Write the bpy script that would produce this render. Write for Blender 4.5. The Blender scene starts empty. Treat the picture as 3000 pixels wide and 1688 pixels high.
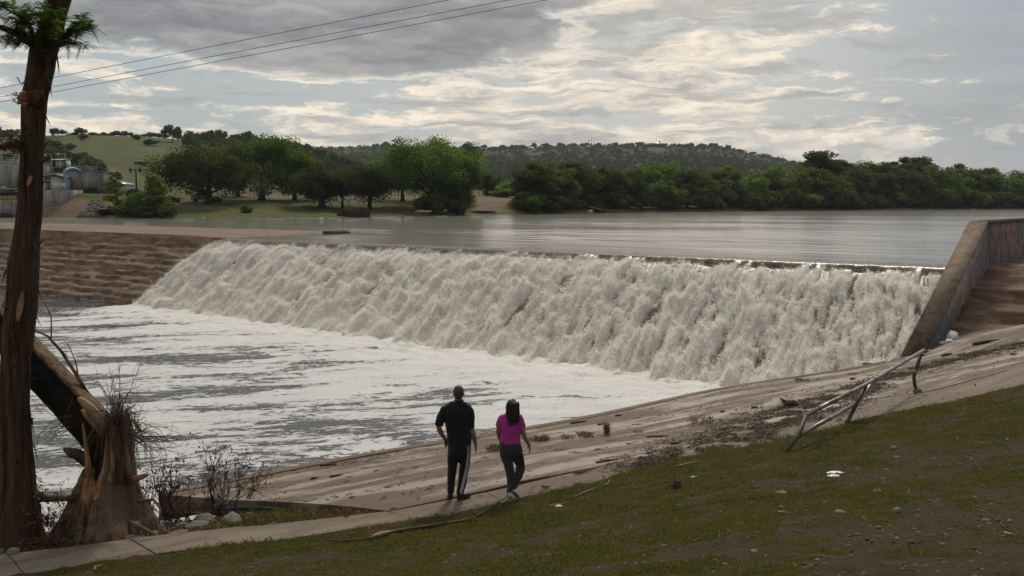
import bpy, bmesh, math, random
import numpy as np
from mathutils import Vector, Matrix
from mathutils.bvhtree import BVHTree

SC = bpy.context.scene
COL = SC.collection
R = math.radians

# ------------------------------------------------------------------ camera
CAMZ, FPX, PITCH = 6.0, 2917.0, math.atan((844 - 590) / 2917.0)
cam_d = bpy.data.cameras.new('camera')
cam_d.lens = 35.0; cam_d.sensor_width = 36.0
cam_d.clip_start = 0.1; cam_d.clip_end = 12000
cam = bpy.data.objects.new('camera', cam_d); COL.objects.link(cam)
cam.location = (0, 0, CAMZ); cam.rotation_euler = (R(90) - PITCH, 0, 0)
SC.camera = cam

SUN_AZ, SUN_EL = 12.0, 46.0
sun_d = bpy.data.lights.new('sun', 'SUN'); sun_d.energy = 1.9; sun_d.angle = R(9); sun_d.color = (1.0, 0.91, 0.78)
sun = bpy.data.objects.new('sun', sun_d); COL.objects.link(sun)
_sd = Vector((math.sin(R(SUN_AZ)) * math.cos(R(SUN_EL)), math.cos(R(SUN_AZ)) * math.cos(R(SUN_EL)), math.sin(R(SUN_EL))))
sun.rotation_euler = _sd.to_track_quat('Z', 'Y').to_euler()

SC.view_settings.view_transform = 'Standard'
try: SC.view_settings.look = 'None'
except Exception: pass
SC.view_settings.exposure = 0.0; SC.view_settings.gamma = 1.0; SC.view_settings.use_curve_mapping = False
SC.render.engine = 'CYCLES'
SC.cycles.use_denoising = True
SC.cycles.max_bounces = 6; SC.cycles.diffuse_bounces = 3; SC.cycles.glossy_bounces = 3
SC.cycles.transmission_bounces = 4; SC.cycles.transparent_max_bounces = 8
SC.cycles.sample_clamp_indirect = 6.0
SC.cycles.caustics_reflective = False; SC.cycles.caustics_refractive = False

# ------------------------------------------------------------------ node expression builder
class G:
    """tiny expression builder over shader nodes"""
    def __init__(s, nt): s.nt = nt
    def node(s, t, **kw):
        n = s.nt.nodes.new(t)
        for k, v in kw.items(): setattr(n, k, v)
        return n
    def put(s, sock, val):
        if isinstance(val, E): val = val.o
        if hasattr(val, 'is_linked'): s.nt.links.new(val, sock)
        elif val is not None: sock.default_value = val
    def m(s, op, *a, clamp=False):
        n = s.node('ShaderNodeMath', operation=op, use_clamp=clamp)
        for i, x in enumerate(a): s.put(n.inputs[i], x)
        return E(s, n.outputs[0])
    def noise(s, vec, scale=1.0, detail=4.0, rough=0.5, dist=0.0, col=False, typ='FBM', lac=2.0):
        n = s.node('ShaderNodeTexNoise')
        try: n.noise_type = typ
        except Exception: pass
        n.normalize = True
        s.put(n.inputs['Vector'], vec); s.put(n.inputs['Scale'], scale); s.put(n.inputs['Detail'], detail)
        s.put(n.inputs['Roughness'], rough); s.put(n.inputs['Distortion'], dist); s.put(n.inputs['Lacunarity'], lac)
        return E(s, n.outputs['Color' if col else 'Fac'])
    def voro(s, vec, scale=1.0, feature='F1', out='Distance', rnd=1.0):
        n = s.node('ShaderNodeTexVoronoi', feature=feature)
        s.put(n.inputs['Vector'], vec); s.put(n.inputs['Scale'], scale); s.put(n.inputs['Randomness'], rnd)
        return E(s, n.outputs[out])
    def vec(s, x, y, z):
        n = s.node('ShaderNodeCombineXYZ')
        for i, v in enumerate((x, y, z)): s.put(n.inputs[i], v)
        return E(s, n.outputs[0])
    def sep(s, v):
        n = s.node('ShaderNodeSeparateXYZ'); s.put(n.inputs[0], v)
        return [E(s, o) for o in n.outputs]
    def vmul(s, v, k):
        n = s.node('ShaderNodeVectorMath', operation='MULTIPLY'); s.put(n.inputs[0], v); s.put(n.inputs[1], k)
        return E(s, n.outputs[0])
    def vadd(s, v, k):
        n = s.node('ShaderNodeVectorMath', operation='ADD'); s.put(n.inputs[0], v); s.put(n.inputs[1], k)
        return E(s, n.outputs[0])
    def mix(s, f, a, b):
        n = s.node('ShaderNodeMix', data_type='RGBA'); n.clamp_factor = True
        s.put(n.inputs[0], f)
        for i, c in ((6, a), (7, b)):
            if isinstance(c, (tuple, list)): n.inputs[i].default_value = (*c[:3], 1)
            else: s.put(n.inputs[i], c)
        return E(s, n.outputs[2])
    def step(s, x, a, b):
        n = s.node('ShaderNodeMapRange', interpolation_type='SMOOTHSTEP')
        s.put(n.inputs[0], x); s.put(n.inputs[1], a); s.put(n.inputs[2], b)
        return E(s, n.outputs[0])
    def lin(s, x, a, b, c=0.0, d=1.0):
        n = s.node('ShaderNodeMapRange'); n.clamp = True
        for i, v in enumerate((x, a, b, c, d)): s.put(n.inputs[i], v)
        return E(s, n.outputs[0])
    def coord(s, kind='Object'):
        return E(s, s.node('ShaderNodeTexCoord').outputs[kind])
    def attr(s, name):
        n = s.node('ShaderNodeAttribute', attribute_name=name)
        return E(s, n.outputs['Fac'])
    def objrand(s): return E(s, s.node('ShaderNodeObjectInfo').outputs['Random'])
    def island(s): return E(s, s.node('ShaderNodeNewGeometry').outputs['Random Per Island'])
    def bump(s, h, strength=0.5, dist=0.02):
        n = s.node('ShaderNodeBump'); s.put(n.inputs['Height'], h)
        n.inputs['Strength'].default_value = strength; n.inputs['Distance'].default_value = dist
        return E(s, n.outputs[0])
class E:
    def __init__(s, g, o): s.g = g; s.o = o
    def __add__(s, b): return s.g.m('ADD', s, b)
    __radd__ = __add__
    def __mul__(s, b): return s.g.m('MULTIPLY', s, b)
    __rmul__ = __mul__
    def __sub__(s, b): return s.g.m('SUBTRACT', s, b)
    def __rsub__(s, b): return s.g.m('SUBTRACT', b, s)
    def __truediv__(s, b): return s.g.m('DIVIDE', s, b)
    def clamp(s): return s.g.m('ADD', s, 0.0, clamp=True)

# ------------------------------------------------------------------ sky
world = bpy.data.worlds.new('World'); SC.world = world; world.use_nodes = True
wt = world.node_tree; wt.nodes.clear(); g = G(wt)
_dir = g.coord('Generated')
dx, dy, dz = g.sep(_dir)
az = g.m('ARCTAN2', dx, dy) * 57.2958
el = g.m('ARCSINE', g.m('MINIMUM', g.m('MAXIMUM', dz, -1.0), 1.0)) * 57.2958
elp = g.m('MAXIMUM', el, 0.0)
# compress elevation so that far cloud layers are thin and long near the horizon
ez = g.m('POWER', elp + 0.4, 0.80)
def blob(a0, e0, sa, se, w):
    a = (az - a0) * (1.0 / sa); b = (el - e0) * (1.0 / se)
    return g.m('EXPONENT', (a * a + b * b) * -1.0) * w
cv = g.vec(dx * 57.3, dy * 57.3, ez)
wv = g.noise(g.vmul(cv, (0.22, 0.22, 1.3)), 1.0, 5, 0.55, col=True)
cw = g.vadd(cv, g.vmul(g.vadd(wv, (-0.5, -0.5, -0.5)), (3.0, 3.0, 0.85)))
def cl(off, fx, fz, det=8, rough=0.58):
    return g.noise(g.vadd(g.vmul(cw, (fx, fx, fz)), off), 1.0, det, rough)
n_big = cl((0, 0, 0), 0.07, 0.50, 8, 0.60)
n_str = cl((7.3, 2.1, 4.4), 0.10, 1.5, 8, 0.60)
n_str2 = cl((3.9, 6.2, 8.4), 0.14, 2.1, 8, 0.60)
n_fine = cl((1.3, 9.1, 2.4), 0.34, 2.5, 8, 0.62)
n_cum = cl((3.3, 5.1, 0.4), 0.42, 1.1, 9, 0.62)
nish = g.node('ShaderNodeTexSky'); nish.sky_type = 'NISHITA'; nish.sun_disc = False
nish.sun_elevation = R(SUN_EL); nish.sun_rotation = R(SUN_AZ); nish.air_density = 1.0; nish.dust_density = 2.0
clear = g.vmul(E(g, nish.outputs[0]), (0.06, 0.06, 0.06))
side = g.step(az, 13.0, 29.0)
mid = blob(7, 6.5, 13, 5.0, 1.0)
veil = g.mix(g.step(el, 0.0, 4.5), g.mix(side, (0.56, 0.53, 0.47), (0.27, 0.315, 0.375)), g.mix(side, (0.36, 0.42, 0.455), (0.225, 0.275, 0.345)))
base = g.mix(0.88, clear, g.mix(mid * 0.6, veil, (0.58, 0.555, 0.525)))
base = g.mix(side * g.step(n_big * 0.5 + n_str * 0.5, 0.42, 0.60) * 0.55, base, (0.44, 0.455, 0.475))
# bright thin lit clouds
lit_bias = blob(-15, 3.6, 16, 3.0, 0.105) + blob(10, 6.0, 14, 4.5, 0.105) + blob(6, 11.2, 4, 1.2, 0.11) + blob(-6, 2.0, 10, 1.4, 0.05) + blob(20, 8.5, 7, 3.0, 0.05) - side * 0.10
lit = g.step(n_str * 0.6 + n_fine * 0.4 + lit_bias, 0.535, 0.625)
litcol = g.mix(g.step(n_fine * 0.6 + n_str2 * 0.4, 0.36, 0.60), (0.56, 0.52, 0.465), (1.0, 0.895, 0.76))
sky1 = g.mix(lit * 0.9, base, litcol)
# grey streaks between and over them
gs = g.step(n_str2 * 0.7 + n_fine * 0.3 + mid * 0.075 + blob(-12, 3.2, 14, 2.6, 0.035) + blob(8, 10.5, 15, 1.8, 0.065) - side * 0.0, 0.525, 0.64)
sky1b = g.mix(gs * 0.85, sky1, g.mix(n_fine, (0.22, 0.235, 0.26), (0.42, 0.425, 0.43)))
# dark bellies of the big cloud
dark_bias = (blob(-22, 12.0, 18, 3.6, 0.42) + blob(-7, 10.2, 9, 3.0, 0.30) + blob(-2, 12.5, 14, 2.2, 0.12) - blob(-18, 4.0, 22, 2.6, 0.14) - mid * 0.03 - side * 0.08)
dn = n_big * 0.55 + n_fine * 0.25 + n_str * 0.2 + dark_bias
dark = g.step(dn, 0.56, 0.66)
rim = g.step(dn, 0.52, 0.56) * (1.0 - g.step(dn, 0.56, 0.61))
darkcol = g.mix(g.step(n_str * 0.4 + n_big * 0.3 + n_fine * 0.3, 0.40, 0.59), (0.135, 0.150, 0.18), (0.30, 0.312, 0.335))
sky2 = g.mix(dark * 0.93, g.mix(rim * 0.5, sky1b, (0.84, 0.77, 0.68)), darkcol)
# faint cumulus low on the right and warm cumulus tops on the horizon
cum = g.step(n_cum + blob(20, 3.4, 5, 1.5, 0.15) + blob(13, 3.0, 3.5, 1.4, 0.15) - 0.07, 0.50, 0.56) * g.step(az, 5.0, 12.0) * (1.0 - g.step(el, 3.0, 6.0))
sky3 = g.mix(cum * 0.7, sky2, g.mix(g.step(n_fine, 0.35, 0.6), (0.40, 0.41, 0.43), (0.60, 0.58, 0.55)))
cumw = g.step(n_cum + blob(-7, 1.9, 9, 0.9, 0.14) + blob(1, 2.6, 5, 0.8, 0.08) - 0.10, 0.47, 0.55) * (1.0 - g.step(el, 2.4, 4.2)) * (1.0 - side)
sky4 = g.mix(cumw * 0.6, sky3, (0.83, 0.73, 0.59))
glow = blob(SUN_AZ, SUN_EL, 50, 22, 0.85)
sky5 = g.mix(g.m('MINIMUM', glow, 0.8), sky4, (1.05, 1.0, 0.92))
ground_mix = g.mix(g.step(el, -3.0, -0.2), (0.05, 0.05, 0.04), g.vmul(sky5, (1.04, 1.0, 0.945)))
bgn = g.node('ShaderNodeBackground'); g.put(bgn.inputs[0], ground_mix); bgn.inputs[1].default_value = 1.2
wo = g.node('ShaderNodeOutputWorld'); wt.links.new(bgn.outputs[0], wo.inputs[0])
# ------------------------------------------------------------------ pixels of the photograph -> rays
def ray(u, v):
    a = (u - 1500) / FPX; b = (844 - v) / FPX
    c, s = math.cos(PITCH), math.sin(PITCH)
    return Vector((a, c + b * s, -s + b * c))
def at_z(u, v, z):
    d = ray(u, v); k = (z - CAMZ) / d.z
    return Vector((d.x * k, d.y * k, z))
def at_d(u, v, D):
    d = ray(u, v); k = D / d.y
    return Vector((d.x * k, D, CAMZ + d.z * k))
def on_surf(u, v, f, d0=5.0, d1=60.0):
    """first hit of the pixel's ray with z = f(x, y)"""
    d = ray(u, v); p = None
    ks = np.linspace(d0, d1, 400)
    z = CAMZ + d.z / d.y * ks; h = f(d.x / d.y * ks, ks)
    idx = np.nonzero(z <= h)[0]
    k = ks[idx[0]] if len(idx) else d1
    lo, hi = k - (d1 - d0) / 399, k
    for _ in range(25):
        m = (lo + hi) / 2
        if CAMZ + d.z / d.y * m <= f(np.array([d.x / d.y * m]), np.array([m]))[0]: hi = m
        else: lo = m
    return Vector((d.x / d.y * hi, hi, CAMZ + d.z / d.y * hi))

# ------------------------------------------------------------------ noise
_rs = np.random.RandomState(7)
_perm = np.concatenate([_rs.permutation(256)] * 3)
_gr = _rs.normal(size=(256, 3)); _gr /= np.linalg.norm(_gr, axis=1)[:, None]
def pnoise(x, y, z):
    x, y, z = np.broadcast_arrays(np.asarray(x, float), np.asarray(y, float), np.asarray(z, float))
    xi, yi, zi = np.floor(x).astype(int), np.floor(y).astype(int), np.floor(z).astype(int)
    xf, yf, zf = x - xi, y - yi, z - zi
    xi &= 255; yi &= 255; zi &= 255
    fu, fv, fw = [t * t * t * (t * (t * 6 - 15) + 10) for t in (xf, yf, zf)]
    def gd(a, b, c):
        h = _perm[_perm[_perm[xi + a] + yi + b] + zi + c]
        gg = _gr[h]
        return gg[..., 0] * (xf - a) + gg[..., 1] * (yf - b) + gg[..., 2] * (zf - c)
    def L(t, a, b): return a + t * (b - a)
    x00 = L(fu, gd(0, 0, 0), gd(1, 0, 0)); x10 = L(fu, gd(0, 1, 0), gd(1, 1, 0))
    x01 = L(fu, gd(0, 0, 1), gd(1, 0, 1)); x11 = L(fu, gd(0, 1, 1), gd(1, 1, 1))
    return L(fw, L(fv, x00, x10), L(fv, x01, x11)) * 1.6
def fbm(x, y, z=0.0, o=4, gain=0.5, lac=2.03):
    x = np.asarray(x, float); y = np.asarray(y, float); z = np.asarray(z, float)
    s = 0; a = 1; t = 0
    for i in range(o):
        s = s + a * pnoise(x + i * 17.3, y + i * 9.7, z + i * 3.1); t += a
        a *= gain; x = x * lac; y = y * lac; z = z * lac
    return s / t
def billow(x, y, z=0.0, o=3, gain=0.5, lac=2.1):
    x = np.asarray(x, float); y = np.asarray(y, float); z = np.asarray(z, float)
    s = 0; a = 1; t = 0
    for i in range(o):
        s = s + a * (1 - 2 * np.abs(pnoise(x + i * 5.3, y + i * 8.7, z + i * 2.1)) ** 1.0 * 1.3); t += a
        a *= gain; x = x * lac; y = y * lac; z = z * lac
    return s / t
def sstep(x, a, b):
    t = np.clip((np.asarray(x, float) - a) / (b - a), 0, 1); return t * t * (3 - 2 * t)

def tps(pts):
    P = np.array(pts, float); n = len(P)
    def U(r2): return np.where(r2 > 1e-12, r2 * np.log(r2 + 1e-12), 0)
    A = np.zeros((n + 3, n + 3))
    d2 = ((P[:, None, :2] - P[None, :, :2]) ** 2).sum(-1)
    A[:n, :n] = U(d2) + np.eye(n) * 0.6
    A[:n, n] = 1; A[:n, n + 1:] = P[:, :2]; A[n, :n] = 1; A[n + 1:, :n] = P[:, :2].T
    w = np.linalg.solve(A, np.concatenate([P[:, 2], [0, 0, 0]]))
    def f(x, y):
        x = np.atleast_1d(np.asarray(x, float)); y = np.atleast_1d(np.asarray(y, float)); sh = x.shape
        x = x.ravel(); y = y.ravel(); out = np.full(len(x), w[n]) + w[n + 1] * x + w[n + 2] * y
        for i in range(n): out += w[i] * U((x - P[i, 0]) ** 2 + (y - P[i, 1]) ** 2)
        return out.reshape(sh)
    return f

# ------------------------------------------------------------------ objects
def setp(o, label=None, cat=None, group=None, kind=None):
    if label: o['label'] = label
    if cat: o['category'] = cat
    if group: o['group'] = group
    if kind: o['kind'] = kind
    return o
def link(name, me, parent=None, mats=(), loc=None):
    o = bpy.data.objects.new(name, me); COL.objects.link(o)
    if me is not None:
        for m in (mats if isinstance(mats, (list, tuple)) else [mats]): me.materials.append(m)
    if parent is not None: o.parent = parent
    if loc is not None: o.location = loc
    return o
def empty(name, loc=(0, 0, 0), rz=0.0, label=None, cat=None, group=None, kind=None):
    o = bpy.data.objects.new(name, None); COL.objects.link(o); o.empty_display_size = 0.2
    o.location = loc; o.rotation_euler = (0, 0, rz)
    return setp(o, label, cat, group, kind)
def mesh_np(name, V, F, smooth=False, attrs=None, mi=None):
    """V (n,3); F = list of int arrays (m,k)"""
    V = np.asarray(V, np.float32); F = [np.asarray(f, np.int32) for f in F if len(f)]
    me = bpy.data.meshes.new(name)
    me.vertices.add(len(V)); me.vertices.foreach_set('co', V.ravel())
    loops = np.concatenate([f.ravel() for f in F]) if F else np.zeros(0, np.int32)
    tot = np.concatenate([np.full(len(f), f.shape[1]) for f in F]) if F else np.zeros(0, np.int32)
    st = np.concatenate([[0], np.cumsum(tot)[:-1]]) if len(tot) else tot
    me.loops.add(len(loops)); me.loops.foreach_set('vertex_index', loops.astype(np.int32))
    me.polygons.add(len(tot)); me.polygons.foreach_set('loop_start', st.astype(np.int32))
    if smooth: me.polygons.foreach_set('use_smooth', np.ones(len(tot), bool))
    if mi is not None: me.polygons.foreach_set('material_index', np.asarray(mi, np.int32))
    me.update(calc_edges=True)
    for k, a in (attrs or {}).items():
        at = me.attributes.new(k, 'FLOAT', 'POINT'); at.data.foreach_set('value', np.asarray(a, np.float32).ravel())
    return me
def grid_faces(nu, nv):
    i = np.arange(nu - 1)[:, None] * nv + np.arange(nv - 1)[None, :]
    i = i.ravel()
    return np.stack([i, i + nv, i + nv + 1, i + 1], 1)
class MB:
    """collects pieces into one mesh"""
    def __init__(s): s.V = []; s.F = {3: [], 4: []}; s.n = 0
    def add(s, V, F):
        V = np.asarray(V, float).reshape(-1, 3); s.V.append(V)
        for f in F: s.F[len(f)].append([i + s.n for i in f])
        s.n += len(V); return s
    def addnp(s, V, F):
        V = np.asarray(V, float).reshape(-1, 3); s.V.append(V); F = np.asarray(F)
        s.F[F.shape[1]].extend((F + s.n).tolist()); s.n += len(V); return s
    def box(s, c, d, rz=0.0, M=None):
        x, y, z = d[0] / 2, d[1] / 2, d[2] / 2
        V = np.array([(a * x, b * y, e * z) for a in (-1, 1) for b in (-1, 1) for e in (-1, 1)])
        if rz:
            cc, ss = math.cos(rz), math.sin(rz)
            V = np.stack([V[:, 0] * cc - V[:, 1] * ss, V[:, 0] * ss + V[:, 1] * cc, V[:, 2]], 1)
        if M is not None: V = np.array([(M @ Vector(p)) for p in V])
        return s.add(V + np.array(c), [(0, 1, 3, 2), (4, 6, 7, 5), (0, 4, 5, 1), (2, 3, 7, 6), (0, 2, 6, 4), (1, 5, 7, 3)])
    def tube(s, pts, rad, n=8, cap=True, el=None):
        pts = [Vector(p) for p in pts]
        rad = [rad] * len(pts) if isinstance(rad, (int, float)) else list(rad)
        V = []; F = []
        up = None
        for i, p in enumerate(pts):
            t = (pts[min(i + 1, len(pts) - 1)] - pts[max(i - 1, 0)])
            t = t.normalized() if t.length > 1e-9 else Vector((0, 0, 1))
            if up is None:
                a = Vector((1, 0, 0)) if abs(t.x) < 0.8 else Vector((0, 1, 0))
            else: a = up
            a = (a - t * a.dot(t)); a = a.normalized() if a.length > 1e-6 else t.orthogonal().normalized()
            b = t.cross(a); up = a
            for k in range(n):
                th = 2 * math.pi * k / n
                V.append(p + (a * math.cos(th) + b * math.sin(th)) * rad[i])
        for i in range(len(pts) - 1):
            for k in range(n):
                F.append((i * n + k, i * n + (k + 1) % n, (i + 1) * n + (k + 1) % n, (i + 1) * n + k))
        if cap:
            c0 = len(V); V.append(pts[0]); c1 = len(V); V.append(pts[-1]); m = (len(pts) - 1) * n
            for k in range(n):
                F.append((c0, (k + 1) % n, k)); F.append((c1, m + k, m + (k + 1) % n))
        return s.add([tuple(v) for v in V], F)
    def prism(s, poly, axis_from, axis_to):
        """poly: list of 3D points (planar, at axis_from offset), extruded by the vector axis_to - axis_from"""
        d = np.array(axis_to, float) - np.array(axis_from, float); P = np.array(poly, float); n = len(P)
        c0 = P.mean(0)
        V = np.concatenate([P, P + d, [c0], [c0 + d]])
        F = []
        for i in range(n):
            j = (i + 1) % n
            F += [(i, j, n + j, n + i), (2 * n, j, i), (2 * n + 1, n + i, n + j)]
        return s.add(V, F)
    def mesh(s, name, smooth=False):
        V = np.concatenate(s.V) if s.V else np.zeros((0, 3))
        return mesh_np(name, V, [np.array(s.F[k]) for k in (3, 4) if s.F[k]], smooth)
    def build(s, name, mat, parent=None, smooth=False, loc=None):
        me = s.mesh(name, smooth)
        bm = bmesh.new(); bm.from_mesh(me); bmesh.ops.recalc_face_normals(bm, faces=bm.faces); bm.to_mesh(me); bm.free()
        if smooth: me.polygons.foreach_set('use_smooth', np.ones(len(me.polygons), bool))
        return link(name, me, parent, mat, loc)
def copy_tree(o, parent=None):
    c = o.copy(); COL.objects.link(c)
    if parent is not None: c.parent = parent
    for ch in list(o.children): copy_tree(ch, c)
    return c

# ------------------------------------------------------------------ materials
def newmat(name):
    m = bpy.data.materials.new(name); m.use_nodes = True
    nt = m.node_tree; nt.nodes.clear()
    return m, G(nt)
def finish(gg, surf):
    o = gg.node('ShaderNodeOutputMaterial'); gg.nt.links.new(surf, o.inputs[0])
def pbsdf(gg, col, rough=0.8, spec=0.3, metal=0.0, normal=None, **kw):
    b = gg.node('ShaderNodeBsdfPrincipled')
    if isinstance(col, (tuple, list)): b.inputs['Base Color'].default_value = (*col[:3], 1)
    else: gg.put(b.inputs['Base Color'], col)
    gg.put(b.inputs['Roughness'], rough); gg.put(b.inputs['Specular IOR Level'], spec); gg.put(b.inputs['Metallic'], metal)
    if normal is not None: gg.put(b.inputs['Normal'], normal)
    for k, v in kw.items(): gg.put(b.inputs[k], v)
    return b.outputs[0]
def mat(name, c1, c2=None, rough=0.8, scale=4.0, bump=0.3, bscale=20.0, bdist=0.02, spec=0.3, metal=0.0, stretch=(1, 1, 1), lo=0.35, hi=0.65, detail=6, c3=None, s3=0.7):
    m, gg = newmat(name)
    co = gg.vmul(gg.coord(), stretch)
    c2 = c2 or tuple(x * 0.7 for x in c1)
    f = gg.step(gg.noise(co, scale, detail, 0.6), lo, hi)
    col = gg.mix(f, c1, c2)
    if c3: col = gg.mix(gg.step(gg.noise(co, s3, 4, 0.6), 0.5, 0.62), col, c3)
    nrm = gg.bump(gg.noise(co, bscale, 6, 0.65), bump, bdist) if bump else None
    finish(gg, pbsdf(gg, col, rough, spec, metal, nrm))
    return m
def leafmat(name, c, c2, trans=0.35, rough=0.9):
    m, gg = newmat(name)
    rnd = gg.island(); ob = gg.objrand()
    n = gg.noise(gg.coord(), 0.45, 3, 0.5)
    col = gg.mix(gg.step(n, 0.35, 0.65), c, c2)
    v = gg.lin(rnd, 0, 1, 0.6, 1.35) * gg.lin(ob, 0, 1, 0.8, 1.2)
    col = gg.vmul(col, gg.vec(v, v, v))
    p = pbsdf(gg, col, rough, 0.06)
    t = gg.node('ShaderNodeBsdfTranslucent'); gg.put(t.inputs[0], gg.vmul(col, (1.3, 1.4, 0.7)))
    mx = gg.node('ShaderNodeMixShader'); mx.inputs[0].default_value = trans
    gg.nt.links.new(p, mx.inputs[1]); gg.nt.links.new(t.outputs[0], mx.inputs[2])
    finish(gg, mx.outputs[0])
    return m
# ------------------------------------------------------------------ dam frame: X along the crest (to the far left), Y downstream, origin at the wing wall
ZR = 3.7
CR = at_z(2767, 780, ZR); CL = at_z(652, 699, ZR)
_e = (CL - CR); CLEN = _e.length; _e.normalize(); _n = Vector((-_e.y, _e.x, 0))
DAMROT = math.atan2(_e.y, _e.x)
DM = Matrix.Translation((CR.x, CR.y, 0)) @ Matrix.Rotation(DAMROT, 4, 'Z')
def dloc(p):
    d = Vector((p.x - CR.x, p.y - CR.y, 0)); return Vector((d.dot(_e), d.dot(_n), p.z))
def dworld(s, t, z): return DM @ Vector((s, t, z))
def indam(o): o.matrix_world = DM; return o
def run_of(s): return 8.35 - 2.5 * np.clip(np.asarray(s, float) / 42.0, -0.1, 1.3)

# ------------------------------------------------------------------ near bank heights
KERB = [at_z(463, 1442, 0.72), at_z(699, 1392, 0.75), at_z(1399, 1276, 0.88), at_z(2109, 1136, 1.06), at_z(2646, 1041, 1.25)]
_hp = [tuple(p) for p in KERB]
for u, v, z in [(0, 1624, 0.98), (380, 1579, 1.08), (712, 1544, 1.16), (1136, 1497, 1.25), (71, 1681, 0.98), (451, 1624, 1.1), (793, 1586, 1.18), (1230, 1518, 1.27),
                (689, 1461, 0.9), (1330, 1462, 1.30), (1528, 1410, 1.38), (1755, 1367, 1.5), (1500, 1457, 1.33), (2545, 1169, 1.9), (2959, 1083, 2.25),
                (2691, 1151, 1.9), (2784, 985, 1.72), (3000, 953, 2.05), (2000, 1262, 1.3)]:
    _hp.append(tuple(at_z(u, v, z)))
H = tps(_hp)
GEDGE = [(-300, 1745), (71, 1683), (451, 1626), (793, 1588), (1230, 1518), (1560, 1452), (1800, 1398), (2100, 1318), (2262, 1296), (2483, 1238), (2718, 1190), (3000, 1128), (3300, 1065)]
gex = []
for u, v in GEDGE:
    p = on_surf(u, v, H, 6, 40); gex.append((p.x, p.y, p.z))
gex = np.array(gex)
_gp = [tuple(p) for p in gex]
for u, v, D in [(800, 1688, 11.2), (1500, 1688, 9.0), (2200, 1688, 7.6), (3000, 1688, 6.4), (3000, 1400, 11.5), (2200, 1450, 12.0), (1500, 1560, 12.6), (800, 1640, 12.6), (2600, 1300, 15.5), (100, 1700, 12.6), (1150, 1600, 12.6)]:
    _gp.append(tuple(at_d(u, v, D)))
_gp += [(0, 0, 4.35), (3, -2, 4.9), (-8, 4, 2.2), (12, 4, 4.7), (-9, 9, 1.15), (18, 14, 3.6), (-14, 12, 0.7)]
# soil on the water side of the footpath
for u, v, z in [(0, 1600, 0.88), (150, 1570, 0.85), (320, 1560, 0.85), (600, 1520, 0.72), (900, 1500, 0.95), (1080, 1495, 1.12)]: _gp.append(tuple(at_z(u, v, z)))
_gp += [(-9.5, 17.3, -0.3), (-7.2, 17.3, -0.1), (-6.2, 17.2, 0.25), (-12, 16.5, -0.5), (-5.2, 16.9, 0.45), (-8, 20, -1.2), (-14, 20, -1.6), (-5.5, 20, -0.6), (0, 24, -0.5), (6, 29, -0.4), (-3, 21.5, -0.5)]
GS = tps(_gp)
_swx = np.array([at_z(u, v, z)[:2] for u, v, z in [(-300, 1655, 0.9), (0, 1624, 0.98), (380, 1579, 1.08), (712, 1544, 1.16), (1136, 1497, 1.25)]])
_cor = at_z(1136, 1497, 1.25); _rl = KERB[0]
def hard_mask(x, y):
    yg = np.interp(x, gex[:, 0], gex[:, 1]) - 0.12 * fbm(x * 0.9, y * 0.3, 2.0, 3) * 2
    beyond = y > yg
    side = (x - _cor.x) * (_rl.y - _cor.y) - (y - _cor.y) * (_rl.x - _cor.x)   # which side of the slab end line
    inr = side > 0.02
    insw = (y < np.interp(x, _swx[:, 0], _swx[:, 1])) & (x < _cor.x + 0.3)
    return beyond & (insw | (inr & (y > yg))), beyond
def ground_z(x, y, noise=True):
    x = np.atleast_1d(np.asarray(x, float)); y = np.atleast_1d(np.asarray(y, float))
    z = GS(x, y); hz = H(x, y)
    hard, beyond = hard_mask(x, y)
    yg = np.interp(x, gex[:, 0], gex[:, 1])
    k = sstep(yg - y, 0.0, 1.6)
    zg = z * k + (hz + 0.03) * (1 - k)
    z = np.where(y < yg, zg, z)
    if noise:
        z = z + 0.05 * fbm(x * 1.1, y * 1.1, 5.0, 4) * np.where(beyond, 0.8, sstep(yg - y, 0, 0.8)) + 0.035 * fbm(x * 2.6, y * 2.6, 9.0, 3) + 0.022 * fbm(x * 6, y * 6, 1.0, 3)
    return np.where(hard, np.minimum(z, hz - 0.28), z)

# materials of the near bank
def mat_soil():
    m, gg = newmat('soil and thatch')
    co = gg.coord()
    n = gg.noise(co, 1.3, 7, 0.62); n2 = gg.noise(co, 14, 6, 0.7); n3 = gg.voro(co, 34, 'F1', 'Distance')
    dirt = gg.mix(n2, (0.030, 0.020, 0.013), (0.110, 0.076, 0.050))
    dirt = gg.mix(gg.step(gg.voro(co, 22, 'F1', 'Color') if False else n3, 0.05, 0.22), (0.16, 0.125, 0.093), dirt)
    thatch = gg.mix(n2, (0.032, 0.033, 0.008), (0.078, 0.067, 0.021))
    col = gg.mix(gg.step(gg.attr('grassy') + (n2 - 0.5) * 0.7, 0.3, 0.6), dirt, thatch)
    h = n2 * 0.6 + gg.noise(co, 60, 4, 0.6) * 0.4 - n3 * 0.3
    finish(gg, pbsdf(gg, col, 0.95, 0.04, 0, gg.bump(h, 1.0, 0.05)))
    return m
M_soil = mat_soil()
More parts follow.
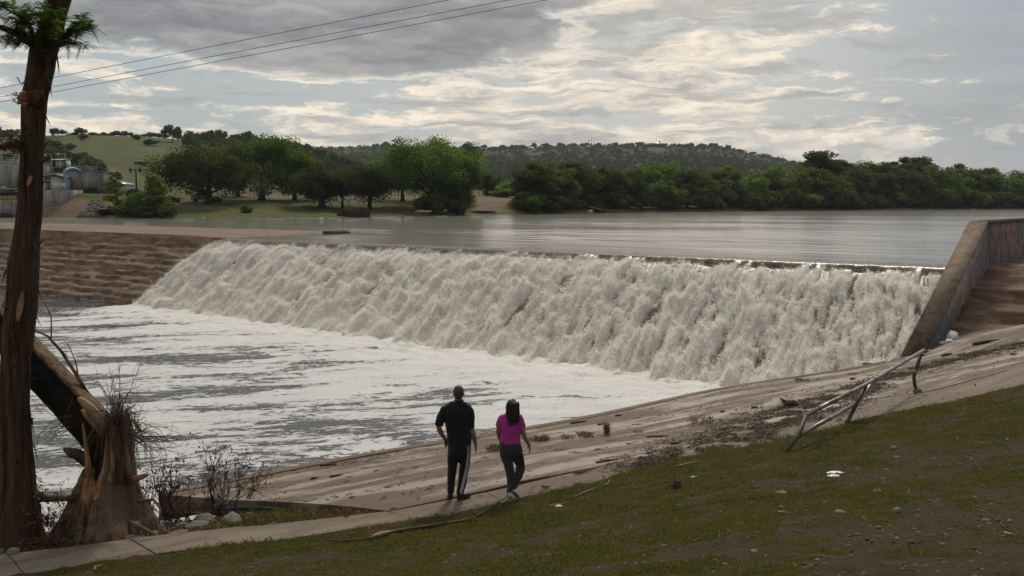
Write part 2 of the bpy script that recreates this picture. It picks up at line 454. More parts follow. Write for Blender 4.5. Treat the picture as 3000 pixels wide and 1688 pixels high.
def grassiness(x, y):
    """how much turf grows at a place of the near bank (0 bare earth .. 1 dense)"""
    n = fbm(x * 0.42, y * 0.55, 3.3, 4) * 0.8 + fbm(x * 2.1, y * 2.6, 8.3, 4) * 1.7 + fbm(x * 6.5, y * 7.0, 1.3, 2) * 0.8
    yg = np.interp(x, gex[:, 0], gex[:, 1])
    bare = np.exp(-(((x - 5.6) / 3.4) ** 2 + ((y - 8.6) / 1.5) ** 2)) * 0.75 + np.exp(-(((x - 7.6) / 2.6) ** 2 + ((y - 13.6) / 1.1) ** 2)) * 0.85 \
        + np.exp(-(((x - 3.2) / 1.8) ** 2 + ((y - 6.9) / 0.9) ** 2)) * 0.7 + np.exp(-(((x + 3.9) / 1.6) ** 2 + ((y - 12.3) / 0.25) ** 2)) * 0.8 + np.exp(-(((x - 3.4) / 1.5) ** 2 + ((y - 14.9) / 0.4) ** 2)) * 0.5
    gq = 0.68 + n - bare * 0.8
    soilside = (y > yg)
    gq = np.where(soilside, np.where((x > -4.6) & (x < -2.2), 0.9, 0.12), gq)
    return np.clip(gq, 0, 1)
_xs = np.arange(-16, 24, 0.13); _ys = np.arange(-3, 25, 0.13)
_X, _Y = np.meshgrid(_xs, _ys, indexing='ij')
_Z = ground_z(_X, _Y)
gme = mesh_np('ground', np.stack([_X.ravel(), _Y.ravel(), _Z.ravel()], 1), [grid_faces(len(_xs), len(_ys))], True, {'grassy': grassiness(_X, _Y).ravel()})
ground = setp(link('ground', gme, None, M_soil), kind='structure')

# concrete
def mat_concrete(name, dark, lightc, wet=True, tint=(0.17, 0.115, 0.078)):
    m, gg = newmat(name)
    co = gg.coord()
    a = R(29)
    px, py, pz = gg.sep(co)
    q = gg.vec(px * math.cos(a) + py * math.sin(a), py * math.cos(a) - px * math.sin(a), pz)
    st = gg.vmul(q, (0.28, 1.6, 1.0)); fl = gg.vmul(q, (1.5, 6.0, 1))
    n1 = gg.noise(st, 1.0, 7, 0.6, 0.4); n2 = gg.noise(fl, 2.0, 6, 0.65); n3 = gg.noise(co, 60, 4, 0.7); n4 = gg.noise(co, 1.7, 6, 0.6)
    mud = gg.mix(gg.step(n2, 0.35, 0.7), tint, tuple(t * 1.45 for t in tint))
    col = gg.mix(gg.step(n1 + (n2 - 0.5) * 0.25, 0.47, 0.60), mud, gg.mix(n4, dark, lightc))
    grain = gg.lin(n3, 0.25, 0.75, 0.85, 1.12); col = gg.vmul(col, gg.vec(grain, grain, grain))
    spots = gg.step(gg.noise(fl, 6.0, 3, 0.7), 0.66, 0.72); col = gg.mix(spots * 0.7, col, (0.06, 0.04, 0.028))
    wetm = gg.step(n1 * 0.6 + n4 * 0.4, 0.50, 0.62) if wet else 0.0
    rough = gg.lin(wetm, 0, 1, 0.8, 0.38) if wet else 0.85
    finish(gg, pbsdf(gg, col, rough, 0.35, 0, gg.bump(n3 * 0.5 + n2 * 0.5, 0.35, 0.012)))
    return m
M_ramp = mat_concrete('muddy concrete', (0.20, 0.155, 0.12), (0.33, 0.27, 0.215), True, (0.098, 0.064, 0.043))
M_path = mat_concrete('footpath concrete', (0.165, 0.13, 0.10), (0.215, 0.172, 0.133), False, (0.125, 0.09, 0.064))
M_kerb = mat_concrete('kerb concrete', (0.155, 0.125, 0.092), (0.21, 0.172, 0.13), False, (0.11, 0.078, 0.053))

def slab(quad, parent, m, thick=0.28, res=0.35, zf=H, dz=0.0, gap=0.008, name='concrete_slab'):
    """one concrete slab over a convex quad of the bank, with its own edges"""
    q = [Vector((p[0], p[1], 0)) for p in quad]
    c = sum(q, Vector()) / len(q)
    area = sum(q[i].x * q[(i + 1) % len(q)].y - q[(i + 1) % len(q)].x * q[i].y for i in range(len(q)))
    if area < 0: q.reverse()
    x0, x1 = min(p.x for p in q), max(p.x for p in q); y0, y1 = min(p.y for p in q), max(p.y for p in q)
    nx, ny = max(2, int((x1 - x0) / res) + 1), max(2, int((y1 - y0) / res) + 1)
    bm = bmesh.new()
    vs = [[bm.verts.new((x0 + (x1 - x0) * i / (nx - 1), y0 + (y1 - y0) * j / (ny - 1), 0)) for j in range(ny)] for i in range(nx)]
    for i in range(nx - 1):
        for j in range(ny - 1): bm.faces.new((vs[i][j], vs[i + 1][j], vs[i + 1][j + 1], vs[i][j + 1]))
    for i in range(len(q)):
        a, b = q[i], q[(i + 1) % len(q)]; d = (b - a)
        no = Vector((d.y, -d.x, 0)).normalized()
        bmesh.ops.bisect_plane(bm, geom=bm.verts[:] + bm.edges[:] + bm.faces[:], plane_co=a - no * gap, plane_no=no, clear_outer=True)
    co = np.array([v.co[:2] for v in bm.verts])
    hz = zf(co[:, 0], co[:, 1]) + dz
    for v, z in zip(bm.verts, hz): v.co.z = z
    top = bm.faces[:]
    r = bmesh.ops.extrude_face_region(bm, geom=top)
    for v in [x for x in r['geom'] if isinstance(x, bmesh.types.BMVert)]: v.co.z += 0.0
    newf = set(f for f in r['geom'] if isinstance(f, bmesh.types.BMFace))
    for f in top:
        for v in f.verts: pass
    # the extruded copy stays on top; sink the original
    newv = set(x for x in r['geom'] if isinstance(x, bmesh.types.BMVert))
    for v in bm.verts:
        if v not in newv: v.co.z -= thick
    bmesh.ops.recalc_face_normals(bm, faces=bm.faces)
    me = bpy.data.meshes.new(name); bm.to_mesh(me); bm.free()
    return link(name, me, parent, m)

def P2(u, v, z): p = at_z(u, v, z); return (p.x, p.y)
def H2(u, v): p = on_surf(u, v, H, 8, 50); return (p.x, p.y)
path = empty('footpath', (0, 0, 0), kind='structure')
_far = [(-300, 1655), (22, 1622), (380, 1579), (712, 1544), (1130, 1498)]
_near = [(-240, 1745), (71, 1683), (456, 1625), (795, 1587), (1236, 1519)]
for i in range(4):
    slab([H2(*_near[i]), H2(*_near[i + 1]), H2(*_far[i + 1]), H2(*_far[i])], path, M_path, 0.16, 0.3, dz=[0, 0.0, 0.012, 0.0][i])
apron = empty('apron', (0, 0, 0), kind='structure')
def lerp2(a, b, t): return (a[0] + (b[0] - a[0]) * t, a[1] + (b[1] - a[1]) * t)
K = [(p.x, p.y) for p in KERB]
kd = Vector((K[4][0] - K[1][0], K[4][1] - K[1][1])).normalized(); kn = Vector((kd.y, -kd.x))      # kn points up the ramp
def offk(p, d): return (p[0] + kn.x * d, p[1] + kn.y * d)
KW = 0.32
_ks = [K[0], lerp2(K[1], K[2], 0.5), K[2], lerp2(K[2], K[3], 0.55), K[3], lerp2(K[3], K[4], 0.5), K[4]]
for i in range(6):
    slab([_ks[i], _ks[i + 1], offk(_ks[i + 1], KW), offk(_ks[i], KW)], apron, M_kerb, 0.5, 0.3, dz=0.012, gap=0.004, name='kerb_stone')
J3 = [H2(1136, 1497), H2(1330, 1462), H2(1528, 1410), H2(1755, 1367), H2(2545, 1169), H2(2959, 1083)]
Ki = [offk(p, KW) for p in K]
JA = lerp2(Ki[1], Ki[2], 0.86); J2c = H2(2017, 1258); J2d = H2(2700, 1060)
slab([Ki[0], JA, J3[2], J3[0]], apron, M_ramp, 0.3, gap=0.003)
slab([JA, J2c, J3[3], J3[2]], apron, M_ramp, 0.3, gap=0.003)
slab([J2c, J3[4], J3[3]], apron, M_ramp, 0.3, gap=0.003)
slab([J2c, J2d, J3[5], J3[4]], apron, M_ramp, 0.3, gap=0.003)
slab([JA, Ki[2], J2c], apron, M_ramp, 0.3, gap=0.001)
slab([Ki[2], Ki[3], J2c], apron, M_ramp, 0.3, gap=0.001)
slab([Ki[3], Ki[4], J2d, J2c], apron, M_ramp, 0.3)
_far_r = (J2d[0] + 9.0, J2d[1] + 3.5)
slab([Ki[4], (Ki[4][0] + 3.2, Ki[4][1] + 3.2), _far_r, J2d], apron, M_ramp, 0.3, dz=-0.006)
slab([J2d, _far_r, (J3[5][0] + 8, J3[5][1] + 4.5), J3[5]], apron, M_ramp, 0.3, dz=-0.01)
# the walk along the grass
def upg(p, d=1.6):
    yg = np.interp(p[0], gex[:, 0], gex[:, 1]); return (p[0] + 0.75, min(p[1] - 0.2, yg - 0.45))
_w = [J3[0], lerp2(J3[1], J3[2], 0.45), lerp2(J3[2], J3[3], 0.9), lerp2(J3[3], J3[4], 0.5), J3[4], J3[5], (J3[5][0] + 8, J3[5][1] + 4.5)]
_wn = [H2(1236, 1519)] + [upg(p) for p in _w[1:]]
for i in range(len(_w) - 1):
    slab([_w[i], _w[i + 1], _wn[i + 1], _wn[i]], apron, M_path, 0.28, 0.3, dz=-0.012)

# ------------------------------------------------------------------ stepped dam shoulders (mud covered) left and right of the spill
def mat_mud():
    m, gg = newmat('muddy stepped concrete')
    co = gg.coord()
    n1 = gg.noise(gg.vmul(co, (0.35, 1.4, 2.5)), 1.2, 7, 0.62); n2 = gg.noise(co, 9, 6, 0.7)
    col = gg.mix(gg.step(n1, 0.35, 0.66), (0.082, 0.046, 0.027), (0.22, 0.135, 0.086))
    col = gg.mix(gg.step(n2, 0.5, 0.8), col, (0.20, 0.15, 0.108))
    col = gg.mix(gg.step(gg.noise(co, 30, 3, 0.7), 0.68, 0.74), col, (0.30, 0.24, 0.18))
    deck = gg.attr('deck'); px, py, pz = gg.sep(co)
    dc = gg.mix(gg.step(gg.noise(gg.vmul(co, (0.12, 1.1, 1)), 2.0, 7, 0.65), 0.38, 0.62), (0.22, 0.155, 0.115), (0.125, 0.084, 0.058))
    col = gg.mix(deck, col, dc)
    finish(gg, pbsdf(gg, col, 0.8, 0.3, 0, gg.bump(n2 * 0.7 + n1 * 0.5, 0.8, 0.06)))
    return m
M_mud = mat_mud()
def stepped(s, t, z0, z1, t0, t1, nst, wob=0.35):
    """height of a worn flight of steps falling from z0 at t0 to z1 at t1"""
    w = 2.2 * wob * fbm(s * 0.13, t * 0.45, 4.4, 5) + 1.3 * wob * fbm(s * 0.8, t * 1.3, 9.0, 3)
    q = np.clip((t - t0 + w * 1.1) / (t1 - t0), 0, 1) * nst
    i = np.floor(q); f = q - i
    wear = 0.42 + 0.3 * np.clip(fbm(s * 0.35, i * 3.7, 1.0, 3) * 2, -0.9, 1)
    k = np.where(f < wear, f / np.maximum(wear, 0.01) * 0.18, 0.18 + 0.82 * sstep(f, wear, np.minimum(wear + 0.42, 1.0)))
    z = z0 + (z1 - z0) * (i + k) / nst
    return z + 0.20 * fbm(s * 0.45, t * 1.0, 7.0, 5) + 0.05 * fbm(s * 3, t * 5, 3.0, 3)
ss = np.arange(34.0, 96, 0.2)
tt = np.concatenate([np.arange(-16, -1.5, 0.35), np.arange(-1.5, 8.5, 0.055)])
S, T = np.meshgrid(ss, tt, indexing='ij')
topz = ZR + 0.10 - 0.02 * np.clip(47 - S, 0, 6)
zl = stepped(S, T - 0.0, 3.72, -0.35, -0.9 - 0.03 * np.clip(S - 42, 0, 60), 6.6, 12)
# the flat mud deck: a wedge that reaches upstream and thins to the right
wid = np.clip((S - 43.0) * 5.5, 0.3, 11.8)
over = sstep(-T, 0.5, 1.1)
deckz = topz + 0.03 * fbm(S * 0.3, T * 0.6, 2.0, 3) - sstep(-T, wid + 0.3, wid + 2.2) * 0.6
low = sstep(S, 42.6, 41.4) * 0.55
Zl = np.where(T < -0.4, np.maximum(zl, deckz - 0.02), zl) - low - sstep(S, 41, 37) * 0.4
Zl = np.where((T < -0.4), deckz - low - sstep(S, 41, 37) * 0.5, Zl)
sh = mesh_np('stepped_embankment', np.stack([S.ravel(), T.ravel(), Zl.ravel()], 1), [grid_faces(len(ss), len(tt))], True, {'deck': (sstep(-T, 0.35, 0.8)).ravel()})
emb = empty('stepped_embankment', (0, 0, 0), kind='structure')
embl = indam(link('muddy_steps', sh, None, M_mud)); embl.parent = emb
ss = np.arange(-15.0, -0.9, 0.12); tt = np.concatenate([np.arange(-70, -14, 2.0), np.arange(-14, 6.5, 0.085)])
S, T = np.meshgrid(ss, tt, indexing='ij')
Zr = stepped(S, T, 3.66, 1.45, -1.9, 3.7, 4, 0.25)
Zr = np.where(T < -1.8, np.maximum(Zr, 3.55 + 0.05 * fbm(S, T, 1.0, 3)), Zr)
sh2 = mesh_np('muddy_steps', np.stack([S.ravel(), T.ravel(), Zr.ravel()], 1), [grid_faces(len(ss), len(tt))], True, {'deck': np.zeros(S.size)})
embr = indam(link('muddy_steps', sh2, None, M_mud)); embr.parent = emb

# ------------------------------------------------------------------ wing wall (sloping capped wall with peeling paint)
def mat_paint():
    m, gg = newmat('peeling paint over pink primer')
    co = gg.coord()
    n = gg.noise(gg.vmul(co, (1, 1.35, 0.9)), 3.0, 9, 0.68, 0.5)
    n2 = gg.noise(co, 0.5, 3, 0.5); st = gg.noise(gg.vmul(co, (3, 3, 0.25)), 1.6, 5, 0.6)
    n4 = gg.noise(co, 14, 5, 0.7)
    prim = gg.mix(st, (0.30, 0.135, 0.085), (0.23, 0.115, 0.08))
    paint = gg.mix(n4, (0.045, 0.052, 0.062), (0.095, 0.10, 0.11))
    brown = (0.115, 0.078, 0.055)
    f = gg.step(n + (n2 - 0.5) * 0.25 + (st - 0.5) * 0.06, 0.462, 0.49)
    col = gg.mix(f, prim, paint)
    col = gg.mix(gg.step(st + (n4 - 0.5) * 0.5, 0.5, 0.75) * 0.65, col, brown)
    finish(gg, pbsdf(gg, col, 0.7, 0.35, 0, gg.bump(f * 0.6 + n4 * 0.4, 0.35, 0.01)))
    return m
M_paint = mat_paint()
M_cap = mat('weathered exposed aggregate', (0.16, 0.115, 0.082), (0.24, 0.18, 0.13), 0.9, 5, 0.8, 55, 0.02, 0.2, lo=0.3, hi=0.7, c3=(0.115, 0.084, 0.06))
wall = empty('wing_wall', tuple(CR), label='sloping concrete wing wall with blue paint peeling off pink primer', cat='wall')
WW = 0.58
mb = MB()
for prof in ([(-60, 5.21), (-1.16, 5.21), (-1.16, -0.6), (-60, -0.6)], [(-1.16, 5.21), (6.2, 1.195), (6.5, 0.6), (6.5, -0.6), (-1.16, -0.6)]):
    mb.prism([(-0.5, t, z) for t, z in prof], (0, 0, 0), (-WW, 0, 0))
wb = mb.build('wall_panel', M_paint); indam(wb)
# cap: thin facing over the sloping top and flat top
mb = MB()
capp = [(-60, 5.215), (-1.16, 5.215), (6.3, 1.145)]
up = [(-60, 5.29), (-1.14, 5.29), (6.42, 1.17)]
for i in range(2):
    mb.prism([(-0.48, capp[i][0], capp[i][1]), (-0.48, capp[i + 1][0], capp[i + 1][1]), (-0.48, up[i + 1][0], up[i + 1][1]), (-0.48, up[i][0], up[i][1])], (0, 0, 0), (-WW - 0.06, 0, 0))
cp = mb.build('wall_cap', M_cap); indam(cp)
for o in (wb, cp):
    o.parent = wall; o.matrix_parent_inverse = Matrix.Translation(tuple(-x for x in CR)); o.matrix_basis = DM
# ------------------------------------------------------------------ reservoir
def mat_reservoir():
    m, gg = newmat('reservoir water')
    co = gg.coord()
    patch = gg.noise(gg.vmul(co, (0.035, 0.06, 1)), 1.0, 5, 0.55, 0.5)
    f = gg.step(patch, 0.42, 0.62)
    w1 = gg.noise(gg.vmul(co, (1.0, 1.0, 1)), 0.7, 4, 0.6); w2 = gg.noise(co, 2.6, 4, 0.6); w3 = gg.noise(co, 7.0, 3, 0.6)
    h = w1 * 0.5 + (w2 * 0.32 + w3 * 0.12) * gg.lin(f, 0, 1, 0.35, 1.3)
    nrm = gg.bump(h, 0.2, 0.06)
    finish(gg, pbsdf(gg, gg.mix(f, (0.27, 0.245, 0.205), (0.11, 0.102, 0.084)), gg.lin(f, 0, 1, 0.12, 0.18), 0.5, 0, nrm, IOR=1.33))
    return m
M_res = mat_reservoir()
mb = MB()
rt = np.concatenate([np.arange(-0.95, -100, -0.2), np.arange(-100, -290, -0.55)]); rsx_ = np.arange(-0.5, 330, 2.4)
S, T = np.meshgrid(rsx_, rt, indexing='ij')
band = 0.45 + 0.9 * sstep(fbm(S * 0.018, T * 0.05, 3.0, 4), -0.12, 0.25)
calm = sstep(-T, 0.9, 5.0)
Zw = ZR + calm * band * 1.1 * (0.050 * fbm(S * 0.10, T * 0.75, 1.0, 2) + 0.022 * fbm(S * 0.22, T * 1.7, 5.0, 2))
nV = S.size
V = np.concatenate([np.stack([S.ravel(), T.ravel(), Zw.ravel()], 1), [(329.8, -289.9, ZR - .02), (-0.2, -289.9, ZR - .02), (-0.2, -58, ZR - .01), (-700, -58, ZR - .01), (-700, -290, ZR - .02), (-700, -900, ZR - .02), (420, -900, ZR - .02), (-0.2, -290, ZR - .02), (420, -290, ZR - .02)]])
me = mesh_np('reservoir', V, [grid_faces(len(rsx_), len(rt)), np.array([[nV + 3, nV + 4, nV + 7, nV + 2], [nV + 5, nV + 6, nV + 8, nV + 4]])], True)
res = setp(indam(link('reservoir', me, None, M_res)), kind='structure')
# ------------------------------------------------------------------ spill: water sheet, froth
def fall_profile(s, t):
    """mean water surface of the spill; t is metres downstream of the crest"""
    run = run_of(s)
    zf = 3.35 - 3.47 * (t - 0.55) / (run - 0.55)
    lip = ZR - 0.05 * np.clip((t + 1.0) / 1.2, 0, 1) ** 2 - 0.30 * np.clip((t - 0.12) / 0.43, 0, 1) ** 1.5
    return np.where(t < 0.55, lip, zf)
s_ = np.arange(-0.48, 43.6, 0.045); t_ = np.concatenate([np.arange(-1.0, 0.0, 0.08), np.arange(0.0, 9.2, 0.043)])
S, T = np.meshgrid(s_, t_, indexing='ij')
base_z = fall_profile(S, T)
run = run_of(S)
q = T / run
start = 0.22 + 0.16 * sstep(S, 16, 2) + 0.4 * fbm(S * 0.5, 0 * S, 2.0, 3) + 0.3 * fbm(S * 2.0, 0 * S, 5.0, 2)
fro = sstep(T, start, start + 0.45)
# the flow breaks over hidden steps: plumes that arch out and fall in streams, with dark hollows below and between them
def plumes(S, T, w, h, seed, fall):
    """tallest of the plumes near each point: dome at its head, long falling tail"""
    rsx = np.random.RandomState(seed); tab = rsx.rand(512, 64, 4)
    out = np.zeros_like(S); tail = np.zeros_like(S)
    ci = np.floor(S / w).astype(int)
    for di in (-1, 0, 1):
        c = ci + di
        ph = tab[c % 512, 0, 3] * 0.9
        r = np.floor(T / h - ph).astype(int)
        for dj in (-2, -1, 0, 1):
            rr_ = r + dj; t4 = tab[c % 512, (rr_ + 8) % 64]
            cx_ = (c + 0.5 + (t4[..., 0] - 0.5) * 0.9) * w; cy_ = (rr_ + ph + 0.5 + (t4[..., 1] - 0.5) * 0.8) * h
            du = (S - cx_) / (w * (0.45 + 0.4 * t4[..., 2])); dv = (T - cy_) / h
            du = du / (1 + 0.25 * np.clip(dv, 0, 3))
            k = np.exp(-du * du * 2.2) * np.where(dv < 0, np.exp(-(dv / 0.16) ** 2), np.exp(-np.clip(dv, 0, 9) * fall)) * (0.55 + 0.45 * t4[..., 2])
            out = np.maximum(out, k)
    return out
warp = 0.35 * fbm(S * 0.9, T * 0.5, 1.0, 3); warp2 = 0.25 * fbm(S * 0.7, T * 0.9, 7.0, 3)
S0 = S; S = S + 0.25 * T
p1 = plumes(S + warp, T + warp2, 1.05, 2.5, 1, 1.1)
p2 = plumes(S + warp * 0.7 + 0.4, T + warp2, 0.52, 1.45, 2, 1.0)
p3 = plumes(S + warp * 0.4, T + warp2 * 0.5, 0.26, 0.75, 3, 1.1)
st1 = fbm(S * 1.7 + warp, T * 0.16, 0.7, 3); st2 = fbm(S * 5.5 + warp * 2, T * 0.55, 3.7, 3); st3 = fbm(S * 13 + warp * 3, T * 1.1, 1.7, 2)
p1 = p1 * np.clip(0.85 + 0.9 * st2 + 0.5 * fbm(S * 3.0, T * 2.0, 5.5, 2), 0.2, 1.4); p2 = p2 * np.clip(0.9 + 1.0 * st3, 0.2, 1.4)
a4 = fbm(S * 9, T * 6, 2.2, 3); a5 = fbm(S * 22, T * 14, 4.2, 2)
S = S0
amp = fro * (0.35 + 0.65 * sstep(T, 0.5, 2.0))
hh = amp * (0.48 * p1 + 0.26 * p2 + 0.10 * p3 + 0.20 * st1 + 0.13 * st2 + 0.06 * st3 + 0.035 * a4 + 0.025 * a5)
hh = hh + (1 - fro) * (0.018 * fbm(S * 4.5, T * 0.8, 2.2, 3) * sstep(T, -0.5, 0.3) + 0.03 * fbm(S * 1.3, T * 1.5, 2.0, 3))
edge = sstep(S, 43.5, 42.4)
hh = hh * (0.35 + 0.65 * edge)
out = np.clip(hh, -0.2, 2) * 0.55
Zf = base_z + hh * 0.8 - (1 - edge) * 0.25
Tf = T + out + fro * 0.04 * fbm(S * 5, T * 5, 8.0, 2)
Sf = np.maximum(S + fro * 0.07 * fbm(S * 2.2, T * 2.2, 11.0, 3), -0.485)
# spread into the pool at the foot
Zf = np.where(Zf < 0.02, 0.02 + (Zf - 0.02) * 0.12, Zf)
foot = sstep(q, 0.78, 0.98)
aer_shade = np.clip(fro * (0.12 + 0.62 * p1 + 0.46 * p2 + 0.26 * p3 + 0.65 * st1 + 0.50 * st2 + 0.40 * st3 + 0.45 * foot + 0.12 * sstep(S, 10, 30)) * (0.55 + 0.45 * sstep(T, 0.4, 1.4)), 0, 1)  # air content plus painted shade: pale plume heads, darker hollows below and between
fme = mesh_np('waterfall', np.stack([Sf.ravel(), Tf.ravel(), Zf.ravel()], 1), [grid_faces(len(s_), len(t_))], True, {'froth': fro.ravel(), 'air_shade': aer_shade.ravel()})
def mat_fall():
    m, gg = newmat('frothing river water')
    co = gg.coord()
    fr = gg.attr('froth'); air_shade = gg.attr('air_shade')
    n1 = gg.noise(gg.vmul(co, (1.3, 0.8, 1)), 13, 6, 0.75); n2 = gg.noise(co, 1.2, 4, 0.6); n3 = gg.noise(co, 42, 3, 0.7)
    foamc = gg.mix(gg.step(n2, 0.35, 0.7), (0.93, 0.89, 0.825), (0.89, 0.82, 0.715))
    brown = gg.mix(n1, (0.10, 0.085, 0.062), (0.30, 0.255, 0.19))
    k = gg.step(air_shade + (n1 - 0.5) * 0.8 + (n3 - 0.5) * 0.25, 0.13, 0.58)  # low values turn brown: less air, with the hollows' shade in the colour
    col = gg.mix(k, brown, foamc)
    nrm = gg.bump(n1 * 0.6 + n3 * 0.5, 0.5, 0.03)
    d = pbsdf(gg, col, gg.lin(k, 0, 1, 0.3, 0.75), 0.3, 0, nrm)
    t = gg.node('ShaderNodeBsdfTranslucent'); gg.put(t.inputs[0], gg.vmul(col, (1.0, 0.95, 0.85))); gg.put(t.inputs['Normal'], nrm)
    mx = gg.node('ShaderNodeMixShader'); gg.put(mx.inputs[0], k * 0.5)
    gg.nt.links.new(d, mx.inputs[1]); gg.nt.links.new(t.outputs[0], mx.inputs[2])
    lip = pbsdf(gg, gg.mix(gg.noise(gg.vmul(co, (9, 0.6, 1)), 1.0, 4, 0.6), (0.03, 0.019, 0.010), (0.13, 0.09, 0.05)), 0.22, 0.3, 0, gg.bump(gg.noise(gg.vmul(co, (7, 1.2, 1)), 1.5, 4, 0.6), 0.5, 0.05), IOR=1.33)
    mx2 = gg.node('ShaderNodeMixShader'); gg.put(mx2.inputs[0], gg.step(fr + (n1 - 0.5) * 0.8, 0.12, 0.5))
    gg.nt.links.new(lip, mx2.inputs[1]); gg.nt.links.new(mx.outputs[0], mx2.inputs[2])
    finish(gg, mx2.outputs[0])
    return m
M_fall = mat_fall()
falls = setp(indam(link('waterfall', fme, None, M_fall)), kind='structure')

# the droplets thrown off the froth: one cloud of small drops
def points_object(name, P, rad, m, kind='stuff'):
    me = bpy.data.meshes.new(name); me.vertices.add(len(P)); me.vertices.foreach_set('co', np.asarray(P, np.float32).ravel())
    at = me.attributes.new('rad', 'FLOAT', 'POINT'); at.data.foreach_set('value', np.asarray(rad, np.float32))
    o = link(name, me, None, m)
    ng = bpy.data.node_groups.new(name + ' drops', 'GeometryNodeTree')
    ng.interface.new_socket('Geometry', in_out='INPUT', socket_type='NodeSocketGeometry')
    ng.interface.new_socket('Geometry', in_out='OUTPUT', socket_type='NodeSocketGeometry')
    gi = ng.nodes.new('NodeGroupInput'); go = ng.nodes.new('NodeGroupOutput')
    mp = ng.nodes.new('GeometryNodeMeshToPoints'); na = ng.nodes.new('GeometryNodeInputNamedAttribute'); na.data_type = 'FLOAT'; na.inputs[0].default_value = 'rad'
    sm = ng.nodes.new('GeometryNodeSetMaterial'); sm.inputs['Material'].default_value = m
    ng.links.new(gi.outputs[0], mp.inputs[0]); ng.links.new(na.outputs[0], mp.inputs['Radius'])
    ng.links.new(mp.outputs[0], sm.inputs[0]); ng.links.new(sm.outputs[0], go.inputs[0])
    md = o.modifiers.new('drops', 'NODES'); md.node_group = ng
    return setp(o, kind=kind)
rs = np.random.RandomState(3)
Vf = np.stack([Sf.ravel(), Tf.ravel(), Zf.ravel()], 1)
pr = (aer_shade.ravel() ** 1.6) * (0.25 + sstep(hh.ravel(), 0.0, 0.4)) * (fro.ravel() > 0.4) * (Zf.ravel() > 0.03)
idx = rs.choice(len(Vf), 460000, p=pr / pr.sum())
off = rs.exponential(0.05, len(idx)); off[rs.rand(len(idx)) < 0.08] *= 3.0
nv = np.array([0.0, 0.42, 0.91])
Pd = Vf[idx] + nv * off[:, None] + rs.normal(0, 0.035, (len(idx), 3))
m, gg = newmat('water drops')
d_ = pbsdf(gg, (0.92, 0.90, 0.86), 0.5, 0.4)
t = gg.node('ShaderNodeBsdfTranslucent'); t.inputs[0].default_value = (0.93, 0.90, 0.84, 1)
mx = gg.node('ShaderNodeMixShader'); mx.inputs[0].default_value = 0.5
gg.nt.links.new(d_, mx.inputs[1]); gg.nt.links.new(t.outputs[0], mx.inputs[2]); finish(gg, mx.outputs[0])
M_drop = m
Pd[:, 0] = np.maximum(Pd[:, 0], -0.46)
drops = indam(points_object('spray', Pd, rs.uniform(0.004, 0.012, len(Pd)) * (1 + 0.6 * (rs.rand(len(Pd)) < 0.1)), M_drop))

# ------------------------------------------------------------------ pool with foam rafts
def mat_pool():
    m, gg = newmat('pool water under foam')
    co = gg.coord()
    px, py, pz = gg.sep(co); ca, sa = math.cos(R(54)), math.sin(R(54))
    al = px * ca + py * sa; ac = py * ca - px * sa
    q = gg.vec(al, ac, 0.0)
    q = gg.vadd(q, gg.vmul(gg.vadd(gg.noise(gg.vmul(q, (0.22, 0.4, 1)), 1, 3, 0.5, col=True), (-0.5, -0.5, -0.5)), (3.0, 1.6, 0)))
    n1 = gg.noise(gg.vmul(q, (0.13, 0.46, 1)), 1.0, 3, 0.55); n2 = gg.noise(gg.vmul(q, (0.55, 1.7, 1)), 1.0, 6, 0.64); n3 = gg.noise(gg.vmul(q, (3.0, 7.0, 1)), 1.0, 5, 0.7)
    near = gg.attr('near')
    f0 = n1 * 0.52 + n2 * 0.38 + n3 * 0.34 + near - 0.076
    dots = gg.step(gg.noise(gg.vmul(q, (5, 11, 1)), 1.0, 3, 0.6), 0.60, 0.66) * 0.14
    f = gg.step(f0 + dots, 0.552, 0.578)
    thin = gg.step(f0, 0.55, 0.68)
    n4 = gg.noise(gg.vmul(q, (10, 20, 1)), 1.0, 5, 0.75); n5 = gg.noise(gg.vmul(co, (2.2, 1.2, 1)), 1.0, 6, 0.7)
    foamc = gg.mix(gg.step(near + n5 * 0.3, 0.2, 0.42), gg.mix(n5, (0.60, 0.595, 0.585), (0.74, 0.73, 0.71)), (0.74, 0.71, 0.655))
    foamc = gg.mix(thin, (0.64, 0.63, 0.615), foamc)
    nf = gg.bump(n4 * 0.6 + n3 * 0.6 + f * 0.3, 1.0, 0.07)
    foamc = gg.vmul(foamc, gg.vec(gg.lin(n4, 0.3, 0.7, 0.72, 1.18), gg.lin(n4, 0.3, 0.7, 0.72, 1.18), gg.lin(n4, 0.3, 0.7, 0.73, 1.18)))
    foam = pbsdf(gg, foamc, 0.5, 0.35, 0, nf)
    wv = gg.noise(gg.vmul(co, (2.0, 2.0, 1)), 1.2, 4, 0.6) + gg.noise(co, 6, 3, 0.6) * 0.3
    wat = pbsdf(gg, (0.020, 0.018, 0.016), 0.10, 0.5, 0, gg.bump(wv, 0.35, 0.12), IOR=1.33)
    mx = gg.node('ShaderNodeMixShader'); gg.put(mx.inputs[0], f)
    gg.nt.links.new(wat, mx.inputs[1]); gg.nt.links.new(foam, mx.inputs[2]); finish(gg, mx.outputs[0])
    return m
M_pool = mat_pool()
s_ = np.arange(-6, 92, 0.25); t_ = np.concatenate([np.arange(4.5, 12, 0.13), np.arange(12, 62, 0.3)])
S, T = np.meshgrid(s_, t_, indexing='ij')
d = T - run_of(S)
ends = sstep(S, 44.5, 40.5)
wave = np.exp(-np.clip(d, 0, 50) / 3.5) * ends
Zp = 0.02 + wave * (0.20 * billow(S * 0.8, T * 0.9, 3.0, 3) + 0.06 * fbm(S * 3, T * 3, 2.0, 2)) + 0.035 * fbm(S * 0.7, T * 0.5, 6.0, 3) + 0.07 * fbm((S * 0.59 + T * 0.81) * 0.5, (T * 0.59 - S * 0.81) * 1.5, 2.0, 3)
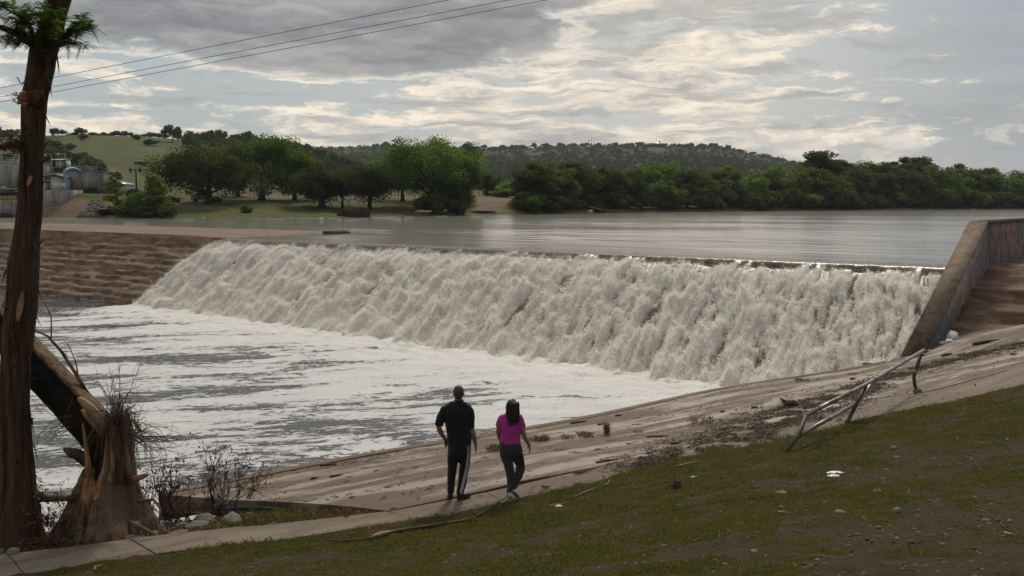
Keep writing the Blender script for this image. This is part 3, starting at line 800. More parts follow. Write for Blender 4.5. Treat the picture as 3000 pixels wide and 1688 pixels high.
# how much foam gathers: thick below the spill, drifting off downstream, clear water in the left bay
bay = sstep(S - 0.55 * (d), 42.5, 44.5 ) * sstep(d, 24, 8)
near = 0.30 * np.exp(-np.clip(d, 0, 60) / 3.4) * ends + 0.045 * np.exp(-((d - 14) / 8) ** 2) * ends - 0.025 - 0.5 * bay
near = near + 0.05 * np.exp(-((S - 4) / 9.0) ** 2) * sstep(d, 16, 5)
pme = mesh_np('pool', np.stack([S.ravel(), T.ravel(), Zp.ravel()], 1), [grid_faces(len(s_), len(t_))], True, {'near': near.ravel()})
pool = setp(indam(link('pool', pme, None, M_pool)), kind='structure')
# ------------------------------------------------------------------ far bank, fields and hills: one terrain sheet
UU = np.array([-700, 0, 200, 330, 420, 560, 700, 900, 1100, 1300, 1400, 1500, 1650, 1900, 2100, 2300, 2500, 2700, 3000, 3700], float)
def hz(v, D, u=1500): return at_d(u, v, D).z
shv = np.array([634, 636, 639, 640, 641, 641, 641, 638, 636, 632, 629, 629, 626, 622, 620, 618, 617, 615, 613, 610], float)
shD = np.array([at_z(1500, v, ZR).y for v in shv])
b1D = np.array([3, 3, 3, 4, 9, 10, 10, 10, 10, 9, 7, 6, 3, 3, 3, 3, 3, 3, 3, 3], float)
b1v = np.array([612, 612, 612, 616, 622, 620, 618, 617, 617, 616, 612, 608, 614, 612, 611, 610, 610, 608, 607, 604], float)
b2D = np.array([9, 9, 9, 12, 17, 19, 21, 22, 24, 22, 18, 18, 12, 14, 14, 14, 14, 14, 14, 14], float)
b2v = np.array([567, 567, 567, 570, 590, 596, 595, 594, 597, 596, 590, 590, 606, 606, 606, 605, 604, 603, 602, 600], float)
r1D = np.array([60, 60, 55, 50, 48, 44, 44, 44, 44, 46, 46, 46, 60, 60, 60, 60, 60, 60, 60, 60], float)
r1v = np.array([545, 545, 552, 558, 572, 577, 577, 577, 577, 576, 576, 575, 590, 592, 592, 592, 592, 592, 592, 590], float)
fD = np.array([300, 300, 300, 290, 290, 290, 300, 330, 380, 400, 400, 400, 420, 420, 420, 420, 420, 420, 420, 420], float)
fv = np.array([470, 470, 478, 490, 492, 500, 510, 540, 555, 560, 560, 560, 565, 565, 565, 565, 565, 568, 570, 570], float)
g1D = np.array([430, 430, 420, 420, 425, 440, 470, 500, 520, 560, 560, 560, 560, 560, 560, 560, 560, 560, 560, 560], float)
g1v = np.array([392, 396, 397, 397, 399, 410, 425, 455, 512, 540, 545, 545, 548, 550, 550, 550, 555, 560, 565, 565], float)
vD = np.full(len(UU), 720.0)
vv = np.array([420, 420, 420, 420, 420, 430, 445, 480, 512, 522, 525, 525, 522, 520, 520, 530, 545, 555, 562, 562], float)
mD = np.full(len(UU), 1000.0)
mv = np.array([440, 440, 440, 440, 440, 445, 452, 470, 478, 482, 482, 480, 474, 470, 478, 502, 535, 548, 557, 558], float)
q2D = np.full(len(UU), 1300.0)
q2v = np.array([445, 445, 445, 445, 445, 442, 440, 435, 433, 434, 434, 434, 429, 421, 432, 470, 517, 540, 552, 553], float)
kD = np.full(len(UU), 2100.0)
kz = np.full(len(UU), 30.0)
ST_D = [shD - 14, shD, shD + b1D, shD + b2D, shD + r1D, fD, g1D, vD, mD, q2D, kD]
ST_Z = [np.full(len(UU), ZR - 1.6), np.full(len(UU), ZR - 0.02)]
for dv, dd in ((b1v, ST_D[2]), (b2v, ST_D[3]), (r1v, ST_D[4]), (fv, fD), (g1v, g1D), (vv, vD), (mv, mD), (q2v, q2D)):
    ST_Z.append(np.array([hz(v, D) for v, D in zip(dv, dd)]))
ST_Z.append(kz)
SUB = [6, 8, 8, 10, 26, 22, 18, 14, 16, 16]
ucol = np.arange(-700, 3701, 11.0)
def _smooth_interp(a):
    y = np.interp(ucol, UU, a)
    k = np.ones(9) / 9; yp = np.pad(y, 4, mode='edge'); return np.convolve(yp, k, 'valid')
sd = [_smooth_interp(a) for a in ST_D]; sz = [_smooth_interp(a) for a in ST_Z]
rows_d, rows_z = [], []
for i, n in enumerate(SUB):
    for k in range(n):
        t = k / n
        rows_d.append(sd[i] + (sd[i + 1] - sd[i]) * t); rows_z.append(sz[i] + (sz[i + 1] - sz[i]) * t)
rows_d.append(sd[-1]); rows_z.append(sz[-1])
FD = np.array(rows_d); FZ = np.array(rows_z)          # rows x cols
i0 = sum(SUB[:4]); 
for _ in range(3):
    sm = FZ.copy(); sm[i0 + 1:-1] = (FZ[i0:-2] + 2 * FZ[i0 + 1:-1] + FZ[i0 + 2:]) / 4; FZ = sm
FX = (ucol[None, :] - 1500) / FPX * FD
FZ = FZ + np.where(FD > shD.min() + 3, 1, 0) * (0.25 * fbm(FX * 0.12, FD * 0.12, 1.0, 4) * sstep(FD, 160, 190) + 5.0 * fbm(FX * 0.006, FD * 0.006, 3.0, 4) * sstep(FD, 600, 1000) + 0.12 * fbm(FX * 0.4, FD * 0.4, 1.0, 3))
def T_far(u, D):
    u = np.clip(u, -699, 3699); c = (u + 700) / 11.0; c0 = int(c); f = c - c0
    z = []
    for k in (c0, min(c0 + 1, len(ucol) - 1)): z.append(np.interp(D, FD[:, k], FZ[:, k]))
    return z[0] * (1 - f) + z[1] * f
def far_at(u, D):
    return Vector(((u - 1500) / FPX * D, D, float(T_far(u, D))))
# cover attributes: dirt track, bare bank, scrub
UC = np.broadcast_to(ucol, FD.shape)
SHc = np.broadcast_to(np.interp(ucol, UU, shD), FD.shape)
dirt = np.zeros_like(FD)
dirt = np.maximum(dirt, np.exp(-(((FD - SHc) - 45) / 7.0) ** 2) * sstep(UC, 560, 760) * 0.95)
dirt = np.maximum(dirt, np.exp(-((UC - 1450) / 70.0) ** 2) * sstep(FD - SHc, 1, 5) * sstep(FD - SHc, 70, 30) * 1.0)
dirt = np.maximum(dirt, np.exp(-(((UC - 330) / 42.0) ** 2 + ((FD - 245) / 42.0) ** 2)) * 1.1)
dirt = np.maximum(dirt, sstep(FD - SHc, 10, 6) * sstep(UC, 440, 400) * 1.0)
dirt = np.maximum(dirt, sstep(FD - SHc, 6, 0) * sstep(UC, 1600, 1700) * 1.0)
dirt = np.maximum(dirt, np.exp(-((UC - 590) / 90.0) ** 2 - ((FD - SHc - 15.5) / 4.0) ** 2) * 0.95)
dirt = np.maximum(dirt, np.exp(-((UC - 1150) / 150.0) ** 2 - ((FD - SHc - 24) / 4.0) ** 2) * 0.8)
dirt = np.maximum(dirt, (0.42 + 0.5 * fbm(FX * 0.03, FD * 0.05, 2.0, 3)) * np.exp(-((UC - 430) / 240.0) ** 2 - ((FD - 355) / 45.0) ** 2))
scrub = sstep(FD, 560, 760) + sstep(UC, 520, 640) * sstep(FD, 330, 430) + sstep(UC, 1530, 1570) * sstep(FD - SHc, 1.5, 4)
def mat_far():
    m, gg = newmat('far grass and earth')
    co = gg.coord()
    n = gg.noise(co, 0.07, 6, 0.62); n2 = gg.noise(co, 0.9, 5, 0.65); n3 = gg.noise(gg.vmul(co, (0.05, 0.25, 0.3)), 1.0, 4, 0.6)
    grass = gg.mix(gg.step(n * 0.6 + n3 * 0.4, 0.38, 0.62), (0.062, 0.084, 0.018), (0.105, 0.102, 0.034))
    grass = gg.mix(gg.step(n2, 0.4, 0.75), grass, (0.036, 0.044, 0.014))
    dc = gg.mix(n2, (0.19, 0.13, 0.082), (0.115, 0.08, 0.054))
    col = gg.mix(gg.step(gg.attr('dirt') + (n2 - 0.5) * 0.5 + (n - 0.5) * 0.3, 0.35, 0.6), grass, dc)
    sc = gg.mix(gg.step(n2, 0.4, 0.6), (0.030, 0.036, 0.015), (0.050, 0.050, 0.024))
    col = gg.mix(gg.attr('scrub'), col, sc)
    finish(gg, pbsdf(gg, col, 0.9, 0.15, 0, gg.bump(n2, 0.6, 0.4)))
    return m
ter = setp(link('terrain', mesh_np('terrain', np.stack([FX.ravel(), FD.ravel(), FZ.ravel()], 1), [grid_faces(*FD.shape)[:, ::-1]], True, {'dirt': dirt.ravel(), 'scrub': np.clip(scrub, 0, 1).ravel()}), None, mat_far()), kind='structure')

# ------------------------------------------------------------------ leaves and trees
def leaf_quads(P, size, rng, up=0.25, asp=1.7):
    """leaf cards: P (n,3) centres, size (n,)"""
    n = len(P)
    a = rng.normal(size=(n, 3)); a /= np.linalg.norm(a, axis=1)[:, None]
    b = rng.normal(size=(n, 3)); b[:, 2] -= up; b -= a * (a * b).sum(1)[:, None]; b /= np.linalg.norm(b, axis=1)[:, None] + 1e-9
    sz = np.asarray(size)[:, None]
    A = a * sz * 0.5; B = b * sz * 0.5 * asp
    V = np.stack([P - B, P + A * 0.9 - B * 0.1, P + B, P - A * 0.9 - B * 0.1], 1).reshape(-1, 3)
    F = np.arange(n * 4).reshape(-1, 4)
    return V, F
M_bark_far = mat('grey brown bark', (0.05, 0.038, 0.028), (0.028, 0.022, 0.017), 0.9, 3, 0.6, 14, 0.05)
LEAF = {
    'oak': leafmat('live oak leaves', (0.0537, 0.0683, 0.0293), (0.0854, 0.1025, 0.0415), 0.36),
    'pecan': leafmat('pecan leaves', (0.0878, 0.1281, 0.0342), (0.1281, 0.1769, 0.0512), 0.46),
    'dark': leafmat('dark riverside leaves', (0.0708, 0.0903, 0.039), (0.1, 0.122, 0.0512), 0.42),
    'olive': leafmat('olive leaves', (0.1074, 0.122, 0.0537), (0.1464, 0.1562, 0.0708), 0.42),
    'bright': leafmat('bright green leaves', (0.1037, 0.144, 0.0439), (0.1403, 0.1854, 0.061), 0.46),
    'juniper': leafmat('juniper foliage', (0.0732, 0.083, 0.0488), (0.1025, 0.1098, 0.0659), 0.36),
    'cypress': leafmat('cypress needles', (0.1037, 0.1196, 0.0293), (0.1525, 0.1525, 0.0439), 0.45),
}
def tree_meshes(kind, seed, h=10.0, w=9.0, base=0.28, nclump=60, leaves=6000, lsize=0.34, trunk_r=0.35, lean=0.0, limbs=7, droop=0.0, top=1.0, gap=0.0):
    """trunk with limbs, and a crown of leaf cards clustered on the limbs' ends. origin at the foot"""
    rng = np.random.RandomState(seed)
    cb = base * h
    cz = cb + (h - cb) * 0.5; rz = (h - cb) * 0.5; rx = w / 2
    # clump centres: in the shell of the crown, uneven
    C = []; tries = 0
    while len(C) < nclump and tries < nclump * 60:
        tries += 1
        d = rng.normal(size=3); d /= np.linalg.norm(d); r = rng.uniform(0.25, 1.0) ** 0.5
        p = d * r
        wob = 0.80 + 0.36 * float(fbm(d[0] * 1.6 + seed, d[1] * 1.6, d[2] * 1.6, 2)) * 2
        p = p * min(wob, 1.12)
        if p[2] < -0.55 and rng.rand() < 0.6: continue
        zz = p[2] * rz * (top if p[2] > 0 else 1.0)
        C.append((p[0] * rx + lean * (cz + zz), p[1] * rx * 0.9, cz + zz))
    C = np.array(C)
    per = leaves // len(C)
    P = []
    cr = (0.62 * (w * w * (h - cb)) ** (1 / 3)) / (len(C) ** (1 / 3)) * (1 - gap)
    for c in C:
        k = int(per * rng.uniform(0.5, 1.5)); rr = cr * rng.uniform(0.65, 1.25)
        q = rng.normal(size=(k, 3)); q *= (rng.rand(k) ** 0.45 / np.linalg.norm(q, axis=1))[:, None]
        q = q * np.array([rr, rr, rr * 0.9])
        if droop: q[:, 2] -= droop * rng.exponential(1.0, k) * (rng.rand(k) < 0.25)
        P.append(c + q)
    P = np.concatenate(P); P = P[P[:, 2] > 0.02 * h]
    V, F = leaf_quads(P, lsize * rng.uniform(0.6, 1.35, len(P)), rng)
    V = V.copy(); zt = np.percentile(V[:, 2], 99.7); V[:, 2] = np.where(V[:, 2] > cb, cb + (V[:, 2] - cb) * (h - cb) / (zt - cb), V[:, 2])
    xw = np.percentile(np.abs(V[:, :2] - [lean * h * 0.6, 0]), 98); V[:, :2] *= (w / 2) / xw
    crown = mesh_np('crown', V, [F])
    mb = MB()
    th = cb + rz * 0.7
    tp = [(lean * z + 0.12 * trunk_r * math.sin(z * 1.3 + seed), 0.1 * trunk_r * math.cos(z + seed), z) for z in np.linspace(-0.3, th, 7)]
    tr = [trunk_r * f for f in (1.7, 1.1, 0.95, 0.85, 0.7, 0.5, 0.2)]
    mb.tube(tp, tr, 9)
    order = rng.permutation(len(C))[:limbs]
    for j in order:
        c = C[j]; f = rng.uniform(0.25, 0.75); s0 = np.array(tp[0]) * (1 - f) + np.array(tp[-1]) * f
        s0 = np.array([np.interp(min(c[2] * 0.75, th * 0.85) * 1.0, [p[2] for p in tp], [p[k] for p in tp]) for k in range(3)])
        s0[2] = min(max(c[2] * rng.uniform(0.35, 0.7), cb * 0.6), th * 0.9)
        s0[0] = lean * s0[2]; s0[1] = 0
        mid = s0 * 0.5 + c * 0.5 + np.array([0, 0, (c[2] - s0[2]) * 0.12 - 0.05 * h * (1 if droop else 0.0)])
        mb.tube([s0, s0 * 0.75 + mid * 0.3 - s0 * 0.05, mid, c * 0.9 + mid * 0.1], [trunk_r * 0.42, trunk_r * 0.36, trunk_r * 0.24, trunk_r * 0.08], 6)
    tm = mb.mesh('trunk', True)
    return tm, crown, LEAF[kind]
def make_tree(name, meshes, loc, label, cat='tree', group=None, scale=(1, 1, 1), rz=0.0):
    tm, cm, lm = meshes
    o = empty(name, loc, rz, label, cat, group); o.scale = scale
    for nm, me, m in (('trunk', tm, M_bark_far), ('crown', cm, lm)):
        c = bpy.data.objects.new(nm, me); COL.objects.link(c); c.parent = o
        if not me.materials: me.materials.append(m)
    return o
def tree_px(name, meshes, mh, mw, u, D, vtop, label, wpx=None, cat='tree', group=None, rz=None, dz=0.0):
    """a tree standing on the terrain at column u, D metres away, as tall as the photo shows"""
    p = far_at(u, D); p.z += dz
    h = at_d(u, vtop, D).z - p.z
    sx = (wpx / FPX * D / mw) if wpx else h / mh
    return make_tree(name, meshes, p, label, cat, group, (sx, sx, h / mh), random.uniform(0, 6.28) if rz is None else rz)
random.seed(4)

ORDN = ['first', 'second', 'third', 'fourth', 'fifth', 'sixth', 'seventh', 'eighth', 'ninth', 'tenth', 'eleventh', 'twelfth', 'thirteenth', 'fourteenth', 'fifteenth', 'sixteenth']
_cnt = {}
def seq_label(u, marks, noun):
    """'second dark shrub right of the white barrel': which one, told from a landmark"""
    mk = [m for m in marks if m[0] <= u][-1][1]; k = (mk, noun); _cnt[k] = _cnt.get(k, 0) + 1
    return ORDN[_cnt[k] - 1] + ' ' + noun + ' right of ' + mk
SHORE_MARKS = [(0, 'the dirt track'), (1640, 'the left end of the driftwood'), (1730, 'the white barrel'), (1850, 'the far end of the driftwood'), (1950, 'the small bright yellow green tree'), (2060, 'the pale olive tree'), (2160, 'the light green low tree'), (2290, 'where hill and tree line meet'), (2395, 'the tallest tree of the line'), (2500, 'the broad yellow olive tree'), (2640, 'the ragged pair of tree tops'), (2760, 'the dip left of the wing wall'), (2850, 'the top corner of the wing wall')]
RIDGE_MARKS = [(0, 'the end of the grassy hill'), (640, 'the wide live oak top'), (760, 'the tall bright green tree top'), (900, 'the dip in the near ridge'), (1133, 'the barn'), (1401, 'the lone mast'), (1568, 'the mast by the puffy cloud'), (1735, 'the pair of masts'), (1950, 'the ranch house'), (2090, 'the white roofed shed')]
HILL_MARKS = [(0, 'the pair of hilltop trees'), (260, 'the round lone hilltop tree'), (410, 'the dark round bush on the hilltop'), (514, 'the largest lone hilltop tree')]
# --- the grove on the left bank, each its own tree
G1 = 'trees of the left bank grove'
def solo(name, u, D, vtop, wpx, label, kind, seed, group=G1, **kw):
    p = far_at(u, D); h = at_d(u, vtop, D).z - p.z; w = wpx / FPX * D
    kw.setdefault('lsize', 0.185); kw['leaves'] = int(kw.get('leaves', 9000) * 1.7); kw.setdefault('nclump', 70)
    ms = tree_meshes(kind, seed, h, w, **kw)
    return make_tree(name, ms, p, label, 'tree', group)
solo('oak_tree', 615, 151.5, 418, 282, 'wide dark live oak with a forked trunk, on a bare earth mound', 'oak', 11, base=0.13, trunk_r=0.55, limbs=14, leaves=15000, nclump=110, droop=0.4)
solo('pecan_tree', 770, 166, 402, 254, 'tall bright green tree just right of the wide dark live oak', 'pecan', 12, base=0.13, trunk_r=0.5, leaves=15000, nclump=100)
solo('oak_tree', 865, 170, 462, 146, 'rounded mid green tree filling the gap right of the tall bright green tree', 'pecan', 13, base=0.1, trunk_r=0.35)
solo('oak_tree', 945, 156, 484, 197, 'low spreading dark oak with drooping moss and two leaning trunks', 'oak', 14, base=0.17, trunk_r=0.5, limbs=12, droop=0.6, leaves=9000)
solo('oak_tree', 1005, 158, 505, 124, 'small dark oak on a thin straight trunk left of the largest tree', 'oak', 15, base=0.34, trunk_r=0.2, droop=0.4, leaves=5000)
solo('oak_tree', 1085, 160, 487, 169, 'dark oak with low hanging limbs tucked under the largest tree', 'oak', 16, base=0.2, trunk_r=0.35, droop=0.6, leaves=7000)
solo('pecan_tree', 1265, 168, 406, 282, 'largest bright green tree of the grove, at its right end by the water', 'pecan', 17, base=0.10, trunk_r=0.6, leaves=19000, nclump=130, limbs=12)
solo('oak_tree', 1345, 166, 470, 110, 'dark leafy tree with flood debris hanging in it, beside the dirt track', 'dark', 18, base=0.12, trunk_r=0.4, droop=0.5)
solo('cedar_tree', 1372, 186, 420, 70, 'slim feathery conifer top rising behind the largest tree', 'juniper', 19, base=0.1, trunk_r=0.25, top=1.0, leaves=6000)
solo('oak_tree', 1180, 182, 462, 169, 'shaded tree standing behind and left of the largest tree', 'oak', 20, base=0.2, trunk_r=0.35)
solo('oak_tree', 700, 178, 452, 146, 'dark tree filling the space between the wide live oak and the tall bright tree', 'oak', 24, base=0.16, trunk_r=0.35)
solo('oak_tree', 1425, 225, 500, 70, 'dark round tree behind the dirt track, left of the lone lamp post', 'dark', 21, base=0.1, trunk_r=0.3, leaves=4000)
# young bald cypresses at the water
def cypress(name, u, D, vtop, wpx, label, seed, n=34, dens=1.0):
    rng = np.random.RandomState(seed)
    p = at_z(u, 641, ZR); p = Vector(((u - 1500) / FPX * D, D, max(ZR - 0.05, float(T_far(u, D)) - 0.1)))
    h = at_d(u, vtop, D).z - p.z; w = wpx / FPX * D
    o = empty(name, p, 0, label, 'tree', G1)
    mb = MB(); mb.tube([(0, 0, -0.6), (0.03, 0, h * 0.3), (-0.02, 0.02, h * 0.7), (0, 0, h)], [0.22, 0.12, 0.07, 0.02], 7)
    P = []
    for k in range(n):
        z = h * (0.08 + 0.9 * k / n); a = rng.uniform(0, 6.28); L = w / 2 * (1.05 - 0.85 * (z / h)) * rng.uniform(0.6, 1.15)
        e = np.array([math.cos(a) * L, math.sin(a) * L, L * rng.uniform(0.0, 0.3)]); s0 = np.array([0, 0, z])
        mb.tube([s0, s0 + e * 0.6, s0 + e], [0.035, 0.02, 0.006], 4)
        m_ = int(90 * dens * L / (w / 2) + 12)
        f = rng.rand(m_) ** 0.7
        P.append(s0 + e * f[:, None] + rng.normal(0, 0.16 * dens, (m_, 3)) * np.array([1, 1, 0.6]))
    mb.build('trunk', M_bark_far, o, True)
    P = np.concatenate(P); V, F = leaf_quads(P, 0.20 * rng.uniform(0.6, 1.4, len(P)), rng, 0.5, 2.0)
    link('crown', mesh_np('crown', V, [F]), o, LEAF['cypress'])
    return o
cypress('cypress_tree', 347, 137.5, 500, 120, 'thin see-through young cypress with bare horizontal branches at the water edge', 31, 42, 0.8)
cypress('cypress_tree', 455, 136.8, 514, 105, 'dense young cypress beside the thin one, with torn brown branches hanging from it', 32, 60, 2.0)

# --- shared tree kinds for the tree lines
KINDS = {}
def kindset(key, kind, n, seed, h, w, **kw):
    KINDS[key] = [(tree_meshes(kind, seed + i * 7, h, w, **kw), h, w) for i in range(n)]
kindset('dark', 'dark', 3, 101, 13, 10.5, base=0.10, leaves=13650, nclump=70, lsize=0.294, trunk_r=0.3, limbs=8)
kindset('oak', 'oak', 2, 141, 11, 11, base=0.12, leaves=11550, nclump=60, lsize=0.294, trunk_r=0.3, limbs=7)
kindset('olive', 'olive', 2, 171, 11, 9, base=0.08, leaves=10500, nclump=55, lsize=0.269, trunk_r=0.25, limbs=7)
kindset('bright', 'bright', 3, 201, 9, 8, base=0.05, leaves=9450, nclump=48, lsize=0.269, trunk_r=0.2, limbs=6)
kindset('tall', 'dark', 2, 231, 16, 9, base=0.2, leaves=13650, nclump=55, lsize=0.320, trunk_r=0.3, limbs=14, gap=0.18)
kindset('scrub', 'dark', 2, 261, 4, 5, base=0.02, leaves=4620, nclump=26, lsize=0.218, trunk_r=0.1, limbs=5)
kindset('brightscrub', 'bright', 2, 281, 4, 5, base=0.02, leaves=4620, nclump=26, lsize=0.218, trunk_r=0.1, limbs=5)
kindset('hill', 'juniper', 3, 301, 7, 8, base=0.12, leaves=1700, nclump=30, lsize=0.62, trunk_r=0.25, limbs=6)
kindset('hilltop', 'juniper', 2, 331, 9, 10, base=0.28, leaves=2200, nclump=30, lsize=0.6, trunk_r=0.3, limbs=9, gap=0.15)
def put_tree(key, u, D, vtop, wpx, label, name='tree', group=None, cat='tree', dz=-0.1):
    ms, mh, mw = random.choice(KINDS[key]); return tree_px(name, ms, mh, mw, u, D, vtop, label, wpx, cat, group, dz=dz)
def shore_D(u): return float(np.interp(u, UU, shD))

# --- the tree line on the right shore. (u, metres behind the shore, v of the top, width in px, kind)
G2 = 'trees of the right shore tree line'
line = [
 (1560, 9, 476, 120, 'dark', 'tall dark tree at the left end of the right shore tree line'),
 (1632, 8, 498, 110, 'dark', 'dark tree leaning over the driftwood pile, second from the left end of the tree line'),
 (1600, 24, 482, 90, 'tall', 'thin topped tree showing over the left end of the tree line'),
 (1700, 9, 490, 120, 'oak', 'shaded dark tree right above the white barrel on the shore'),
 (1690, 26, 478, 80, 'tall', 'thin pale topped tree behind the one above the white barrel'),
 (1775, 10, 488, 110, 'dark', 'dark round tree right of the white barrel, under the hill house'),
 (1838, 9, 500, 100, 'dark', 'dark tree under the right end of the hill house roof'),
 (1850, 26, 490, 90, 'olive', 'olive tree behind the tree line straight below the hill house'),
 (1925, 22, 478, 110, 'bright', 'bright topped tree rising above the tree line right of the hill house'),
 (1940, 4, 532, 80, 'bright', 'small bright yellow green tree standing low against the shaded tree line'),
 (2010, 10, 500, 110, 'dark', 'dark tree right of the small bright yellow green tree'),
 (2055, 8, 510, 80, 'olive', 'pale olive tree with thin dry branches in the middle of the tree line'),
 (2110, 12, 498, 110, 'dark', 'dark tree in the middle of the tree line, right of the pale olive one'),
 (2160, 24, 490, 110, 'bright', 'light green round tree behind the middle of the tree line'),
 (2190, 9, 520, 100, 'bright', 'light green low tree just right of the middle of the shore'),
 (2240, 14, 505, 100, 'dark', 'dark tree where the hill ends behind the tree line'),
 (2290, 24, 488, 110, 'bright', 'light green tree at the foot of the hill where its ridge meets the trees'),
 (2330, 10, 500, 100, 'olive', 'olive tree left of the tallest tree of the line'),
 (2390, 26, 447, 120, 'tall', 'tallest tree of the right shore line, with an open ragged top'),
 (2375, 12, 490, 110, 'dark', 'dark tree under the left side of the tallest tree'),
 (2425, 8, 515, 120, 'olive', 'broad yellow olive tree in front of the tallest tree'),
 (2465, 24, 470, 80, 'tall', 'slender dark tree next to the tallest tree on its right'),
 (2500, 12, 492, 100, 'dark', 'dark tree right of the broad yellow olive one'),
 (2545, 24, 475, 100, 'dark', 'dark tree whose top shows in the dip right of the tallest tree'),
 (2565, 9, 510, 90, 'dark', 'grey twiggy tree standing low at the right part of the shore'),
 (2600, 18, 482, 90, 'olive', 'olive topped tree left of the ragged pair of tops'),
 (2640, 24, 463, 90, 'tall', 'left one of the ragged pair of dark tree tops'),
 (2690, 24, 462, 90, 'tall', 'right one of the ragged pair of dark tree tops'),
 (2655, 10, 498, 110, 'oak', 'dark tree below the ragged pair of tops'),
 (2730, 14, 488, 110, 'olive', 'olive green tree right below the ragged pair of tops'),
 (2790, 22, 482, 90, 'tall', 'dark pointed tree top left of the wing wall'),
 (2770, 9, 510, 100, 'bright', 'light green tree low on the shore left of the wing wall'),
 (2835, 16, 496, 110, 'dark', 'dark tree directly behind the top corner of the wing wall'),
 (2890, 22, 494, 90, 'dark', 'dark tree above the flat part of the wing wall'),
 (2930, 12, 512, 100, 'bright', 'light green tree above the wing wall near the photo edge'),
 (2985, 14, 503, 100, 'olive', 'olive green tree at the right end of the visible shore'),
 (3060, 14, 500, 120, 'dark', 'dark tree at the right end, cut by the photo edge'),
 (3150, 14, 500, 130, 'dark', 'dark tree past the right end of the visible shore'),
]
for u, dd, vt, w, k, lab in line: put_tree(k, u, shore_D(u) + dd, vt, w * 1.15, lab, 'riverside_tree', G2)
# undergrowth along the right shore
G3 = 'shrubs along the right shore'
for i, u in enumerate(range(1540, 3080, 34)):
    put_tree('scrub' if i % 4 else 'brightscrub', u + random.uniform(-8, 8), shore_D(u) + random.uniform(2.5, 6.5), 612 - random.uniform(30, 62), random.uniform(60, 95), seq_label(u, SHORE_MARKS, ('leafy' if i % 4 else 'bright') + ' shore shrub'), 'shrub', G3, 'shrub')
# bright bushes behind the dirt track
G4 = 'bright bushes behind the dirt track'
for i, (u, dD, vt, w, lab) in enumerate([(1440, 60, 545, 60, 'left bright bush behind the dirt track'), (1475, 42, 553, 70, 'low bright bush just behind the dirt track'), (1500, 62, 532, 75, 'middle bright bush beside the distant utility pole'), (1535, 40, 538, 80, 'bright bush leaning on the left end of the tree line'),
        (1545, 16, 560, 70, 'pale green bush in front of the left end of the tree line'), (1575, 60, 520, 80, 'tall bright bush behind the left end of the tree line'), (1460, 90, 535, 90, 'far bright bush behind the others by the track'), (1515, 95, 525, 90, 'far bright bush right of the distant utility pole')]):
    put_tree('brightscrub', u, shore_D(u) + dD, vt, w, lab, 'bush', G4, 'bush')
# shrubs at the left water edge
G5 = 'shrubs at the left water edge'
for u, dD, vt, w, lab in [(318, 2, 612, 60, 'green shrub at the foot of the thin cypress, on its left'), (375, 2, 590, 70, 'green shrub between the two young cypresses'), (405, 3, 566, 60, 'taller shrub between the two young cypresses'), (425, 2, 605, 70, 'low shrub at the foot of the dense cypress'), (490, 2, 600, 60, 'brown green shrub right of the dense cypress'), (395, 10, 575, 45, 'dark shrub in front of the brown debris mound'),
        (723, 8, 600, 34, 'small pointed shrub on the grassy left bank'), (1268, 4, 565, 110, 'leafy shrub under the largest tree at the water'), (1340, 4, 590, 60, 'dark shrub on the bank beside the dirt track'), (1405, 3, 618, 80, 'low weeds at the water left of the track'), (1530, 5, 612, 60, 'low weeds at the water right of the track')]:
    put_tree('scrub' if u not in (375, 405, 723) else 'brightscrub', u, shore_D(u) + dD, vt, w, lab, 'shrub', G5, 'shrub')
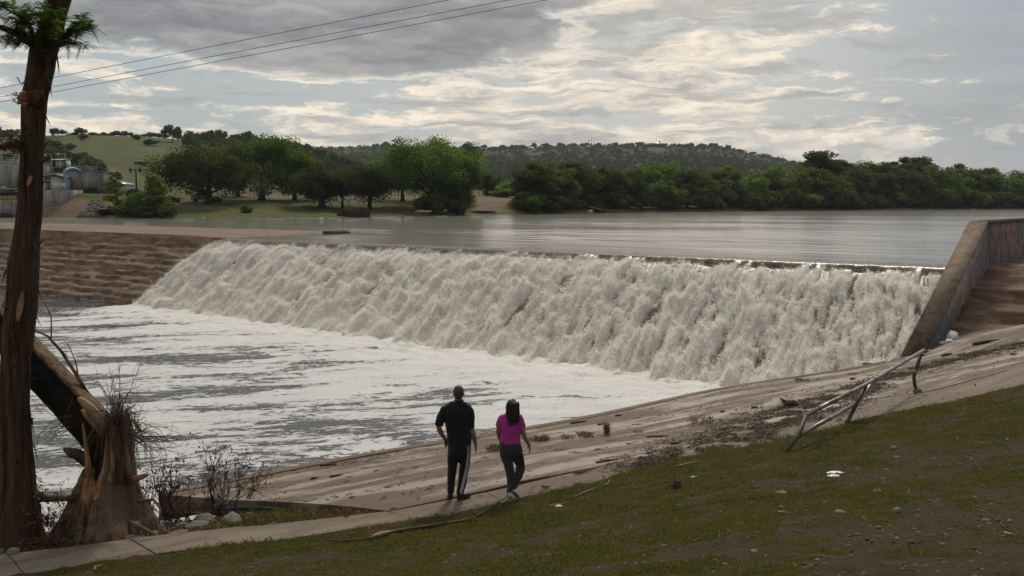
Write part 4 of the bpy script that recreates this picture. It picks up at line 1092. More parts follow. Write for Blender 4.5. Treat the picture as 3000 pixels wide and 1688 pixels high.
# trees on the grassy hill and its ridge
G6 = 'trees on the grassy hill'
hill = [(12, 400, 372, 60, 'hill', 'bushy tree on the hilltop at the left photo edge'), (45, 405, 378, 50, 'hill', 'bushy hilltop tree just left of the big trunk'), (-30, 400, 376, 70, 'hill', 'bushy hilltop tree cut by the left photo edge'),
 (172, 411, 376, 24, 'hilltop', 'left tree of the pair standing on the hilltop'), (196, 411, 380, 20, 'hilltop', 'right tree of the pair standing on the hilltop'), (248, 411, 374, 32, 'hilltop', 'round lone tree on the hilltop right of the pair'), (255, 392, 390, 24, 'hill', 'small green tree just below the round lone hilltop tree'),
 (410, 404, 394, 25, 'hill', 'dark round bush just under the skyline of the grassy hill'), (448, 380, 408, 40, 'hill', 'dark bush in the middle of the grassy slope'), (514, 411, 367, 50, 'hilltop', 'largest lone tree on the skyline of the grassy hill'),
 (555, 395, 392, 40, 'hill', 'dark dense tree where the grass meets the woods'), (585, 400, 402, 34, 'hill', 'round green tree next to the woods on the slope'),
 (150, 350, 405, 40, 'hill', 'dark tree at the left side of the slope above the tanks'), (180, 345, 412, 50, 'hill', 'dark bushy tree above the tall box on the tank roof'), (215, 350, 420, 40, 'hill', 'dark bush on the slope above the right tank'), (140, 320, 425, 50, 'hill', 'dark bush low on the slope behind the trunk'),
 (230, 240, 450, 70, 'hill', 'wide dark tree behind the rail of the right tank'), (275, 235, 458, 70, 'hill', 'wide dark tree behind the end of the right tank'), (190, 250, 440, 60, 'hill', 'dark tree behind the tall box on the tank roof'), (300, 240, 485, 30, 'hill', 'low dark bush at the edge of the sandy cut'),
 (421, 300, 474, 40, 'hilltop', 'small round tree in the field beside the leaning utility pole'), (355, 320, 482, 16, 'hill', 'tiny bush in the field above the sandy cut'), (520, 330, 450, 36, 'hill', 'bush half hidden behind the top of the wide live oak'),
 (20, 300, 450, 60, 'hill', 'dark bush left of the big trunk on the slope'), (60, 330, 420, 60, 'hill', 'dark tree directly behind the big trunk'), (-40, 310, 440, 80, 'hill', 'dark bush at the left edge of the slope'),
 (122, 290, 418, 60, 'hill', 'dark tree right beside the big trunk, halfway up the slope'), (160, 270, 432, 70, 'hill', 'dark tree of the grove above the cream pump house'), (200, 285, 428, 60, 'hill', 'dark tree of the grove right above the shining box roof'), (250, 290, 447, 60, 'hill', 'dark tree at the upper right of the grove behind the tanks'),
 (285, 262, 466, 60, 'hill', 'low dark tree at the right end of the grove behind the tanks'), (245, 228, 472, 66, 'hill', 'dark tree straight behind the right tank railing'), (330, 380, 432, 20, 'hill', 'small bush on the slope below the far row of trees'), (480, 395, 428, 24, 'hill', 'small dark bush right of the bush in the middle of the slope'), (385, 350, 455, 18, 'hill', 'tiny round bush on the lower slope')]
for u, D, vt, w, k, lab in hill: put_tree(k, u, D, vt, w, lab, 'hill_tree', G6)
for i, u in enumerate([215, 232, 283, 300, 316, 332, 348, 362, 376, 392, 432, 448, 462, 478, 492, 530]):
    put_tree('hill', u, 432 + (i % 3) * 6, 396 - random.uniform(3, 9) - (4 if 340 < u < 400 else 0), random.uniform(16, 30), seq_label(u, HILL_MARKS, 'far low tree'), 'hill_tree', 'low trees along the grassy hilltop')
G7 = 'trees on the wooded ridge behind the grove'
for i, (u, vt) in enumerate(sorted([(600, 388), (625, 383), (655, 381), (685, 396), (715, 390), (735, 386), (762, 402), (800, 405), (840, 412), (872, 418), (905, 422), (940, 436), (975, 446), (645, 405), (690, 408), (830, 430), (880, 440), (1010, 460), (1050, 470)])):
    D = float(np.interp(u, UU, g1D)) - (i % 3) * 12
    put_tree('hill' if i % 3 else 'hilltop', u, D, vt, random.uniform(34, 52), seq_label(u, RIDGE_MARKS, 'juniper of the near wooded ridge'), 'ridge_tree', G7)
G8 = 'trees along the far ridge skyline'
for i, u in enumerate([1002, 1030, 1072, 1104, 1122, 1322, 1360, 1386, 1398, 1418, 1452, 1472, 1500, 1516, 1532, 1564, 1600, 1640, 1680, 1712, 1750, 1800, 1850, 1870, 1985, 2020, 2050, 2085, 2120, 2128, 2160, 2200]):
    D = 1285 + random.uniform(-12, 12)
    vr = float(np.interp(u, UU, q2v)); put_tree('hilltop' if i % 2 else 'hill', u, D, vr - random.uniform(4, 13), random.uniform(14, 26), seq_label(u, RIDGE_MARKS, 'small far skyline tree'), 'ridge_tree', G8, dz=-1.0)

# --- scrub covering the hills: nobody could count it
rng = np.random.RandomState(77)
cand_u = rng.uniform(-100, 3200, 46000); cand_D = 10 ** rng.uniform(math.log10(430), math.log10(1340), 46000)
xs_, zs_ = [], []
keep = []
for u, D in zip(cand_u, cand_D):
    g1 = np.interp(u, UU, g1D)
    if u < 560 and D < 600: continue
    if u < 430: continue
    if 1888 < u < 1955 and D > 1130: continue
    if u < 1000 and 560 < D < 950: continue
    n = float(pnoise(u * 0.012, math.log(D) * 9, 3.0))
    dens = (0.95 if D < 900 else 0.9) + 0.7 * n
    if rng.rand() < dens: keep.append((u, D))
keep = keep[:14500]
P = []; Sz = []
for u, D in keep:
    p = far_at(u, D); r = rng.uniform(1.6, 4.0) * (1.15 if D > 900 else 1.0)
    n = 17 if D > 800 else 30
    q = rng.normal(size=(n, 3)); q *= (rng.rand(n) ** 0.4 / np.linalg.norm(q, axis=1))[:, None]
    q[:, 2] = np.abs(q[:, 2]) * 0.95
    P.append(np.array(p) + q * r); Sz.append(r * rng.uniform(0.35, 0.7, n))
P = np.concatenate(P); Sz = np.concatenate(Sz)
V, F = leaf_quads(P, Sz * 1.25, rng, 0, 1.2)
V = V.reshape(-1, 4, 3)[:, :3].reshape(-1, 3); F = np.arange(len(V)).reshape(-1, 3)
setp(link('hill_scrub', mesh_np('hill_scrub', V, [F]), None, leafmat('cedar scrub of the hills', (0.040, 0.050, 0.024), (0.062, 0.072, 0.034), 0.25)), kind='stuff')
# ------------------------------------------------------------------ foreground: turf, gravel, litter
rng = np.random.RandomState(21)
def in_view(x, y, pad=0.6):
    return np.abs(x) < y * 0.56 + pad
def scatter(n, x0, x1, y0, y1):
    x = rng.uniform(x0, x1, n); y = rng.uniform(y0, y1, n); k = in_view(x, y); return x[k], y[k]
def mat_blade(name, c, c2, c3, trans=0.4):
    m, gg = newmat(name)
    r = gg.island(); n = gg.noise(gg.coord(), 0.8, 4, 0.6)
    col = gg.mix(gg.step(n + (r - 0.5) * 0.5, 0.35, 0.65), c, c2)
    col = gg.mix(gg.step(r, 0.70, 0.80), col, c3)
    p = pbsdf(gg, col, 0.6, 0.18)
    t = gg.node('ShaderNodeBsdfTranslucent'); gg.put(t.inputs[0], gg.vmul(col, (1.2, 1.3, 0.7)))
    mx = gg.node('ShaderNodeMixShader'); mx.inputs[0].default_value = trans
    gg.nt.links.new(p, mx.inputs[1]); gg.nt.links.new(t.outputs[0], mx.inputs[2]); finish(gg, mx.outputs[0])
    return m
M_grass = mat_blade('turf blades', (0.092, 0.100, 0.015), (0.134, 0.114, 0.028), (0.17, 0.14, 0.07))
def blades(name, x, y, h, w, bend=0.7, zoff=-0.01, zf=None):
    n = len(x); z = (zf or ground_z)(x, y) + zoff
    a = rng.uniform(0, 6.283, n); l = rng.uniform(0, bend, n) * h; a2 = a + rng.uniform(1.0, 2.1, n)
    d = np.stack([np.cos(a), np.sin(a), np.zeros(n)], 1) * (w * 0.5)[:, None]
    B = np.stack([x, y, z], 1)
    lean = np.stack([np.cos(a2) * l, np.sin(a2) * l, np.zeros(n)], 1)
    mid = B + lean * 0.35 + np.array([0, 0, 1]) * (h * 0.6)[:, None]
    tip = B + lean + np.array([0, 0, 1]) * (h * np.sqrt(np.clip(1 - (l / h) ** 2 * 0.5, 0.2, 1)))[:, None]
    V = np.stack([B - d, B + d, mid + d * 0.7, tip], 1).reshape(-1, 3)
    i = np.arange(n)[:, None] * 4
    return mesh_np(name, V, [i + np.array([[0, 1, 2, 3]])])
x, y = scatter(1150000, -9, 14, 5.2, 22)
gr = grassiness(x, y)
yg = np.interp(x, gex[:, 0], gex[:, 1]); wob = 0.10 * fbm(x * 2.5, y * 0.2, 4.0, 3)
hardm, _ = hard_mask(x, y)
dist_w = np.clip(1.25 - (y - 7) / 26.0, 0.45, 1.2)
keep = (rng.rand(len(x)) < gr ** 1.2 * 0.8 * dist_w) & ~hardm & ((y < yg + wob) | ((x > -4.7) & (x < -2.1) & (y > yg)))
x, y, gk = x[keep], y[keep], gr[keep]
edge = np.exp(-np.clip(np.interp(x, gex[:, 0], gex[:, 1]) - y, 0, 9) / 0.22)
tuft = sstep(fbm(x * 3.2, y * 3.2, 1.0, 2), 0.15, 0.5)
h = rng.uniform(0.016, 0.042, len(x)) * (0.7 + 0.5 * gk) * (1 + 0.35 * edge + 0.7 * tuft)
dry = (x > -4.7) & (x < -2.1) & (y > np.interp(x, gex[:, 0], gex[:, 1]))
setp(link('grass', blades('grass', x[~dry], y[~dry], h[~dry], rng.uniform(0.004, 0.008, (~dry).sum()), 0.9), None, M_grass), kind='stuff')
M_tuft = mat_blade('dry tuft blades', (0.105, 0.085, 0.035), (0.15, 0.115, 0.06), (0.24, 0.185, 0.10), 0.3)
dk = np.nonzero(dry)[0]; dk = dk[rng.rand(len(dk)) < 0.8]
setp(link('dry_grass', blades('dry_grass', x[dk], y[dk], h[dk] * 2.0, rng.uniform(0.0025, 0.0045, len(dk)), 0.98), None, M_tuft), kind='stuff')
# clover and small broad leaves between the blades
x, y = scatter(230000, -9, 14, 5.2, 20); gr = grassiness(x, y); hardm, _ = hard_mask(x, y)
cl = fbm(x * 0.9, y * 0.9, 12.0, 3)
keep = (rng.rand(len(x)) < gr * sstep(cl, -0.02, 0.3) * 0.6) & ~hardm & (y < np.interp(x, gex[:, 0], gex[:, 1]) - 0.1)
x, y = x[keep], y[keep]
P = np.stack([x, y, ground_z(x, y) + rng.uniform(0.005, 0.04, len(x))], 1)
V, F = leaf_quads(P, rng.uniform(0.012, 0.026, len(x)), rng, 0, 1.2)
M_clover = mat_blade('clover leaves', (0.034, 0.058, 0.014), (0.046, 0.066, 0.02), (0.07, 0.085, 0.035), 0.3)
setp(link('clover', mesh_np('clover', V, [F]), None, M_clover), kind='stuff')

# stones
def rock_mesh(name, seed, sub=2, flat=0.6, rough=0.22):
    bm = bmesh.new(); bmesh.ops.create_icosphere(bm, subdivisions=sub, radius=1.0)
    co = np.array([v.co[:] for v in bm.verts])
    d = 1 + rough * 2 * fbm(co[:, 0] * 1.1 + seed, co[:, 1] * 1.1, co[:, 2] * 1.1, 4)
    for v, k in zip(bm.verts, d): v.co = v.co * k; v.co.z *= flat
    for f in bm.faces: f.smooth = sub > 1
    me = bpy.data.meshes.new(name); bm.to_mesh(me); bm.free(); return me
M_stone = mat('pale limestone', (0.27, 0.23, 0.18), (0.15, 0.12, 0.09), 0.85, 3, 0.7, 9, 0.05, 0.25)
M_stone2 = mat('pale small stone', (0.24, 0.205, 0.16), (0.14, 0.115, 0.09), 0.85, 9, 0.5, 40, 0.01, 0.25)
def mat_gravel():
    m, gg = newmat('gravel'); r = gg.island()
    col = gg.mix(r, (0.045, 0.031, 0.021), (0.17, 0.132, 0.098)); finish(gg, pbsdf(gg, col, 0.85, 0.25)); return m
bm = bmesh.new(); bmesh.ops.create_icosphere(bm, subdivisions=1, radius=1.0); _iv = np.array([v.co[:] for v in bm.verts]); _if = np.array([[v.index for v in f.verts] for f in bm.faces]); bm.free()
x, y = scatter(60000, -4, 14, 5.2, 18); gr = grassiness(x, y)
keep = (rng.rand(len(x)) < (1 - gr) ** 1.5 * 0.5) & (y < np.interp(x, gex[:, 0], gex[:, 1]) - 0.1); x, y = x[keep][:5500], y[keep][:5500]
z = ground_z(x, y); sz = 0.004 + rng.exponential(0.0055, len(x)); sz = np.minimum(sz, 0.026)
sc = np.stack([sz * rng.uniform(0.7, 1.6, len(x)), sz * rng.uniform(0.7, 1.4, len(x)), sz * rng.uniform(0.35, 0.8, len(x))], 1)
V = (_iv[None] * sc[:, None, :] * (1 + rng.uniform(-0.25, 0.25, (len(x), len(_iv), 1))) + np.stack([x, y, z], 1)[:, None, :]).reshape(-1, 3)
F = (_if[None] + (np.arange(len(x)) * len(_iv))[:, None, None]).reshape(-1, 3)
setp(link('gravel', mesh_np('gravel', V, [F]), None, mat_gravel()), kind='stuff')

def g_at(u, v): return on_surf(u, v, lambda X, Y: ground_z(X, Y), 5, 40)
def h_at(u, v): return on_surf(u, v, H, 8, 50)
C4 = lambda x, y: (1500 + x / 2.862, 1200 + y / 2.862)
C5 = lambda x, y: (x / 2.1056, 1000 + y / 2.1056)
C6 = lambda x, y: (600 + x / 2.576, 1350 + y / 2.576)
C7 = lambda x, y: (2200 + x / 2.8975, 900 + y / 2.8975)
CG = lambda x, y: (2250 + x / 3.308, 1250 + y / 3.308)
def stone(u, v, wpx, hpx, label, name='stone', seed=0, m=None, group=None, sub=2, cat='stone'):
    p = g_at(u, v); w = wpx / FPX * p.y / 2; h = hpx / FPX * p.y / 2
    me = rock_mesh(name, seed, sub, 1.0, 0.2)
    o = link(name, me, None, m or M_stone2, (p.x, p.y, p.z + h * 0.25)); o.scale = (w, w * 0.8, h * 1.25); o.rotation_euler = (0, 0, seed * 1.3)
    return setp(o, label, cat, group)
GSn = 'loose stones on the grass bank'
for i, (x, y, w, h, lab) in enumerate([(1255, 825, 95, 60, 'round pale stone on bare soil beside a grass tuft'), (705, 840, 125, 45, 'flat grey stone left of the round pale one'), (130, 785, 55, 28, 'small stone at the left side of the bare soil'),
        (280, 832, 45, 22, 'small flat stone right of the orange bark strip'), (1070, 632, 110, 30, 'half buried stone in the turf below the white wrapper'), (135, 650, 140, 40, 'large half buried stone in the turf left of centre bank'), (2105, 915, 80, 35, 'grey stone near the right photo edge'), (2340, 925, 60, 40, 'blocky grey stone at the right photo edge'),
        (1115, 1018, 45, 30, 'small pale stone below the round pale one'), (1250, 1090, 60, 28, 'flat pale stone in the gravel below the round one'), (780, 1155, 40, 22, 'small pinkish stone in the gravel at the lower middle'), (2060, 1240, 50, 28, 'grey stone at the lower right'), (2080, 1390, 50, 26, 'grey stone close to the bottom right edge'), (1310, 1390, 50, 30, 'pinkish stone close to the bottom edge'),
        (480, 1292, 60, 18, 'flat white stone chip near the bottom edge'), (1120, 510, 40, 24, 'small tan stone in the turf right of the white wrapper'), (1250, 300, 60, 22, 'flat pale stone in the turned earth below the handrail'), (1970, 330, 45, 35, 'pale round stone high on the right bank'), (1220, 215, 70, 40, 'earthy stone in the bare strip below the handrail'), (2320, 130, 45, 20, 'grey stone at the right edge high on the bank'), (550, 740, 50, 28, 'pale stone in the grass left of the flat grey one')]):
    u, v = CG(x, y); stone(u, v, w / 3.308, h / 3.308, lab, 'stone', i + 1, M_stone2, GSn)
stone(*C4(1055, 1372), 20, 12, 'white chipped stone at the bottom edge of the photo', 'stone', 33, M_stone2, GSn)
stone(*C4(1700, 1272), 22, 9, 'pale flat stone in a bare spot near the bottom', 'stone', 34, M_stone2, GSn)
stone(*C4(2030, 1195), 26, 11, 'tan stone in bare soil near the bottom right', 'stone', 35, M_stone2, GSn)
# boulders between footpath and pool
GB = 'limestone boulders beside the footpath'
for i, (x, y, w, h, lab) in enumerate([(1255, 1095, 165, 70, 'upper pale boulder at the foot of the middle dead shrub'), (1222, 1135, 160, 60, 'low pale boulder touching the footpath edge'), (1430, 1100, 165, 100, 'largest pale boulder, right of the dead shrubs'), (1535, 1075, 70, 45, 'small boulder behind the largest one'),
        (1120, 1135, 80, 45, 'small brown boulder left of the pale pair'), (962, 1188, 85, 40, 'pointed small rock at the footpath edge by the stump roots'), (1095, 1180, 130, 28, 'flat slab of rock along the footpath edge'), (78, 1295, 100, 55, 'rounded rock at the foot of the big trunk'), (12, 1300, 40, 50, 'rock at the left photo edge by the big trunk'), (430, 1245, 60, 30, 'small rock in front of the broken stump'), (640, 1225, 220, 40, 'long low rock under the stump at the footpath edge'), (820, 1212, 160, 30, 'flat rock right of the stump at the footpath edge'), (1240, 1145, 40, 25, 'small stone squeezed between boulders and footpath')]):
    u, v = C5(x, y + h * 0.3); stone(u, v, w / 2.1056, h / 2.1056, lab, 'boulder', 50 + i, M_stone, GB, 3, 'boulder')

# litter on the apron: flood wrack, chips and bark
def mat_wrack():
    m, gg = newmat('wet bark and reed litter'); r = gg.island()
    col = gg.mix(gg.step(r, 0.0, 0.8), (0.026, 0.017, 0.011), (0.075, 0.05, 0.032)); col = gg.mix(gg.step(r, 0.9, 0.99), col, (0.2, 0.15, 0.1))
    finish(gg, pbsdf(gg, col, 0.85, 0.15)); return m
M_wrack = mat_wrack()
def chips(x, y, z, L, W, ang, tilt=0.35, arch=0.25):
    """thin curved chips lying on the ground: two quads each"""
    n = len(x); t = rng.normal(0, tilt, n)
    d = np.stack([np.cos(ang) * np.cos(t), np.sin(ang) * np.cos(t), np.sin(t)], 1)
    s = np.stack([-np.sin(ang), np.cos(ang), rng.normal(0, 0.4, n)], 1); s /= np.linalg.norm(s, axis=1)[:, None]
    C = np.stack([x, y, z], 1); up = np.array([0, 0, 1])
    a = C - d * (L / 2)[:, None]; b = C + d * (L / 2)[:, None]; c = C + up * (L * arch * rng.uniform(0.2, 1, n))[:, None]
    w = s * (W / 2)[:, None]
    V = np.stack([a - w, a + w, c + w * 1.2, c - w * 1.2, b - w * 0.6, b + w * 0.6], 1).reshape(-1, 3)
    i = np.arange(n)[:, None] * 6
    return V, np.concatenate([i + np.array([[0, 1, 2, 3]]), i + np.array([[3, 2, 5, 4]])])
def apron_top(x, y): return H(x, y)
band = [((1880, 1372), 0.55), ((2010, 1335), 0.8), ((2130, 1290), 1.05), ((2240, 1245), 1.15), ((2330, 1212), 1.1), ((2440, 1170), 0.75), ((2560, 1125), 0.55), ((2700, 1078), 0.5), ((2850, 1040), 0.5), ((3000, 1010), 0.5), ((3120, 985), 0.5)]
bp = [h_at(*b[0]) for b in band]; bwid = [b[1] for b in band]
n = 26000
k = rng.uniform(0, len(bp) - 1.001, n) ** 1.0; k0 = k.astype(int); f = k - k0
bx = np.array([p.x for p in bp]); by = np.array([p.y for p in bp]); bw = np.array(bwid)
X = bx[k0] * (1 - f) + bx[k0 + 1] * f; Y = by[k0] * (1 - f) + by[k0 + 1] * f; Wd = bw[k0] * (1 - f) + bw[k0 + 1] * f
X += rng.normal(0, 1, n) * Wd * 0.55; Y += rng.normal(0, 1, n) * Wd * 0.75
ok = (fbm(X * 1.5, Y * 1.5, 2.0, 3) > -0.12) & (Y > np.interp(X, gex[:, 0], gex[:, 1]) - 0.05); X, Y = X[ok], Y[ok]; n = len(X)
V1, F1 = chips(X, Y, apron_top(X, Y) + rng.uniform(0.0, 0.03, n), 0.025 + rng.exponential(0.05, n), rng.uniform(0.006, 0.024, n), rng.normal(0.6, 0.6, n), 0.12, 0.1)
setp(link('flood_wrack', mesh_np('flood_wrack', V1, [F1]), None, M_wrack), kind='stuff')
# scattered bits over the whole apron, thicker towards its lower left
n = 26000
a_ = rng.rand(n); b_ = rng.rand(n)
kx = np.array([p[0] for p in Ki]); ky = np.array([p[1] for p in Ki])
kk = rng.uniform(0, 3.999, n); k0 = kk.astype(int); f = kk - k0
X = kx[k0] * (1 - f) + kx[k0 + 1] * f; Y = ky[k0] * (1 - f) + ky[k0 + 1] * f
q = rng.uniform(0, 7.5, n); X = X + kn.x * q; Y = Y + kn.y * q
along = (X - Ki[0][0]) * kd.x + (Y - Ki[0][1]) * kd.y; acr = (X - Ki[0][0]) * kn.x + (Y - Ki[0][1]) * kn.y
dn = fbm(along * 0.30, acr * 1.4, 3.0, 4) + 0.5 * fbm(along * 1.2, acr * 4, 8.0, 2)
pr = sstep(dn, 0.0, 0.42) * 0.5 * (1.0 - 0.55 * sstep(along, 5, 9)) + 0.022
ok = (rng.rand(n) < pr) & (Y > np.interp(X, gex[:, 0], gex[:, 1]) + 0.05) & (((X - _cor.x) * (_rl.y - _cor.y) - (Y - _cor.y) * (_rl.x - _cor.x)) > 0.1)
X, Y = X[ok], Y[ok]; n = len(X)
ang = rng.normal(math.atan2(kd.y, kd.x), 0.45, n)
V1, F1 = chips(X, Y, apron_top(X, Y) + 0.006, 0.03 + rng.exponential(0.055, n), rng.uniform(0.006, 0.026, n), ang, 0.08, 0.05)
setp(link('bark_litter', mesh_np('bark_litter', V1, [F1]), None, M_wrack), kind='stuff')
# litter in the turf
n = 4200
X, Y = scatter(n * 2, -8, 13, 6, 19); ok = (Y < np.interp(X, gex[:, 0], gex[:, 1])) & (rng.rand(len(X)) < 0.35 + 0.65 * np.exp(-(np.interp(X, gex[:, 0], gex[:, 1]) - Y) / 1.0)); X, Y = X[ok], Y[ok]; n = len(X)
V1, F1 = chips(X, Y, ground_z(X, Y) + 0.012, 0.02 + rng.exponential(0.035, n), rng.uniform(0.003, 0.008, n), rng.uniform(0, 6.28, n), 0.2, 0.12)
setp(link('dry_straw', mesh_np('dry_straw', V1, [F1]), None, mat_blade('dry straw', (0.10, 0.075, 0.045), (0.07, 0.05, 0.032), (0.24, 0.19, 0.12), 0.1)), kind='stuff')

M_wood = mat('weathered driftwood', (0.12, 0.075, 0.042), (0.055, 0.036, 0.022), 0.75, 4, 0.7, 18, 0.03, 0.3, stretch=(1, 1, 1))
M_wood_pale = mat('peeled pale wood', (0.34, 0.22, 0.125), (0.22, 0.135, 0.075), 0.7, 6, 0.5, 30, 0.01, 0.3)
M_straw = mat('pale dry reed', (0.36, 0.27, 0.16), (0.25, 0.18, 0.1), 0.7, 6, 0.2)
def stick(pix, rad, label, m, surf='g', name='stick', group=None, lift=0.02, cat='stick'):
    pts = [(g_at if surf == 'g' else h_at)(*p) + Vector((0, 0, lift)) for p in pix]
    mid = pts[len(pts) // 2].copy(); pts = [p - mid for p in pts]
    dense = []
    for i in range(len(pts) - 1):
        for t in (0, 0.5): dense.append(pts[i].lerp(pts[i + 1], t) + Vector((0, 0, 0.006 * math.sin(i * 5 + t * 9))))
    dense.append(pts[-1])
    n = len(dense); rr = [rad * (1.0 - 0.65 * abs(2 * i / (n - 1) - 0.7)) for i in range(n)]
    mb = MB(); mb.tube(dense, rr, 6)
    return setp(mb.build(name, m, None, True, mid), label, cat, group)
GT = 'sticks washed onto the bank'
stick([C4(305, 818), C4(395, 803), C4(468, 788)], 0.016, 'straight pale reed stalk lying beside a white scrap in the grass', M_straw, group=GT)
stick([C4(505, 745), C4(610, 700), C4(715, 660)], 0.012, 'thin pale reed stalk in the grass near the woman', M_straw, group=GT)
stick([C4(770, 648), C4(805, 625), C4(820, 598)], 0.013, 'short upright bent pale twig at the turf edge', M_straw, group=GT)
stick([C4(1370, 486), C4(1480, 458), C4(1590, 437)], 0.014, 'long pale reed stalk lying in the wrack at the turf edge', M_straw, group=GT)
stick([C4(700, 452), C4(760, 442), C4(830, 430), C4(905, 428)], 0.025, 'brown forked stick on the concrete above the woman', M_wood, 'h', group=GT)
stick([C4(515, 545), C4(600, 528), C4(735, 490)], 0.022, 'long dark stick on the concrete beside the upper joint', M_wood, 'h', group=GT)
stick([C4(245, 655), C4(290, 655), C4(322, 648)], 0.02, 'short dark stick on the walk right of the woman', M_wood, 'h', group=GT)
stick([C4(1130, 235), C4(1230, 230), C4(1325, 228)], 0.025, 'long dark stick on the wet streak of the apron', M_wood, 'h', group=GT)
stick([C4(492, 122), C4(560, 110), C4(630, 103)], 0.04, 'flat brown plank piece high on the apron near the kerb', M_wood, 'h', group=GT)
stick([C4(718, 133), C4(745, 128), C4(772, 122)], 0.03, 'short plank piece right of the flat brown plank', M_wood, 'h', group=GT)
stick([C4(865, 56), C4(895, 54), C4(925, 48)], 0.03, 'brown bark slab close to the kerb', M_wood, 'h', group=GT)
stick([C4(1328, 295), C4(1365, 290), C4(1400, 288)], 0.05, 'dark bark chunk at the end of the wet streak', M_wood, 'h', group=GT)
stick([C4(1745, 24), C4(1765, 22), C4(1788, 20)], 0.035, 'small bark chunk near the driftwood root', M_wood, 'h', group=GT)
stick([C7(1880, 328), C7(1990, 306), C7(2110, 290)], 0.07, 'dark flat log lying on the apron near the wing wall', M_wood, 'h', 'log', None, 0.05, 'log')
stick([C7(1620, 420), C7(1660, 408), C7(1710, 400)], 0.07, 'dark bark slab on the apron below the wing wall foot', M_wood, 'h', group=GT)
stick([C7(845, 618), C7(868, 613), C7(888, 612)], 0.05, 'dark wood block on the apron left of the handrail', M_wood, 'h', group=GT)
stick([C7(0, 862), C7(30, 858), C7(62, 852)], 0.045, 'brown wood piece left of the driftwood root', M_wood, 'h', group=GT)
stick([C7(2195, 407), C7(2235, 402), C7(2270, 398)], 0.03, 'dark stick on the apron at the right edge', M_wood, 'h', group=GT)
stick([C7(945, 485), C7(985, 484), C7(1030, 486)], 0.04, 'dark bark strip close to the kerb below the spill', M_wood, 'h', group=GT)
stick([C6(870, 42), C6(935, 36), C6(1000, 30)], 0.045, 'dark bark strip by the kerb at the left part of the apron', M_wood, 'h', group=GT)
stick([C6(942, 128), C6(990, 118), C6(1045, 110)], 0.03, 'dark bark strip in the middle of the left apron', M_wood, 'h', group=GT)
stick([C6(800, 143), C6(825, 138), C6(855, 134)], 0.035, 'curled brown bark piece left of the two dark strips', M_wood, 'h', group=GT)
stick([C6(1090, 284), C6(1115, 281), C6(1145, 279)], 0.014, 'short reed on the apron near its lower corner', M_wood, 'h', group=GT)
stick([C6(1055, 430), C6(1072, 428), C6(1090, 428)], 0.012, 'short brown twig on the footpath', M_wood, 'h', group=GT)
stick([CG(90, 838), CG(150, 845), CG(205, 858)], 0.016, 'orange bark strip in the turf', mat('orange bark', (0.36, 0.19, 0.075), (0.24, 0.12, 0.05), 0.7), group=GT)
stick([CG(2250, 955), CG(2290, 985), CG(2330, 1012)], 0.008, 'thin dry twig at the right edge of the bank', M_wood, group=GT)
stick([CG(2290, 1045), CG(2340, 1058), CG(2400, 1075)], 0.014, 'pale broken stick at the lower right of the bank', M_straw, group=GT)
stick([C5(1045, 1302), C5(985, 1300), C5(935, 1296)], 0.022, 'reddish bark strip beside the raised footpath edge', mat('red bark', (0.22, 0.11, 0.06), (0.13, 0.07, 0.04), 0.75), group=GT)
stick([C5(578, 1420), C5(590, 1398), C5(615, 1395), C5(632, 1380)], 0.02, 'pale curled root piece on bare soil near the footpath', M_straw, group=GT)
# long peeled branch along the walk
br = [C6(930, 612), C6(1040, 622), C6(1240, 605), C6(1340, 572), C6(1450, 545), C6(1600, 520), C6(1760, 495), C6(1930, 470), C6(2050, 435), C6(2120, 390), C6(2180, 345), C6(2200, 285)]
pts = [g_at(*p) + Vector((0, 0, 0.03)) for p in br[:-2]]; pts += [pts[-1] + Vector((0.30, 0.25, 0.12)), pts[-1] + Vector((0.38, 0.42, 0.30))]
lb = empty('fallen_branch', pts[5], 0, 'long broken branch with a peeled pale butt lying in the grass along the walk', 'branch')
o = MB(); o.tube([p - pts[5] for p in pts[2:]], [0.010, 0.030, 0.028, 0.021, 0.018, 0.016, 0.014, 0.011, 0.008, 0.004][:len(pts) - 2], 7); o.build('branch_wood', M_wood, lb, True)
o = MB(); q0, q1, q2 = [p - pts[5] + Vector((0, 0, 0.012)) for p in pts[2:5]]
o.tube([q0 - (q1 - q0) * 0.05, q0.lerp(q1, 0.5), q1, q1.lerp(q2, 0.6)], [0.010, 0.030, 0.036, 0.016], 8); o.build('peeled_butt', M_wood_pale, lb, True)
o = MB(); o.tube([p - pts[5] for p in (pts[0], pts[1], pts[2])], [0.008, 0.018, 0.014], 6)
o.tube([pts[8] - pts[5], pts[8] - pts[5] + Vector((-0.1, -0.05, 0.1)), pts[8] - pts[5] + Vector((0.0, -0.1, 0.22))], [0.01, 0.007, 0.003], 5)
o.tube([pts[7] - pts[5], pts[7] - pts[5] + Vector((0.3, 0.0, 0.02)), pts[7] - pts[5] + Vector((0.7, 0.05, 0.03))], [0.012, 0.009, 0.003], 5); o.build('twig', M_wood, lb, True)

